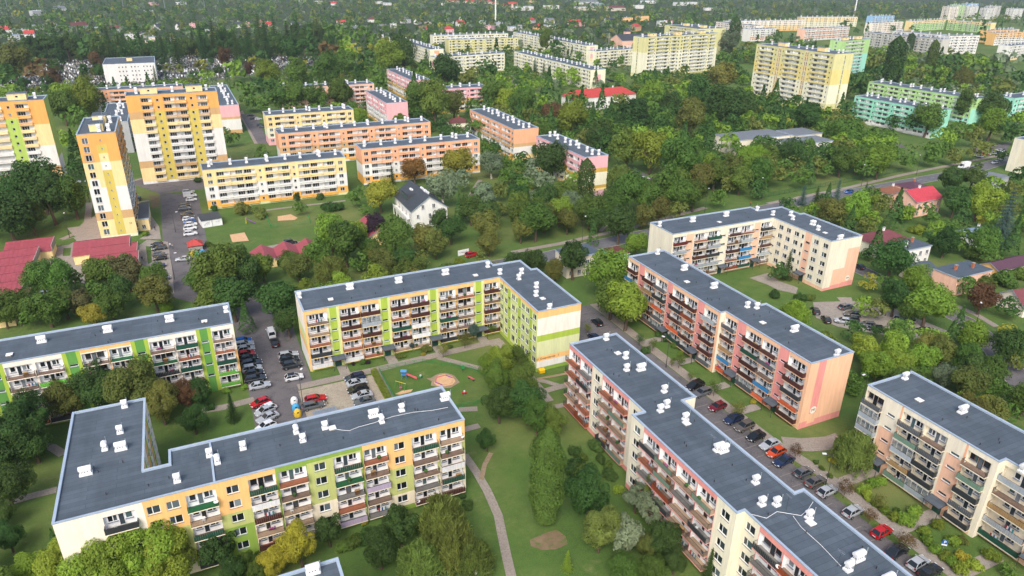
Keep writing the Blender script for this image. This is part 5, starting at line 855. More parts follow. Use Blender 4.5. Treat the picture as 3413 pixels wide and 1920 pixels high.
house('two_storey_building', 'beige two-storey flat-roofed building behind the yellow L-shaped block', 96.5, 168.3, 11.2, 7.5, 0, 6.4, 7, 'f', 'D', 'x', (4, 2), 1, near=True)
house('shed', 'teal metal shed with a rusty brown roof beside the peach block', 115, 171.5, 5.6, 6.6, 0, 3, 3.6, 'f', 'n', 'T', (0, 0), 0)
house('pavilion', 'small yellow house with a brown hipped roof behind the graffiti wall', 136.5, 376.5, 11.5, 9, -5, 5, 7.2, 'h', 'n', 'N', (2, 2), 1)
house('school_building', 'long white school under a red hipped roof', 230.5, 404.5, 50, 14, 2, 8.5, 12.6, 'h', 'r', 'w', (15, 2), 2, near=True)
house('school_wing', 'cream flat-roofed school with a long grey roof among the trees', 247.6, 269.5, 35.5, 16, 0, 7.4, 8, 'f', 'y', 'f', (9, 2), 0)
house('school_wing', 'lower cream school wing with a grey roof to the right', 268.5, 252.8, 26, 12, -2, 7.2, 7.6, 'f', 'y', 'w', (7, 2), 0)
house('school_hall', 'small grey-roofed school hall joined to the cream school', 284, 266, 18, 14, 0, 7.6, 8.2, 'f', 'y', 'f', (4, 2), 0)
house('annex', 'single-storey annex with a dark flat roof at the foot of the 33 tower', -20.3, 264, 3.6, 19, 0, 4.2, 4.8, 'f', 'D', 'y', (1, 1), 0)
ch = house('church', 'small pink church with a solar-panelled dark roof and a round-headed window', 482, 735, 60, 26, 0, 9, 15, 'g', 'd', 'i', (6, 1), 0, cat='church')
tw_ = MB(); tw_.box((18, 20, 9), (24, 26, 17), 'paint_i'); tw_.face([(17.6, 19.6, 17), (24.4, 19.6, 17), (21, 23, 22)], 'roof_d'); tw_.face([(24.4, 19.6, 17), (24.4, 26.4, 17), (21, 23, 22)], 'roof_d'); tw_.face([(24.4, 26.4, 17), (17.6, 26.4, 17), (21, 23, 22)], 'roof_d'); tw_.face([(17.6, 26.4, 17), (17.6, 19.6, 17), (21, 23, 22)], 'roof_d'); ob('bell_turret', tw_.mesh('bell_turret'), ch)
cx = thing('cross', 'tall pale cross standing in the trees beside the church', 'cross', (470, 745, 0)); m = MB(); m.box((-.4, -.4, 0), (.4, .4, 17), 'concrete'); m.box((-3, -.35, 12), (3, .35, 12.7), 'concrete'); ob('shaft', m.mesh('shaft'), cx)
# garages and shops with red sheet roofs
def shed_row(label, x0, y0, x1, y1, z0, z1, door=True):
    o = thing('garage', label, 'garage', (x0, y0, 0)); L, D = x1 - x0, y1 - y0; FOOT.append(rect(x0 - 1, y0 - 1, x1 + 1, y1 + 1)); m = MB()
    m.box((0, 0, 0), (L, D, z0), 'paint_y', skip='bt'); m.face([(L, 0, z0), (L, D, z0), (L, D, z1)], 'paint_y'); m.face([(0, D, z0), (0, 0, z0), (0, D, z1)], 'paint_y'); m.face([(L, D, z0), (0, D, z0), (0, D, z1), (L, D, z1)], 'paint_y'); ob('wall', m.mesh('wall'), o)
    r = MB(); r.face([(-.3, -.4, z0 + .05), (L + .3, -.4, z0 + .05), (L + .3, D, z1 + .05), (-.3, D, z1 + .05)], 'roof_m'); r.box((L + .12, -.4, z0 - .2), (L + .3, D, z1 + .3), 'concrete'); r.box((-.3, D, z1 - .2), (L + .12, D + .12, z1 + .15), 'roof_q'); ro = ob('roof', r.mesh('roof'), o)
    for i in range(1, int(L / 1.2)):
        rb = cached(('seam', round(D, 1), round(z1 - z0, 1)), lambda: (lambda q: (q.face([(0, -.4, .07), (.09, -.4, .07), (.09, D, z1 - z0 + .1), (0, D, z1 - z0 + .1)], 'roof_m'), q.mesh('roof_rib'))[1])(MB())); ob('roof_rib', rb, ro, (i * 1.2, 0, z0 + .03))
    d = MB(); d.box((L * .3, -.06, 0), (L * .3 + 1.1, .02, 2.1), 'panel_rust'); ob('door', d.mesh('door'), o); put_window(o, (L * .62, -.04, 1.0), 0, 1.4, 1.0, [.5, .5], True)
    return o
shed_row('red-roofed garage with a brown door nearest the curved path', -57, 247, -44.2, 255.8, 2.8, 4.3)
for i, (y0, y1) in enumerate(((240.5, 247.5), (233.5, 240.3), (226.8, 233.3), (220, 226.6), (212.8, 219.8), (205.5, 212.6), (198.5, 205.3))):
    shed_row(ORD[i] + ' red-roofed garage from the back in the row at the left edge', -72, y0, -47.5, y1, 2.8, 4.2)
shed_row('red-roofed shop building right below the 33 tower', -37.6, 238.2, -22, 247.3, 2.9, 4.4)
shed_row('red-roofed shop with a round vent in front of the other red roof', -32.5, 232.5, -19.8, 240.2, 2.9, 4.2)
shed_row('frontmost red-roofed shop with faded pink sheets beside the car park', -32.3, 224.4, -19.3, 232.3, 2.6, 4.0)
for i, (x, y, w2, d2, lb) in enumerate(((3.5, 216, 5.6, 7, 'half hidden leftmost'), (12.6, 212.3, 6.4, 9, 'second from left'), (19.6, 212.6, 6.4, 9, 'third from left'), (26.4, 212.6, 6.4, 9, 'rightmost'))):
    house('kiosk', lb + ' of the row of kiosks with red gabled roofs', x + w2, y, d2, w2, 90, 2.7, 4.5, 'g', 'm', 'y', (0, 0), 0, cat='kiosk')
house('pavilion', 'yellow pavilion with a large red gabled roof beside the purple trees', 57.5, 218, 16, 9, 90, 3, 5.6, 'g', 'm', 'y', (3, 1), 0)
ct = thing('container', 'pair of white containers under one dark roof with black graffiti', 'container', (0, 259, 0), R(8)); FOOT.append(rect(-1, 257, 9, 269)); m = MB(); m.box((0, 0, 0), (3.3, 7, 2.6), 'stack_white'); ob('body', m.mesh('body'), ct); ob('body', m.mesh('body'), ct, (3.45, 0, 0)); m = MB(); m.face([(-.2, -.2, 2.65), (7, -.2, 2.65), (7, 7.2, 3.1), (-.2, 7.2, 3.1)], 'roof_d'); m.face([(7, 7.2, 2.9), (7, -.2, 2.55), (-.2, -.2, 2.55), (-.2, 7.2, 2.9)], 'roof_d'); ob('roof', m.mesh('roof'), ct)
cu = MB()
rg = random.Random(4)
def scribble(w2, h2, n, r):
    m = MB(); p = Vector((-w2 / 2, 0, 0))
    for i in range(n):
        q_ = Vector((-w2 / 2 + w2 * (i + 1) / n + rg.uniform(-.3, .3), 0, rg.uniform(-h2 / 2, h2 / 2))); m.tube(p, q_, r, r, 'rail_dark', 4, False); p = q_
    return m.mesh('graffiti')
ob('graffiti', scribble(1.6, 1.2, 12, .03), ct, (1.6, -.03, 1.3)); ob('graffiti', scribble(1.6, .3, 9, .025), ct, (5.2, -.03, 1.6))
gw = thing('wall', 'low concrete wall with big black graffiti letters', 'wall', (133.6, 374.5, 0), R(-8)); m = MB(); m.box((0, 0, 0), (14, .4, 3), 'concrete'); ob('wall_panel', m.mesh('wall_panel'), gw); lettering('ARUS', gw, (7.2, -.03, 1.5), (R(90), 0, 0), 3.2)
sh = thing('bin_shelter', 'small bin shelter with a pointed red roof beside the white cars', 'shelter', (-5.6, 235.5, 0)); FOOT.append(rect(-6, 235, 0, 241)); m = MB(); m.box((.3, .3, 0), (4.5, 4.5, 1.6), 'concrete', skip='b'); ob('wall', m.mesh('wall'), sh); m = MB()
for q_ in ([(0, 0, 2), (4.8, 0, 2)], [(4.8, 0, 2), (4.8, 4.8, 2)], [(4.8, 4.8, 2), (0, 4.8, 2)], [(0, 4.8, 2), (0, 0, 2)]): m.face(q_ + [(2.4, 2.4, 3.7)], 'roof_r')
ob('roof', m.mesh('roof'), sh); m = MB()
for x in (.3, 4.3):
    for y in (.3, 4.3): m.box((x, y, 1.6), (x + .2, y + .2, 2.1), 'rail_dark')
ob('post', m.mesh('post'), sh)
ms = thing('metal_shed', 'ribbed grey metal roofed shed between parked cars and the yellow block', 'shed', (14.2, 122.6, 0)); m = MB(); m.box((0, 0, 0), (4.4, 2.8, 2), 'steel', skip='bt'); ob('wall', m.mesh('wall'), ms); m = MB()
for i in range(8): m.box((-.2 + i * .6, -.3, 2 + .0), (.36 + i * .6, 3.1, 2.12), 'steel')
ob('roof', m.mesh('roof'), ms)
# the scattered houses beyond the cemetery and the wood
HK = {'g': 'gabled', 'h': 'hipped', 'f': 'flat'}; RC = dict(q='wine',r='red', d='dark grey', n='brown', y='grey', w='white', b='blue-grey', k='pinkish'); WC = dict(w='white', p='peach', t='tan', k='pink', y='grey', o='orange')
rows = {}
for x, y, wd, k in HOUSES: rows.setdefault(k, []).append((view_x(x, y), x, y, wd))
for k, l in rows.items():
    l.sort()
    for r, (_, x, y, wd) in enumerate(l):
        pos = side(r, len(l)); base = '%s house with a %s %s roof' % (WC[k[2]], RC[k[1]], HK[k[0]])
        D = min(wd, 12 if wd < 30 else 16); fl = 6 if wd < 22 else 8
        house('far_house', (pos + ' far ' if pos else 'only far ') + base + ' in the wooded suburb', x - wd / 2, y, wd, D, rnd.choice([0, 0, 12, -10, 35]) if wd < 30 else 5, fl if k[0] == 'f' else fl - 1.2, fl + 2.6, k[0], k[1], WALLC[k[2]], (max(2, int(wd / 4)), 2), 1, group='far houses in the wooded suburb')
# gravestones
grv = []; gf = []; gm = []
cem = [(-130, 612), (-8, 607), (15, 632), (105, 692), (145, 755), (60, 825), (-100, 825)]
mb = MB(); rg = random.Random(3); yy = 612
while yy < 825:
    xx = -130
    while xx < 145:
        x, y = xx + rg.uniform(-.5, .5), yy + rg.uniform(-.5, .5)
        if inside(x, y, cem) and rg.random() < .8:
            hh = rg.uniform(.5, 1.5); m_ = rg.choice(['stack_white', 'concrete', 'concrete', 'charstone', 'panel_silver', 'panel_charcoal', 'panel_grey', 'charstone'])
            if m_ == 'charstone': m_ = 'rail_dark'
            mb.box((x - .6, y - 1.1, 0), (x + .6, y + .9, .35), m_, skip='b'); mb.box((x - .5, y + .9, 0), (x + .5, y + 1.1, hh), m_, skip='b')
        xx += 2.3
    yy += 3.9
o = ob('gravestones', mb.mesh('gravestones')); o['kind'] = 'stuff'; o['label'] = 'crowded grey and white gravestones under the trees'; o['category'] = 'gravestones'

# ------------------------------------------------------------------ trees
LEAF = dict(g='#5d7a33', G='#46652f', l='#7f9a38', y='#98983a', o='#717a3a', b='#6a5634', s='#7a8a6a', P='#40323c', Y='#a39c36', A='#957a3c', r='#6c6a42', B='#5c776c', u='#74843f')
def leaf_mat(k, h):
    m = bpy.data.materials.new('leaf_' + k); m.use_nodes = True; n = m.node_tree.nodes; L = m.node_tree.links
    b = n['Principled BSDF']; b.inputs['Roughness'].default_value = .65; b.inputs['Specular IOR Level'].default_value = .25
    tc = n.new('ShaderNodeTexCoord'); nz = n.new('ShaderNodeTexNoise'); nz.inputs['Scale'].default_value = 2.2; nz.inputs['Detail'].default_value = 4; oi = n.new('ShaderNodeObjectInfo')
    va = n.new('ShaderNodeVectorMath'); va.operation = 'ADD'; L.new(tc.outputs['Object'], va.inputs[0]); L.new(oi.outputs['Location'], va.inputs[1]); L.new(va.outputs[0], nz.inputs['Vector'])
    cr = n.new('ShaderNodeMapRange'); cr.inputs[1].default_value = .3; cr.inputs[2].default_value = .7; cr.inputs[3].default_value = .78; cr.inputs[4].default_value = 1.25; L.new(nz.outputs[0], cr.inputs[0])
    ov = n.new('ShaderNodeMapRange'); ov.inputs[3].default_value = .74; ov.inputs[4].default_value = 1.24; L.new(oi.outputs['Random'], ov.inputs[0])
    ml = n.new('ShaderNodeMath'); ml.operation = 'MULTIPLY'; L.new(cr.outputs[0], ml.inputs[0]); L.new(ov.outputs[0], ml.inputs[1])
    hs = n.new('ShaderNodeHueSaturation'); hs.inputs['Color'].default_value = lin(h); L.new(ml.outputs[0], hs.inputs['Value'])
    hr = n.new('ShaderNodeMapRange'); hr.inputs[3].default_value = .472; hr.inputs[4].default_value = .518; wn = n.new('ShaderNodeMath'); wn.operation = 'FRACT'; w3 = n.new('ShaderNodeMath'); w3.operation = 'MULTIPLY'; w3.inputs[1].default_value = 7.3
    L.new(oi.outputs['Random'], w3.inputs[0]); L.new(w3.outputs[0], wn.inputs[0]); L.new(wn.outputs[0], hr.inputs[0]); L.new(hr.outputs[0], hs.inputs['Hue'])
    L.new(hs.outputs[0], b.inputs['Base Color'])
    tr = n.new('ShaderNodeBsdfTranslucent'); L.new(hs.outputs[0], tr.inputs[0]); mx = n.new('ShaderNodeMixShader'); mx.inputs[0].default_value = .4; L.new(b.outputs[0], mx.inputs[1]); L.new(tr.outputs[0], mx.inputs[2]); L.new(mx.outputs[0], n['Material Output'].inputs[0]); M['leaf_' + k] = m
for k, h in LEAF.items(): leaf_mat(k, h)
mat('bark', '#5a4c3e', var=.2, scale=3, stretch=(1, 1, .3)); mat('birch_bark', '#b9b5aa', var=.2, scale=3)
def crown_mesh(pts, name, size, rg, droop=0):
    """pts: (position, outward normal, size factor); one bent leaf-clump quad each"""
    V = []; F = []
    for p, nrm, sf in pts:
        nn = (nrm + Vector((rg.gauss(0, .34), rg.gauss(0, .34), rg.gauss(0, .34) + .3))).normalized(); a = nn.orthogonal().normalized(); t = rg.uniform(0, 6.28); a = (Matrix.Rotation(t, 3, nn) @ a); b_ = nn.cross(a)
        s1 = size * sf * rg.uniform(.6, 1.25); s2 = s1 * rg.uniform(.5, .9)
        if droop: a = (a * (1 - droop) + Vector((0, 0, -1)) * droop).normalized(); b_ = nn.cross(a).normalized(); s1 *= 1.7; s2 *= .55
        i = len(V); V += [p - a * s1, p + b_ * s2, p + a * s1 - nn * s1 * .25, p - b_ * s2]; F.append((i, i + 1, i + 2, i + 3))
    me = bpy.data.meshes.new(name); me.from_pydata([tuple(v) for v in V], [], F); me.materials.append(M['leaf_g']); me.update(); return me
def sph(rg):
    z = rg.uniform(-1, 1); t = rg.uniform(0, 6.2832); r = math.sqrt(1 - z * z); return Vector((r * math.cos(t), r * math.sin(t), z))
def lobed(seed, n, size, ax=(1, 1, 1.05), lobes=22, lr=(.26, .44), hollow=.5, droop=0):
    rg = random.Random(seed); L = []
    for i in range(lobes):
        d = sph(rg); d.z = d.z * .9 + .12; k = rg.uniform(.35, .78) if i else 0; c = Vector((d.x * k * ax[0], d.y * k * ax[1], d.z * k * ax[2])); L.append((c, rg.uniform(*lr)))
    tot = sum(r * r for _, r in L); pts = []
    for c, r in L:
        for _ in range(int(n * r * r / tot)):
            d = sph(rg)
            if d.z < -.5 and rg.random() < .55: continue
            rr = r * (rg.uniform(hollow, 1.06) if rg.random() < .35 else rg.uniform(.86, 1.05)); pts.append((c + d * rr, (d + c * .5).normalized(), 1))
    return crown_mesh(pts, 'crown', size, rg, droop)
def column(seed, n, size, h, taper=.5):
    rg = random.Random(seed); pts = []
    ph = [(rg.uniform(0, 6.28), rg.uniform(1, 3), rg.uniform(0, 6.28)) for _ in range(9)]
    for _ in range(n):
        z = rg.uniform(-h, h); t = rg.uniform(0, 6.28); f = (z + h) / (2 * h); r = (.55 + .45 * min(1, f / .3)) * (1 if f > .06 else f / .06) * (1 if f < .72 else max(.04, 1 - ((f - .72) / .28) ** 2.2)) * .92
        r *= 1 + .16 * sum(math.sin(t * 3 + a) * math.cos(z * b_ * 2 + c) for a, b_, c in ph) / 3; r *= rg.uniform(.72, 1.05); d = Vector((math.cos(t), math.sin(t), .5)); pts.append((Vector((d.x * r, d.y * r, z)), d.normalized(), 1))
    return crown_mesh(pts, 'crown', size, rg)
def spruce(seed, n, size, h=1.75):
    rg = random.Random(seed); pts = []; tiers = 17
    for i in range(tiers):
        f = i / (tiers - 1); z0 = -h + 2 * h * f * .97; R_ = (1 - f) ** .85 * rg.uniform(.86, 1.06) + .04; nb = max(4, int(13 * (1 - f) + 4)); off = rg.uniform(0, 6.28)
        for j in range(nb):
            t = off + 6.2832 * j / nb + rg.gauss(0, .1); L = R_ * rg.uniform(.7, 1.1); m_ = max(3, int(n * L / (tiers * nb * .5)))
            for k in range(m_):
                q_ = (k + rg.random()) / m_; pts.append((Vector((math.cos(t) * L * q_ + rg.gauss(0, .035), math.sin(t) * L * q_ + rg.gauss(0, .035), z0 - L * q_ * .32 + rg.gauss(0, .03))), Vector((math.cos(t) * .5, math.sin(t) * .5, 1)).normalized(), 1 - q_ * .35))
    return crown_mesh(pts, 'crown', size, rg, .1)
def weeping(seed, n, size):
    rg = random.Random(seed); pts = []
    for i in range(60):
        d = sph(rg); d.z = abs(d.z) * .9; c = Vector((d.x * .75, d.y * .75, d.z * .85)) * rg.uniform(.6, 1); ln = rg.uniform(.5, 1.2)
        for _ in range(n // 60):
            q_ = rg.random(); pts.append((c + Vector((d.x * .25 * q_ + rg.gauss(0, .07), d.y * .25 * q_ + rg.gauss(0, .07), -ln * q_ * q_ + rg.gauss(0, .05))), Vector((d.x, d.y, .4)).normalized(), .9))
    return crown_mesh(pts, 'crown', size, rg, .55)
CROWN = {'d': [lobed(s, 7500, .056, (1, 1, 1.02), 30 + s % 9, (.2, .42)) for s in range(9)], 't': [lobed(50 + s, 6000, .06, (.85, .85, 1.55), 24) for s in range(3)], 'n': [lobed(70 + s, 7000, .055, (1, 1, 1.0), 30, (.2, .32), .3) for s in range(3)],
         'b': [lobed(90 + s, 1900, .1, (1, 1, .62), 18, (.28, .42)) for s in range(4)], 'p': [column(5 + s, 4200, .1, 2.35) for s in range(2)], 'P': [column(21, 17000, .06, 2.78)], 'f': [spruce(s, 6000, .058) for s in range(4)],
         'D': [lobed(200 + s, 19000, .036, (1, 1, 1.02), 40 + s, (.16, .38)) for s in range(3)], 'w': [weeping(s, 9000, .066) for s in range(3)], 'k': [lobed(120 + s, 1700, .045, (1, 1, .85), 26, (.2, .4), .1) for s in range(3)]}
def trunk_mesh(kind, seed):
    rg = random.Random(seed); b = MB(); m_ = 'bark'
    def limb(p, d, ln, r, lev):
        q_ = p + d * ln; b.tube(p, q_, r, r * .62, m_, 6, False)
        if lev:
            for i in range(3 if lev > 1 else 3):
                dd = (d + Vector((rg.gauss(0, .55), rg.gauss(0, .55), rg.uniform(0, .5)))).normalized(); limb(q_, dd, ln * rg.uniform(.5, .75), r * .55, lev - 1)
    limb(Vector((0, 0, -.05)), Vector((rg.gauss(0, .05), rg.gauss(0, .05), 1)).normalized(), 1.0, .11 if kind != 'k' else .05, 3 if kind == 'k' else 2)
    return b.mesh('trunk')
TRUNK = {'d': [trunk_mesh('d', s) for s in range(4)], 'k': [trunk_mesh('k', s + 9) for s in range(3)]}
def straight():
    b = MB(); b.tube((0, 0, -.05), (0, 0, 2.9), .09, .015, 'bark', 7, False); return b.mesh('trunk')
TRUNK['f'] = [straight()]
SHAPE = {'d': ('leafy_tree', 'leafy tree'), 't': ('tall_leafy_tree', 'narrow tree'), 'n': ('pine_tree', 'bushy pine'), 'b': ('shrub', 'shrub'), 'p': ('poplar_tree', 'columnar poplar'), 'P': ('poplar_tree', 'columnar poplar'), 'f': ('spruce_tree', 'pointed spruce'), 'w': ('weeping_tree', 'weeping tree'), 'k': ('sapling', 'thin sapling')}
TONE = dict(g='mid green', G='dark green', l='bright green', y='yellow-green', o='olive green', b='brownish', s='silvery', P='dark purple', Y='golden yellow', A='ochre', r='reddish green', B='blue-green', u='feathery green')
PLACES = [(-30, 150, 'the long yellow block with dark green strips'), (5, 98, 'the L-shaped yellow and olive block'), (-22, 112, 'the wing of the yellow and olive block'), (40, 150, 'the yellow and lime block'), (70, 135, 'the gable lettered Gospodarcza'), (46, 128, 'the playground lawn'), (67, 95, 'the upper half of the stepped pink block'), (66, 55, 'the lower half of the stepped pink block'),
          (107, 125, 'the upper end of the 243 block'), (108, 90, 'the 243 gable'), (145, 158, 'the cream and peach L-shaped block'), (167, 140, 'the number 244 gable'), (112, 50, 'the bottom right block'), (160, 105, 'the small paved car park'), (-28, 290, 'the 33 tower'), (-2, 365, 'the wide orange tower'), (-68, 358, 'the orange tower at the left edge'), (30, 286, 'the pale yellow block beside the lawn'),
          (92, 296, 'the orange block behind the white house'), (74, 338, 'the longest orange block'), (60, 386, 'the pale yellow block with pink foot'), (88, 474, 'the dusty pink block'), (110, 416, 'the pink block left of the big trees'), (150, 500, 'the rear pink block'), (162, 435, 'the low pink block'), (147, 330, 'the orange gable by the park'), (150, 262, 'the pink block with the poplar'), (24, 455, 'the half-hidden pink gable'), (-26, 505, 'the salmon block'),
          (-31, 667, 'the white office building'), (-90, 720, 'the left part of the cemetery'), (60, 730, 'the right part of the cemetery'), (226, 725, 'the cream block with the salmon square'), (238, 600, 'the pale yellow block with pink balconies'), (384, 725, 'the long cream block behind the willow'), (292, 545, 'the cream block with the pink square'), (418, 540, 'the widest yellow tower'), (430, 412, 'the golden yellow tower'), (533, 455, 'the light green tower'),
          (383, 286, 'the mint green block'), (442, 315, 'the pale green block'), (256, 412, 'the red-roofed school'), (266, 275, 'the flat cream school'), (73, 240, 'the white gabled house'), (-58, 225, 'the red garages'), (-26, 235, 'the red-roofed shops'), (20, 215, 'the red kiosks'), (58, 225, 'the red-roofed pavilion'), (252, 175, 'the bright red villa roof'), (203, 146, 'the wine-red villa roof'), (200, 118, 'the peach flat-roofed house'), (225, 118, 'the purple-brown tin roof'),
          (235, 140, 'the blue-grey tin roof'), (200, 100, 'the wine-red bungalow'), (105, 172, 'the beige two-storey building'), (118, 175, 'the teal shed'), (41, 85, 'the footpath at the bottom'), (600, 380, 'the long white shelter roof'), (-45, 270, 'the curved path'), (5, 172, 'the estate road'), (105, 225, 'the middle of the park'), (215, 235, 'the street tree row'), (220, 330, 'the deep park'), (330, 350, 'the wooded end of the park'), (300, 205, 'the far end of the main street'), (720, 500, 'the far estate'), (30, 260, 'the small sand playground')]
def blocked(x, y, pad=0):
    return any(inside(x, y, P) for P in FOOT)
def clear_of_houses(x, y, R_):
    # step a trunk out of a footprint, towards the camera
    for _ in range(14):
        if not blocked(x, y): break
        l = math.hypot(x, y); x -= x / l * .8; y -= y / l * .8
    return x, y
def plant(code, x, y, R_, label, group):
    sh, colr = code[0], code[1]; nm, _ = SHAPE[sh]; rg = random.Random(int(x * 31 + y * 17)); o = thing(nm, label, 'shrub' if sh == 'b' else 'tree', (x, y, 0), rg.uniform(0, 6.28), group)
    cz = {'d': 1.25, 't': 1.7, 'p': 2.6, 'P': 2.9, 'f': 1.78, 'n': 1.2, 'w': 1.15, 'b': .5, 'k': 1.3}[sh]; zs = rg.uniform(.92, 1.15) * (1.14 if sh == 'P' else 1)
    c = ob('crown', rg.choice(CROWN['D' if sh == 'd' and math.hypot(x, y) < 150 else sh]), o, (0, 0, cz * R_ * (1 if sh == 'b' else zs)), 0, (R_ * rg.uniform(.86, 1.1), R_ * rg.uniform(.86, 1.1), R_ * zs)); slot_override(c, ['leaf_' + colr])
    k = 'k' if sh == 'k' else ('f' if sh in 'fpP' else 'd'); tr = rg.choice(TRUNK[k]); s_ = R_ * (.75 if k == 'd' else (.6 if k == 'k' else cz * .6)); 
    if sh == 'b': s_ = R_ * .35
    t = ob('trunk', tr, o, (0, 0, 0), 0, (s_ * (1 if k != 'f' else .55),) * 2 + (s_,))
    if sh == 'w' or colr == 's' and sh == 'd': slot_override(t, ['birch_bark'])
tl = []
for code, x, y, R_ in TREES:
    if code[0] != 'b' or True: x, y = clear_of_houses(x, y, R_)
    tl.append((code, x, y, R_, R_ / math.hypot(x, y)))
# fill in the shrubby ground between the trees placed above
ZONES = [([(84, 200), (140, 203), (140, 285), (122, 285), (98, 262), (86, 225)], 9, 'gGgosl', (3.8, 5.4)), ([(66, 190), (84, 200), (86, 222), (66, 216)], 7, 'gGo', (3.4, 4.8)), ([(-140, 800), (-100, 790), (20, 790), (120, 770), (150, 700), (170, 720), (165, 900), (-140, 900)], 10, 'GGGGGGGGGG', (4.5, 6.5)), ([(-125, 615), (0, 612), (100, 695), (140, 755), (60, 815), (-95, 815)], 30, 'GGGGGGGoo', (3.5, 5)), ([(165, 208), (205, 214), (245, 217), (300, 222), (340, 258), (362, 300), (368, 385), (330, 470), (300, 400), (288, 372), (226, 372), (190, 440), (162, 425), (162, 300), (192, 285), (192, 240), (165, 232)], 8.8, 'ggGGlo', (4.4, 6.4)),
         ([(-95, 262), (-46, 270), (-42, 345), (-95, 345)], 8.5, 'GGg', (3.6, 5.4)), ([(-90, 60), (-31, 60), (-29, 135), (-62, 142), (-90, 142)], 9, 'GGgo', (3, 5)), ([(190, 152), (245, 152), (240, 194), (190, 190)], 7.5, 'gGloo', (2.5, 4)),
         ([(208, 98), (300, 112), (340, 178), (262, 164), (216, 126)], 7.5, 'ggGlo', (2.4, 4)), ([(122, 58), (165, 70), (176, 96), (150, 104), (122, 102)], 8, 'llgo', (3, 4.6)), ([(385, 235), (520, 262), (640, 420), (460, 425), (455, 280), (440, 268), (395, 250)], 11, 'gGlos', (3.4, 5.4)),
         ([(62, 486), (140, 545), (200, 480), (216, 660), (60, 605)], 10, 'gGgol', (3.4, 5.2)), ([(302, 425), (418, 468), (416, 372), (445, 372), (470, 362), (520, 400), (520, 440), (440, 460), (370, 525), (305, 470)], 10, 'gGgo', (3.4, 5)), ([(-140, 515), (-60, 515), (10, 516), (25, 600), (-140, 606)], 10, 'glGo', (3.2, 5)),
         ([(120, 440), (142, 445), (142, 300), (120, 305)], 9, 'gGg', (3.4, 5)), ([(85, 396), (102, 396), (102, 460), (60, 462), (40, 400)], 8, 'ggl', (3.2, 4.8)), ([(238, 480), (282, 480), (282, 590), (240, 580)], 11, 'glg', (3, 4.6)), ([(520, 470), (640, 440), (752, 470), (745, 530), (660, 700), (520, 590)], 12, 'gGlos', (3.6, 5.6)), ([(66, 164), (95, 166), (95, 182), (66, 182)], 7, 'gGo', (2.6, 4)), ([(20, 160), (64, 160), (60, 208), (26, 208), (16, 200)], 9, 'ggol', (3.2, 4.8))]
zr = random.Random(31); ROADS = [(pts, wd / 2 + 1.2) for _, wd, pts in PATHS] + [([(60, 186), (123, 189.5), (225, 198.5), (330, 203), (359, 208.5), (520, 225)], 6.5), ([(184.5, 190), (184, 139), (180.5, 101), (164, 77)], 5.5)]
def on_road(x, y):
    for pts, wd in ROADS:
        for a, b_ in zip(pts, pts[1:]):
            ax, ay, bx, by = a[0], a[1], b_[0], b_[1]; l2 = (bx - ax) ** 2 + (by - ay) ** 2; t = max(0, min(1, ((x - ax) * (bx - ax) + (y - ay) * (by - ay)) / max(l2, .01)))
            if (ax + t * (bx - ax) - x) ** 2 + (ay + t * (by - ay) - y) ** 2 < wd * wd: return True
    return any(inside(x, y, pts) for m_, pts in SHEETS) or any((cx - x) ** 2 + (cy - y) ** 2 < 16 for _, _, cx, cy, _ in CARS)
taken = [(t[1], t[2], t[3]) for t in tl]
for P, sp, pal, rr in ZONES:
    xs = [q_[0] for q_ in P]; ys = [q_[1] for q_ in P]; y = min(ys)
    while y < max(ys):
        x = min(xs)
        while x < max(xs):
            a, b_ = x + zr.uniform(-.4, .4) * sp, y + zr.uniform(-.4, .4) * sp; R_ = zr.uniform(*rr)
            if inside(a, b_, P) and not on_road(a, b_) and not blocked(a, b_) and not blocked(a + 2, b_) and not blocked(a - 2, b_) and not blocked(a, b_ + 2) and all((a - q_[0]) ** 2 + (b_ - q_[1]) ** 2 > (.62 * (R_ + q_[2])) ** 2 for q_ in taken):
                taken.append((a, b_, R_)); tl.append((('d' if len(pal) < 9 else zr.choice('dnnf')) + zr.choice(pal[:8]), round(a, 1), round(b_, 1), round(R_, 1), R_ / math.hypot(a, b_)))
            x += sp
        y += sp
dl = sorted([t for t in tl if t[0][0] in 'd'], key=lambda t: -t[4]); small = set(id(t) for t in dl[300:])
FAR = [t for t in tl if id(t) in small]; tl = [t for t in tl if id(t) not in small]
groups = {}
for t in tl:
    code, x, y, R_, ap = t; pl = min(PLACES, key=lambda p: (p[0] - x) ** 2 + (p[1] - y) ** 2)[2]; groups.setdefault((code, pl), []).append((view_x(x, y), t))
for (code, pl), l in groups.items():
    l.sort(key=lambda a: a[0])
    for r, (_, (code, x, y, R_, ap)) in enumerate(l):
        pos = side(r, len(l)); what = TONE[code[1]] + ' ' + SHAPE[code[0]][1]; plant(code, x, y, R_, ('%s %s near %s' % (pos, what, pl)) if pos else '%s near %s' % (what, pl), SHAPE[code[0]][1] + 's among the houses')
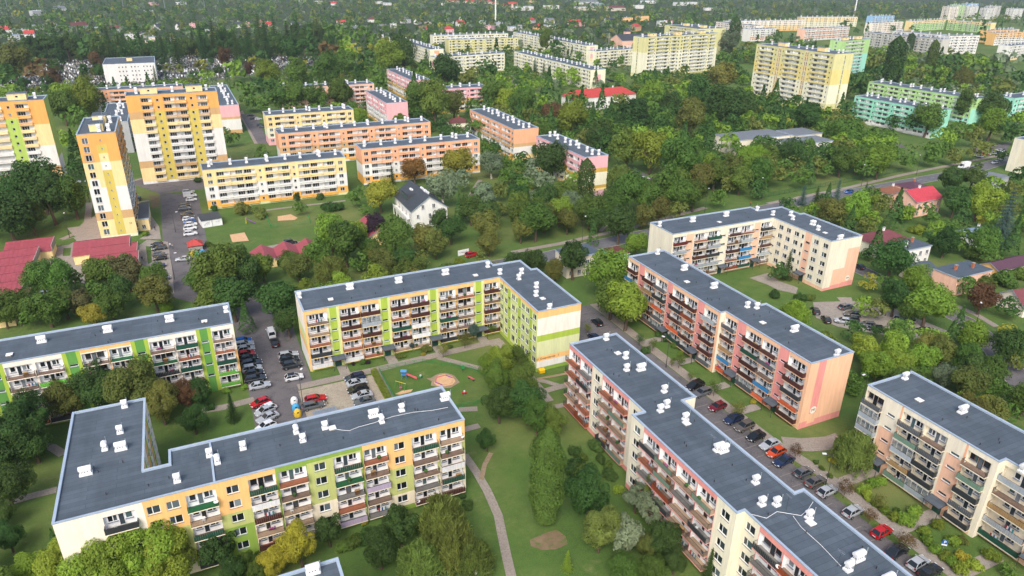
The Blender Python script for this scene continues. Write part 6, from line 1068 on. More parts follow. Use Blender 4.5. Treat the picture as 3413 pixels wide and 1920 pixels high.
# the far wood: one mass
def woodland():
    rg = random.Random(11); src = {k: [] for k in 'dfn'}; V = []; F = []; mi = []; names = ['g', 'G', 'l', 'o', 's', 'y', 'b']
    def low(seed, n, size, kind):
        r2 = random.Random(seed); return [(sph(r2), r2) for _ in range(n)]
    spots = [(x, y, R_, c[1] if c[1] in names else 'g') for c, x, y, R_, _ in FAR]
    ca, sa = math.cos(R(25)), math.sin(R(25))
    def add(x, y, R_, colr):
        if not blocked(x, y): spots.append((x, y, R_, colr))
    d = 330.
    for _ in range(22000):      # everything beyond the estate that the slope of the land would show
        dist = 420 + 1800 * rg.random(); lat = rg.uniform(-.78, .78) * dist
        x, y = lat * ca + dist * sa, -lat * sa + dist * ca
        if inside(x, y, cem) and rg.random() < .86: continue
        vx = lat / dist
        thr = 700 if vx < .1 else 760
        if dist < thr and rg.random() < (.72 if dist < 560 else .35): continue
        if inside(x, y, [(600, 455), (1250, 480), (1400, 1000), (620, 930), (590, 700)]) and rg.random() < .93: continue
        if len(spots) > 6600: break
        add(x, y, rg.uniform(2.8, 5.2) * (1 if dist < 900 else 1.25), rg.choice('gggGGGGosssgGGo' if rg.random() < .85 else 'loyg'))
    for x, y, R_, colr in spots:
        d2 = x * x + y * y; nb = 420 if d2 < 420 ** 2 else 220 if d2 < 600 ** 2 else 90 if d2 < 900 ** 2 else 44 if d2 < 1300 ** 2 else 30; fs = 1 if nb < 60 else .75 if nb < 100 else .5 if nb < 300 else .38; cz = R_ * rg.uniform(1.0, 1.3); con = colr == 'G' and rg.random() < .3; lob = [(sph(rg) * .58, rg.uniform(.32, .52)) for _ in range(11)]; m_ = names.index(colr)
        for i in range(nb):
            c, r = lob[i % 11]; dd = sph(rg); dd.z = abs(dd.z) * 1.1 - .25; p = Vector((x, y, cz)) + (c + dd * r) * R_ * Vector((1, 1, 1)).x
            if con: f = rg.random(); t = rg.uniform(0, 6.28); p = Vector((x + math.cos(t) * R_ * .75 * (1 - f), y + math.sin(t) * R_ * .75 * (1 - f), R_ * (.3 + 3.0 * f))); dd = Vector((math.cos(t), math.sin(t), .6))
            nn = (dd + Vector((rg.gauss(0, .4), rg.gauss(0, .4), .4 + rg.gauss(0, .3)))).normalized(); a = nn.orthogonal().normalized(); b_ = nn.cross(a); s1 = R_ * rg.uniform(.2, .36) * fs; s2 = s1 * rg.uniform(.6, 1)
            k = len(V); V += [tuple(p - a * s1), tuple(p + b_ * s2), tuple(p + a * s1 - nn * s1 * .3), tuple(p - b_ * s2)]; F.append((k, k + 1, k + 2, k + 3)); mi.append(m_)
    me = bpy.data.meshes.new('woodland'); me.from_pydata(V, [], F)
    for n_ in names: me.materials.append(M['leaf_' + n_])
    me.polygons.foreach_set('material_index', mi); me.update(); o = ob('woodland', me); o['kind'] = 'stuff'; o['label'] = 'far wooded suburb, one mass of green crowns'; o['category'] = 'trees'
woodland()

# ------------------------------------------------------------------ cars
CARC = dict(silver='#a7acb2', white='#dadcde', black='#17181b', dark='#23282d', grey='#575c61', navy='#1c2a4a', blue='#1f5fae', red='#b3141f', wine='#6a1020', orange='#c64a1f', bronze='#5b5550', duo='#dadcde')
for k, h in CARC.items():
    mat('car_' + k, h, rough=.25, var=0, var2=0, spec=.6); M['car_' + k].node_tree.nodes['Principled BSDF'].inputs['Coat Weight'].default_value = .5
mat('car_glass', '#1a2023', rough=.06, var=0, var2=0, spec=.7); mat('tyre', '#1b1b1c', rough=.9, var=0, var2=0); mat('rim', '#9a9da0', rough=.35, metal=.7, var=0, var2=0); mat('head_lamp', '#dfe3e6', rough=.1, var=0, var2=0); mat('tail_lamp', '#8e1016', rough=.2, var=0, var2=0)
#        length half-width  stations of the lower body top (x, z)                                   roof: base front, top front, top rear, base rear, roof height
CARS_K = {'h': (4.1, .87, [(-2.05, .62), (-1.95, .86), (-1.75, .95), (.75, .96), (1.3, .9), (1.85, .78), (2.05, .55)], (1.05, .25, -1.35, -1.92, 1.47)),
          'd': (4.6, .88, [(-2.3, .62), (-2.2, .88), (-1.6, .96), (.75, .94), (1.4, .88), (2.1, .76), (2.3, .55)], (.95, .15, -1.05, -1.75, 1.44)),
          'e': (4.65, .88, [(-2.32, .62), (-2.25, .86), (-2.0, .95), (.75, .95), (1.4, .88), (2.1, .76), (2.32, .55)], (.98, .2, -1.75, -2.2, 1.47)),
          's': (4.45, .92, [(-2.22, .72), (-2.15, .98), (-1.95, 1.06), (.8, 1.08), (1.4, 1.0), (2.0, .9), (2.22, .65)], (1.1, .4, -1.6, -2.1, 1.68)),
          'v': (5.0, .95, [(-2.5, .8), (-2.48, 1.05), (-2.3, 1.15), (1.1, 1.15), (1.6, 1.08), (2.3, .92), (2.5, .6)], (1.75, 1.0, -2.3, -2.46, 1.95)),
          't': (6.2, 1.0, [(-3.1, .7), (-3.08, .85), (-3.0, .9), (1.2, .9), (2.1, 1.2), (2.9, 1.05), (3.1, .6)], (2.6, 1.8, 1.1, 1.0, 2.2))}
def car_meshes(k):
    L, hw, st, (bf, tf, tr, br, rh) = CARS_K[k]; b = MB(); rings = []
    for x, z in st:
        f = 1 if abs(x) < L / 2 - .3 else .9; w0 = hw * f; zl = .24 if abs(x) < L / 2 - .25 else .32
        rings.append([(x, -w0 * .94, zl), (x, -w0, .45), (x, -w0, z * .82), (x, -w0 * .9, z), (x, w0 * .9, z), (x, w0, z * .82), (x, w0, .45), (x, w0 * .94, zl)])
    for i in range(len(rings) - 1):
        for j in range(7): b.face([rings[i][j], rings[i + 1][j], rings[i + 1][j + 1], rings[i][j + 1]][::-1], 'car_silver')
    b.face(rings[0], 'car_silver'); b.face(rings[-1][::-1], 'car_silver')
    zb = st[3][1] - .03; wb, wt = hw * .89, hw * .7
    A = [(bf, -wb, zb), (tf, -wt, rh - .04), (tr, -wt, rh - .02), (br, -wb, zb)]; B = [(x, -y, z) for x, y, z in A]; mid = ((tf + tr) / 2, rh + .03)
    # roof skin with pillars
    b.face([A[1], (mid[0], -wt * .95, mid[1]), (mid[0], wt * .95, mid[1]), B[1]][::-1], 'car_silver'); b.face([(mid[0], -wt * .95, mid[1]), A[2], B[2], (mid[0], wt * .95, mid[1])][::-1], 'car_silver')
    b.face([A[1], A[2], (mid[0], -wt * .95, mid[1])], 'car_silver'); b.face([B[2], B[1], (mid[0], wt * .95, mid[1])], 'car_silver')
    def pillar(p, q_, t=.05):
        b.tube(p, q_, t, t, 'car_silver', 4, False)
    for S in (A, B): pillar(S[0], S[1]); pillar(S[2], S[3], .07); pillar(S[1], S[2], .04); x = (tf + tr) / 2; y = S[1][1]; pillar((x, y, rh - .02), (x - .05, S[0][1], zb))
    for s_ in (-1, 1): b.box((bf - .45, s_ * (hw + .1) - .09, zb - .02), (bf - .28, s_ * (hw + .1) + .09, zb + .12), 'car_silver')
    if k == 't': b.box((-3.1, -1.05, .95), (.95, 1.05, 2.9), 'stack_white')
    if k == 'v': b.box((-2.4, -hw * .93, 1.1), (.3, -hw * .8, 1.85), 'car_silver'); b.box((-2.4, hw * .8, 1.1), (.3, hw * .93, 1.85), 'car_silver')
    b.box((L / 2 - .04, -.28, .32), (L / 2 + .015, .28, .44), 'head_lamp'); b.box((-L / 2 - .015, -.28, .5), (-L / 2 + .04, .28, .62), 'head_lamp')
    body = b.mesh('body'); g = MB(); e = .012
    g.face([A[0], A[1], A[2], A[3]][::-1], 'car_glass'); g.face([B[0], B[1], B[2], B[3]], 'car_glass'); g.face([B[0], A[0], A[1], B[1]][::-1] if False else [A[0], B[0], B[1], A[1]], 'car_glass'); g.face([A[3], A[2], B[2], B[3]], 'car_glass'); glass = g.mesh('window')
    w_ = MB(); r = .33 if k not in 'st' else .37
    w_.tube((0, -.11, 0), (0, .11, 0), r, r, 'tyre', 14); w_.tube((0, -.115, 0), (0, .115, 0), r * .62, r * .62, 'rim', 10); wheel = w_.mesh('wheel')
    h = MB(); h.box((-.1, -.16, -.07), (.1, .16, .07), 'head_lamp'); t = MB(); t.box((-.05, -.12, -.12), (.05, .12, .12), 'tail_lamp')
    return body, glass, wheel, h.mesh('headlight'), t.mesh('tail_light'), r
CM = {k: car_meshes(k) for k in CARS_K}
KN = dict(h=('hatchback', 'hatchback'), d=('saloon_car', 'saloon'), e=('estate_car', 'estate car'), s=('off_road_car', 'off-roader'), v=('panel_van', 'van'), t=('box_truck', 'box truck'))
CP = [(-8, 265, 'in the parking row left of the pale yellow block'), (-16, 238, 'in front of the red-roofed shops'), (-45, 230, 'in the garage yard'), (3, 160, 'beside the end of the long yellow block'), (8, 126, 'on the lower end of the estate road'), (17, 148, 'beside the lime block corner'), (27, 130, 'on the gravel car park'), (90, 135, 'in the lane under the big tree'), (90, 100, 'in the car park below the 243 block'), (90, 62, 'in the car park between the pink and cream blocks'),
      (158, 112, 'on the small paved car park'), (178, 255, 'in the park car park'), (250, 200, 'on the main street'), (345, 207, 'at the far end of the main street'), (385, 228, 'in the parking row beyond the main street'), (350, 255, 'in the car park before the mint block'), (84, 200, 'on the lane behind the yellow block'), (24, 230, 'behind the red kiosks'), (38, 400, 'in the lane beside the orange tower'), (330, 470, 'below the cream blocks'), (-40, 360, 'between the orange towers'), (290, 240, 'beside the school'), (184, 139, 'on the street beside the number 244 gable'), (560, 420, 'near the long white shelter')]
cl = {}
for k, c, x, y, hd in CARS: cl.setdefault((k, c, min(CP, key=lambda p: (p[0] - x) ** 2 + (p[1] - y) ** 2)[2]), []).append((view_x(x, y), x, y, hd))
for (k, c, pl), l in cl.items():
    l.sort()
    for r, (_, x, y, hd) in enumerate(l):
        pos = side(r, len(l)); cn = {'duo': 'white black-roofed', 'dark': 'dark grey-green', 'wine': 'dark red'}.get(c, c)
        o = thing(KN[k][0], ((pos + ' ') if pos else '') + cn + ' ' + KN[k][1] + ' ' + pl, 'truck' if k == 't' else ('van' if k == 'v' else 'car'), (x, y, .09), R(hd), 'cars parked and driving in the estate')
        body, glass, wheel, hl, tlm, wr = CM[k]; L, hw = CARS_K[k][:2]
        bo = ob('body', body, o)
        slot_override(bo, ['car_' + c]); ob('window', glass, o)
        for sx in (-1, 1):
            for sy in (-1, 1): ob('wheel', wheel, o, (sx * L * .31, sy * (hw - .1), wr - .05))
        if math.hypot(x, y) < 330:
            for sy in (-1, 1): ob('headlight', hl, o, (L / 2 - .1, sy * hw * .68, .62)); ob('tail_light', tlm, o, (-L / 2 + .06, sy * hw * .76, .78))
        if c == 'duo': m = MB(); m.box((-1.3, -.6, 1.47), (.2, .6, 1.52), 'car_black'); ob('roof_panel', m.mesh('roof_panel'), o)

# ------------------------------------------------------------------ street furniture, playground, people
def lamp(x, y, h, rz, label, head='stack_white', arm=1.2):
    o = thing('street_lamp', label, 'street lamp', (x, y, 0), R(rz), 'street lamps'); p = MB(); p.tube((0, 0, 0), (0, 0, h * .3), .1, .08, 'rail_dark', 8); p.tube((0, 0, h * .3), (0, 0, h), .06, .045, 'rail_dark', 8); p.tube((0, 0, h), (arm, 0, h + .25), .04, .04, 'rail_dark', 6); ob('pole', p.mesh('pole'), o)
    q_ = MB(); q_.box((arm - .1, -.16, h + .2), (arm + .6, .16, h + .34), head); ob('lamp_head', q_.mesh('lamp_head'), o)
for a in ((13, 131.5, 8, 60, 'black street lamp at the corner of the gravel car park'), (92.8, 113.5, 7.5, 120, 'slim street lamp between the two pink blocks'), (92.8, 66.5, 8, 150, 'street lamp with an orange-yellow pole beside parked silver cars'), (175.4, 95.3, 8, 40, 'street lamp leaning over the street at the right edge'), (121.2, 83.3, 8, 180, 'street lamp behind the corner of the bottom right block'), (-41.6, 266.7, 8, 90, 'dark street lamp on the curved path near the 33 tower'), (-38.3, 307.7, 8, 90, 'street lamp at the back left corner of the 33 tower'),
          (115.7, 192.4, 9, 30, 'street lamp beside the footpath behind the yellow block'), (175.6, 202.6, 9, 30, 'street lamp at the bend of the pavement behind the peach block'), (206.6, 205.9, 9.5, 200, 'tall pale street lamp before the green fence'), (261.9, 204.9, 9.5, 200, 'street lamp in front of the street trees near the red villa'), (-8.8, 258, 7, 0, 'street lamp beside the lane at the foot of the 33 tower'), (300, 207.5, 9.5, 200, 'street lamp left of the white box truck'), (187.5, 122, 8, 180, 'grey street lamp near the 244 gable'), (-10, 214, 8, 0, 'street lamp beside the estate road below the shops'), (71.6, 57.5, 9, 0, 'white-headed lamp rising behind the stepped pink roof')): lamp(*a)
for x, y, h, lb in ((533, 1223, 75, 'tall white mast in the middle of the far wood'), (1298, 1120, 75, 'tall white mast above the far estate')):
    o = thing('mast', lb, 'mast', (x, y, 0)); m = MB(); m.tube((0, 0, 0), (0, 0, h), 1.5, .8, 'stack_white', 10); m.tube((0, 0, h * .8), (0, 0, h * .84), 2, 2, 'coping', 10); ob('shaft', m.mesh('shaft'), o)
for i, (x, y) in enumerate(((-270, 1721), (-211, 1671), (-73, 1742), (4, 1612), (79, 1683))):
    o = thing('floodlight_mast', side(i, 5) + ' of the five floodlight masts at the top left', 'floodlight', (x, y, 0), 0, 'floodlight masts'); m = MB(); m.tube((0, 0, 0), (0, 0, 38), .6, .4, 'steel', 8); ob('pole', m.mesh('pole'), o); m = MB(); m.box((-3, -.4, 36), (3, .4, 39), 'steel'); ob('lamp_panel', m.mesh('lamp_panel'), o)
def m_igloo(c):
    b = MB(); n = 12; pr = [(.75, 0), (.8, .5), (.74, 1.0), (.55, 1.4), (.25, 1.62), (.02, 1.66)]
    for (r0, z0), (r1, z1) in zip(pr, pr[1:]):
        for i in range(n):
            a, e = 2 * math.pi * i / n, 2 * math.pi * (i + 1) / n; b.face([(r0 * math.cos(a), r0 * math.sin(a), z0), (r0 * math.cos(e), r0 * math.sin(e), z0), (r1 * math.cos(e), r1 * math.sin(e), z1), (r1 * math.cos(a), r1 * math.sin(a), z1)], c)
    b.box((-.2, -.77, 1.05), (.2, -.6, 1.2), 'black_slot'); return b.mesh('bell')
for x, y, c, lb in ((-4.3, 232.2, 'bin_yellow', 'yellow igloo recycling bin near the red bin shelter'), (-3.1, 230.6, 'bin_green', 'green igloo recycling bin near the red bin shelter'), (-1.4, 232.6, 'bin_blue', 'blue igloo recycling bin near the red bin shelter'), (-2.2, 230.3, 'bin_blue', 'small blue recycling bin tucked behind the green igloo'), (11.5, 133.3, 'bin_white', 'white recycling bin with green sides on the lower car park'), (11.4, 130.6, 'bin_blue', 'light blue recycling bin beside the black lamp post'), (11.4, 128.4, 'bin_yellow', 'yellow recycling bin beside the metal shed')):
    o = thing('recycling_bin', lb, 'recycling bin', (x, y, .06), 0, 'recycling bins'); ob('bell', m_igloo(c), o); m = MB(); m.tube((-.3, 0, 1.6), (.3, 0, 1.6), .04, .04, 'steel', 6); ob('lifting_loop', m.mesh('lifting_loop'), o)
o = thing('grit_bin', 'yellow grit bin at the corner of the lettered gable', 'grit bin', (64.6, 122.9, 0)); m = MB(); m.box((0, 0, 0), (1.3, .8, .7), 'grit'); ob('tub', m.mesh('tub'), o); m = MB(); m.face([(-.05, -.05, .7), (1.35, -.05, .7), (1.35, .85, .95), (-.05, .85, .95)], 'grit'); m.box((-.05, .8, .7), (1.35, .85, .95), 'grit'); ob('lid', m.mesh('lid'), o)
o = thing('parking_sign', 'blue square parking sign among the hedges', 'sign', (98.3, 47.9, 0), R(-40)); m = MB(); m.tube((0, 0, 0), (0, 0, 2.9), .035, .035, 'steel', 6); ob('post', m.mesh('post'), o); m = MB(); m.box((-.4, -.06, 2.2), (.4, -.03, 2.95), 'sign_blue'); m.box((-.4, -.06, 1.9), (.4, -.03, 2.17), 'stack_white'); sp = ob('plate', m.mesh('plate'), o); lettering('P', sp, (0, -.07, 2.57), (R(90), 0, 0), .75, 'stack_white')
o = thing('slide', 'slide with a blue tower and long red chute', 'slide', (35.6, 133.4, 0), R(-28)); o.scale = (.8,) * 3; m = MB()
for x in (-.6, .6):
    for y in (-.5, .5): m.tube((x, y, 0), (x, y, 2.6), .06, .06, 'play_blue', 6)
ob('tower', m.mesh('tower'), o); m = MB(); m.box((-.75, -.65, 1.5), (.75, .65, 1.6), 'play_blue'); m.face([(-.85, -.75, 2.6), (.85, -.75, 2.6), (.85, 0, 3.1), (-.85, 0, 3.1)], 'play_blue'); m.face([(-.85, 0, 3.1), (.85, 0, 3.1), (.85, .75, 2.6), (-.85, .75, 2.6)], 'play_blue'); ob('roof', m.mesh('roof'), o)
m = MB(); m.face([(.7, -.35, 1.6), (3.6, -.35, .25), (3.6, .35, .25), (.7, .35, 1.6)], 'play_red')
for s_ in (-.35, .31): m.face([(.7, s_, 1.6), (3.6, s_, .25), (3.6, s_, .55), (.7, s_, 1.9)], 'play_red'); m.face([(.7, s_ + .04, 1.9), (3.6, s_ + .04, .55), (3.6, s_ + .04, .25), (.7, s_ + .04, 1.6)], 'play_red')
ob('chute', m.mesh('chute'), o)
o = thing('swing', 'swing frame with a yellow beam and pink seat', 'swing', (33.7, 129.6, 0), R(-50)); o.scale = (.8,) * 3; m = MB()
for x in (-1.6, 1.6):
    for y in (-.8, .8): m.tube((x, y, 0), (x, 0, 2.2), .05, .05, 'play_green', 6)
ob('frame', m.mesh('frame'), o); m = MB(); m.tube((-1.7, 0, 2.2), (1.7, 0, 2.2), .07, .07, 'play_yellow', 8); ob('beam', m.mesh('beam'), o); m = MB()
for x in (-.3, .3): m.tube((x, 0, 2.2), (x, 0, .6), .015, .015, 'steel', 4)
m.box((-.35, -.2, .45), (.35, .2, .62), 'pink'); ob('seat', m.mesh('seat'), o)
o = thing('sandpit', 'six-sided sandpit edged with coloured planks', 'sandpit', (43.6, 129.1, 0)); 
for i in range(6):
    a, e = math.pi / 3 * i, math.pi / 3 * (i + 1); m = MB(); p0, p1 = Vector((2.2 * math.cos(a), 2.2 * math.sin(a))), Vector((2.2 * math.cos(e), 2.2 * math.sin(e))); c_ = ['purple', 'play_red', 'play_red', 'purple', 'sand', 'sand'][i]
    d = (p1 - p0).normalized(); n_ = Vector((-d.y, d.x)) * .18; q_ = [p0, p1, p1 + n_, p0 + n_]; m.face([(*p, .22) for p in q_], c_)
    for a_, b_ in ((0, 1), (1, 2), (2, 3), (3, 0)): m.face([(*q_[a_], .0), (*q_[b_], .0), (*q_[b_], .22), (*q_[a_], .22)], c_)
    ob('edge_plank', m.mesh('edge_plank'), o)
o = thing('spring_rider', 'small red spring rider on the playground lawn', 'spring rider', (45.6, 121.8, 0)); m = MB(); m.tube((0, 0, 0), (0, 0, .4), .14, .14, 'steel', 8); ob('spring', m.mesh('spring'), o); m = MB(); m.box((-.5, -.18, .4), (.5, .18, .75), 'cloth_red'); m.box((-.12, -.12, .75), (.2, .12, 1.1), 'cloth_white'); ob('seat', m.mesh('seat'), o)
o = thing('spring_rider', 'green and white spring rider at the foot of the slide', 'spring rider', (39, 132, 0), R(30)); m = MB(); m.tube((0, 0, 0), (0, 0, .4), .14, .14, 'steel', 8); ob('spring', m.mesh('spring'), o); m = MB(); m.box((-.5, -.18, .4), (.5, .18, .72), 'fence_green'); m.box((-.1, -.14, .72), (.2, .14, 1.0), 'cloth_white'); ob('seat', m.mesh('seat'), o)
o = thing('bench', 'reddish bench on the edge of the playground lawn', 'bench', (49.4, 126.9, 0), R(110)); m = MB()
for y in (-.2, -.02, .16): m.box((-.9, y, .42), (.9, y + .14, .47), 'play_red')
ob('seat', m.mesh('seat'), o); m = MB(); m.box((-.9, .34, .55), (.9, .38, .8), 'play_red'); ob('backrest', m.mesh('backrest'), o)
for x in (-.75, .7):
    m = MB(); m.box((x, -.18, 0), (x + .06, .36, .42), 'rail_dark'); ob('leg', m.mesh('leg'), o)
o = thing('notice_board', 'green notice board on a post by the playground fence', 'sign', (48.7, 130.6, 0)); m = MB(); m.tube((0, 0, 0), (0, 0, 1.2), .04, .04, 'rail_dark', 6); ob('post', m.mesh('post'), o); m = MB(); m.box((-.4, -.04, 1.0), (.4, .04, 1.9), 'fence_green'); ob('board', m.mesh('board'), o)
def fence(label, pts, h, m_, step=.22, post=2.2):
    o = thing('fence', label, 'fence', (pts[0][0], pts[0][1], 0), 0); q0 = Vector(pts[0])
    for a, b_ in zip(pts, pts[1:]):
        a, b_ = Vector(a) - q0, Vector(b_) - q0; L = (b_ - a).length; n_ = max(1, round(L / post)); rz = math.atan2((b_ - a).y, (b_ - a).x); pl = L / n_
        def pan():
            p = MB(); p.box((0, -.02, h - .06), (pl, .02, h), m_); p.box((0, -.02, .12), (pl, .02, .17), m_)
            for i in range(int(pl / step)): p.box((i * step + .05, -.012, .17), (i * step + .075, .012, h - .06), m_, skip='tb')
            p.box((-.03, -.03, 0), (.03, .03, h + .08), m_); return p.mesh('fence_panel')
        me = cached(('fence', round(pl, 2), h, m_), pan)
        for i in range(n_): p = a + (b_ - a) * i / n_; ob('fence_panel', me, o, (p.x, p.y, 0), rz)
fence('green railing round the playground lawn', [(31.3, 126.4), (31.4, 139.2), (41.7, 138.7), (50.7, 131.4), (53, 127)], 1.0, 'fence_green')
fence('short green railing right of the roof corner', [(41, 118), (46, 117.2), (52, 118.5)], 1.0, 'fence_green')
fence('green railing round the small sand playground', [(36.2, 257.2), (35.6, 249), (30, 249.5)], 1.2, 'fence_green'); fence('green railing on the left of the small sand playground', [(22, 268.4), (22, 250.1), (25, 250.1)], 1.2, 'fence_green')
fence('dark green mesh fence along the street trees', [(207, 208.5), (253, 211), (276, 213), (300, 215)], 1.8, 'panel_green', .3, 3.)
o = thing('hedge', 'clipped green hedge along the playground railing', 'hedge', (30, 126.6, 0)); rg = random.Random(8); pts = []
for _ in range(2600):
    y = rg.uniform(0, 12.2); t = rg.random(); n_, p = (Vector((0, 0, 1)), Vector((rg.uniform(-.6, .6), y, 1.15))) if t < .45 else (Vector((-1, 0, .2)), Vector((-.6, y, rg.uniform(0, 1.15)))) if t < .75 else (Vector((1, 0, .2)), Vector((.6, y, rg.uniform(0, 1.15)))) if t < .95 else (Vector((0, -1, .2)), Vector((rg.uniform(-.6, .6), 0, rg.uniform(0, 1.15))))
    pts.append((p + Vector((rg.gauss(0, .06), rg.gauss(0, .06), rg.gauss(0, .06))), n_, 1))
h_ = ob('foliage', crown_mesh(pts, 'foliage', .14, rg), o); slot_override(h_, ['leaf_l'])
o = thing('slide', 'small yellow and purple slide near the white containers', 'slide', (14.5, 258, 0), R(-25)); m = MB()
for y in (-.4, .4): m.tube((0, y, 0), (0, y, 2.3), .06, .06, 'play_yellow', 6)
for z in (.5, 1.0, 1.5): m.box((-.03, -.4, z), (.03, .4, z + .05), 'play_yellow')
ob('ladder', m.mesh('ladder'), o); m = MB(); m.box((0, -.35, 1.75), (.5, .35, 1.82), 'purple'); m.face([(.5, -.35, 1.8), (3.2, -.35, .3), (3.2, .35, .3), (.5, .35, 1.8)], 'purple'); ob('chute', m.mesh('chute'), o)
o = thing('board', 'white graffiti-covered board fence beside the red off-roader', 'board', (73.2, 198.3, 0), R(8)); m = MB(); m.box((0, 0, 0), (4, .12, 1.8), 'stack_white'); ob('panel', m.mesh('panel'), o); ob('graffiti', scribble(3, 1, 22, .03), o, (2, -.03, .9))
o = thing('platform_shelter', 'long low shelter roof with a blue and white side', 'shelter', (592, 358, 0), R(60)); FOOT.append(turned(592, 358, 44, 9, 60)); m = MB(); m.box((0, 0, 3.6), (44, 8, 4.2), 'roof_D'); ob('roof', m.mesh('roof'), o); m = MB(); m.box((.5, 7.4, 0), (43.5, 7.7, 3.6), 'stack_white'); m.box((.5, .3, 2.6), (43.5, .5, 3.6), 'sign_blue'); ob('side_panel', m.mesh('side_panel'), o)
for x, y, rz, tp, lg, lb in ((-15.2, 262.7, 10, 'jacket', 'denim', 'person in dark clothes walking beside the 33 tower annex'), (-18.8, 233.5, 20, 'jacket', 'rail_dark', 'person in a dark jacket walking past the red-roofed shops'), (-18.1, 232.6, 20, 'coat', 'coat', 'person in pale clothes walking beside the one in dark'), (-10.7, 242.8, 160, 'cloth_white', 'denim', 'person in a white top standing in the lane'), (-10.0, 241.1, 150, 'coat', 'jacket', 'person in grey standing behind the one in white'), (17.6, 130.2, 70, 'rail_dark', 'rail_dark', 'person in black beside the red estate car'), (197.7, 202, 80, 'cloth_red', 'jacket', 'person in red on the pavement before the green fence')):
    o = thing('person', lb, 'person', (x, y, .06), R(rz), 'people on foot'); ob('body', PEOPLE[(tp, lg)], o)
# satellite dishes on the balconies and things standing on them
def m_dish(c):
    def f():
        b = MB(); n = 14; pr = [(.02, .1), (.2, .08), (.36, .0)]
        for (r0, d0), (r1, d1) in zip(pr, pr[1:]):
            for i in range(n):
                a, e = 2 * math.pi * i / n, 2 * math.pi * (i + 1) / n; b.face([(r0 * math.cos(a), d0, r0 * math.sin(a)), (r0 * math.cos(e), d0, r0 * math.sin(e)), (r1 * math.cos(e), d1, r1 * math.sin(e)), (r1 * math.cos(a), d1, r1 * math.sin(a))], c)
        b.tube((0, .02, -.36), (0, -.4, 0), .012, .012, 'steel', 4); b.tube((0, .1, 0), (0, .45, -.1), .03, .03, 'steel', 6); b.box((-.04, -.45, -.04), (.04, -.37, .04), 'rail_dark'); return b.mesh('reflector')
    return cached(('dish', c), f)
BN = {}
for k_, nm in (('dark green stair strips', 'long yellow block'), ('in front of the car park', 'yellow and olive block'), ('yellow and lime', 'yellow and lime block'), ('stepped', 'stepped pink block'), ('243', '243 block'), ('near the main street', 'cream and peach L-shaped block'), ('brown entrance', 'bottom right block')): BN[k_] = nm
def bname(l): return next((v for k_, v in BN.items() if k_ in l), 'block')
FLN = ['ground', 'first', 'second', 'third', 'top']
rg = random.Random(21); seen = {}
def stuff_mesh(kind):
    b = MB()
    if kind == 'chair':
        b.box((-.22, -.22, .4), (.22, .22, .45), 'plastic'); b.box((-.22, .18, .45), (.22, .23, .85), 'plastic')
        for x in (-.2, .16):
            for y in (-.2, .16): b.box((x, y, 0), (x + .04, y + .04, .4), 'plastic')
    elif kind == 'plant':
        b.tube((0, 0, 0), (0, 0, .3), .12, .17, 'floor_terracotta', 8); r2 = random.Random(2)
        for _ in range(60):
            d = sph(r2); p = Vector((0, 0, .6)) + d * .3; a = d.orthogonal() * .13; c = d.cross(a); b.face([p - a, p + c, p + a, p - c], 'plantgreen')
    elif kind == 'rack':
        for x in (-.7, .7): b.tube((x, -.25, 0), (x, .25, .95), .015, .015, 'steel', 4); b.tube((x, .25, 0), (x, -.25, .95), .015, .015, 'steel', 4)
        for i, c in enumerate(('cloth_red', 'cloth_white', 'cloth_blue', 'cloth_white', 'teal')): b.box((-.65 + i * .27, -.02, .35), (-.42 + i * .27, .02, .98), c)
    elif kind == 'cabinet': b.box((-.4, -.2, 0), (.4, .2, .8), 'wicker'); b.box((-.43, -.22, .8), (.43, .22, .85), 'panel_tan'); b.box((-.01, -.215, .05), (.01, -.2, .75), 'rail_dark')
    elif kind == 'flowers':
        r2 = random.Random(5); b.box((-.5, -.1, 0), (.5, .1, .18), 'wicker')
        for _ in range(90): p = Vector((r2.uniform(-.55, .55), r2.uniform(-.16, .16), r2.uniform(.15, .5))); d = sph(r2); a = d.orthogonal() * .07; c = d.cross(a); b.face([p - a, p + c, p + a, p - c], r2.choice(['pink', 'purple', 'plantgreen', 'pink']))
    elif kind == 'bicycle':
        for x in (-.5, .5):
            n = 14
            for i in range(n): a, e = 2 * math.pi * i / n, 2 * math.pi * (i + 1) / n; b.tube((x + .32 * math.cos(a), 0, .33 + .32 * math.sin(a)), (x + .32 * math.cos(e), 0, .33 + .32 * math.sin(e)), .02, .02, 'tyre', 4, False)
        for p, q_ in (((-.5, 0, .33), (-.15, 0, .75)), ((-.15, 0, .75), (.35, 0, .8)), ((.35, 0, .8), (0, 0, .3)), ((0, 0, .3), (-.15, 0, .75)), ((-.5, 0, .33), (0, 0, .3)), ((.5, 0, .33), (.35, 0, .95))): b.tube(p, q_, .02, .02, 'cloth_blue', 5)
        b.box((-.28, -.06, .8), (-.05, .06, .85), 'rail_dark'); b.tube((.35, -.25, .97), (.35, .25, .97), .015, .015, 'rail_dark', 5)
    return b.mesh({'rack': 'drying_rack'}.get(kind, kind))
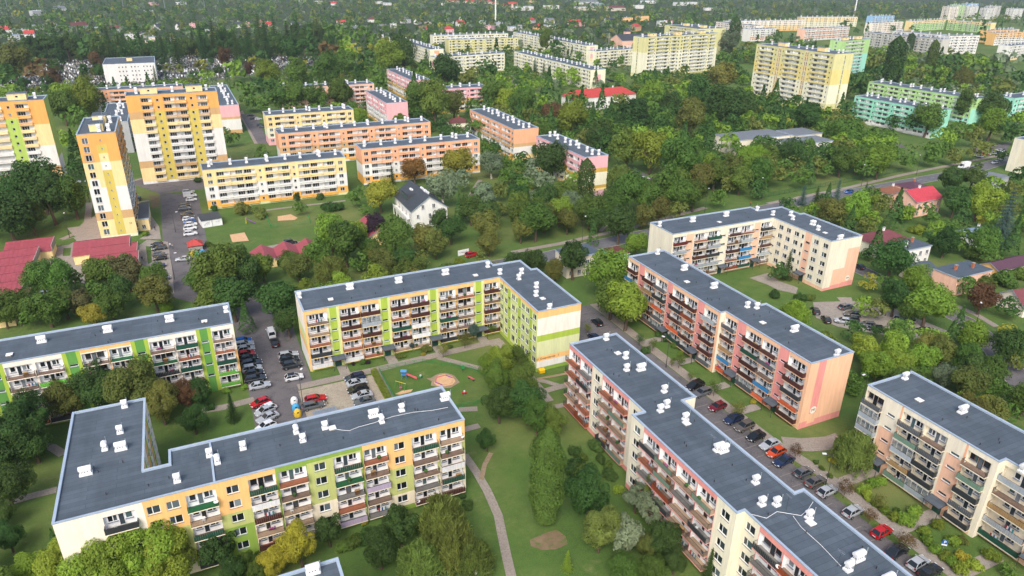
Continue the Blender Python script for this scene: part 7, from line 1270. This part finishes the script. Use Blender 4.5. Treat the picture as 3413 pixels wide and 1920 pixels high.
KINDS = [('chair', 'chair', 'white plastic chair', 'chair'), ('plant', 'potted_plant', 'potted green plant', 'plant'), ('rack', 'drying_rack', 'drying rack with laundry', 'drying rack'), ('cabinet', 'cabinet', 'low wooden cabinet', 'cabinet'), ('flowers', 'flower_box', 'pink flower box', 'flower box'), ('bicycle', 'bicycle', 'blue bicycle', 'bicycle')]
for (s, e, ci, i, wp, rz, W, st) in SPOTS:
    if st == 'glazed': continue
    c_, s_ = math.cos(rz), math.sin(rz)
    def at(q_, n_, z): return (wp[0] + c_ * q_ + s_ * n_, wp[1] + s_ * q_ - c_ * n_, wp[2] + z)
    bn = bname(s.label); colm = sum(1 for t in SPOTS if t[0] is s and t[3] == i and (t[1], t[2]) < (e, ci)); where = '%s balcony from left, %s floor, %s' % (ORD[min(colm, 19)], FLN[i], bn)
    if rg.random() < .09:
        o = thing('satellite_dish', 'satellite dish, ' + where, 'satellite dish', at(W - .35 if rg.random() < .5 else .35, .95, .95), rz + rg.uniform(-.4, .4), 'satellite dishes'); ob('reflector', m_dish(rg.choice(['stack_white', 'panel_grey'])), o)
    if rg.random() < .55:
        k, nm, lb, cat = rg.choice(KINDS[:5] * 2 + KINDS)
        q_ = rg.uniform(.9, W - .9); z = .0
        if k == 'flowers': p = at(q_, .66, .78 if st == 'bars' else .75)
        else: p = at(q_, rg.uniform(-.1, .45), .02)
        o = thing(nm, lb + ', ' + where, cat, p, rz + (rg.uniform(-.5, .5) if k == 'chair' else 0), cat + 's on balconies'); ob({'chair': 'frame', 'plant': 'pot', 'rack': 'frame', 'cabinet': 'body', 'flowers': 'box', 'bicycle': 'frame'}[k], cached(('st', k), lambda: stuff_mesh(k)), o)

# ------------------------------------------------------------------ the air
vm = bpy.data.materials.new('haze_air'); vm.use_nodes = True; vn = vm.node_tree; vn.nodes.remove(vn.nodes['Principled BSDF']); pv = vn.nodes.new('ShaderNodeVolumePrincipled')
pv.inputs['Color'].default_value = (.82, .9, 1, 1); pv.inputs['Density'].default_value = .00009; pv.inputs['Anisotropy'].default_value = .2; vn.links.new(pv.outputs[0], vn.nodes['Material Output'].inputs['Volume'])
M['haze_air'] = vm; hz_ = MB(); hz_.box((-3600, -700, -1.5), (5300, 5300, 95), 'haze_air'); ho = ob('haze', hz_.mesh('haze')); ho['kind'] = 'stuff'
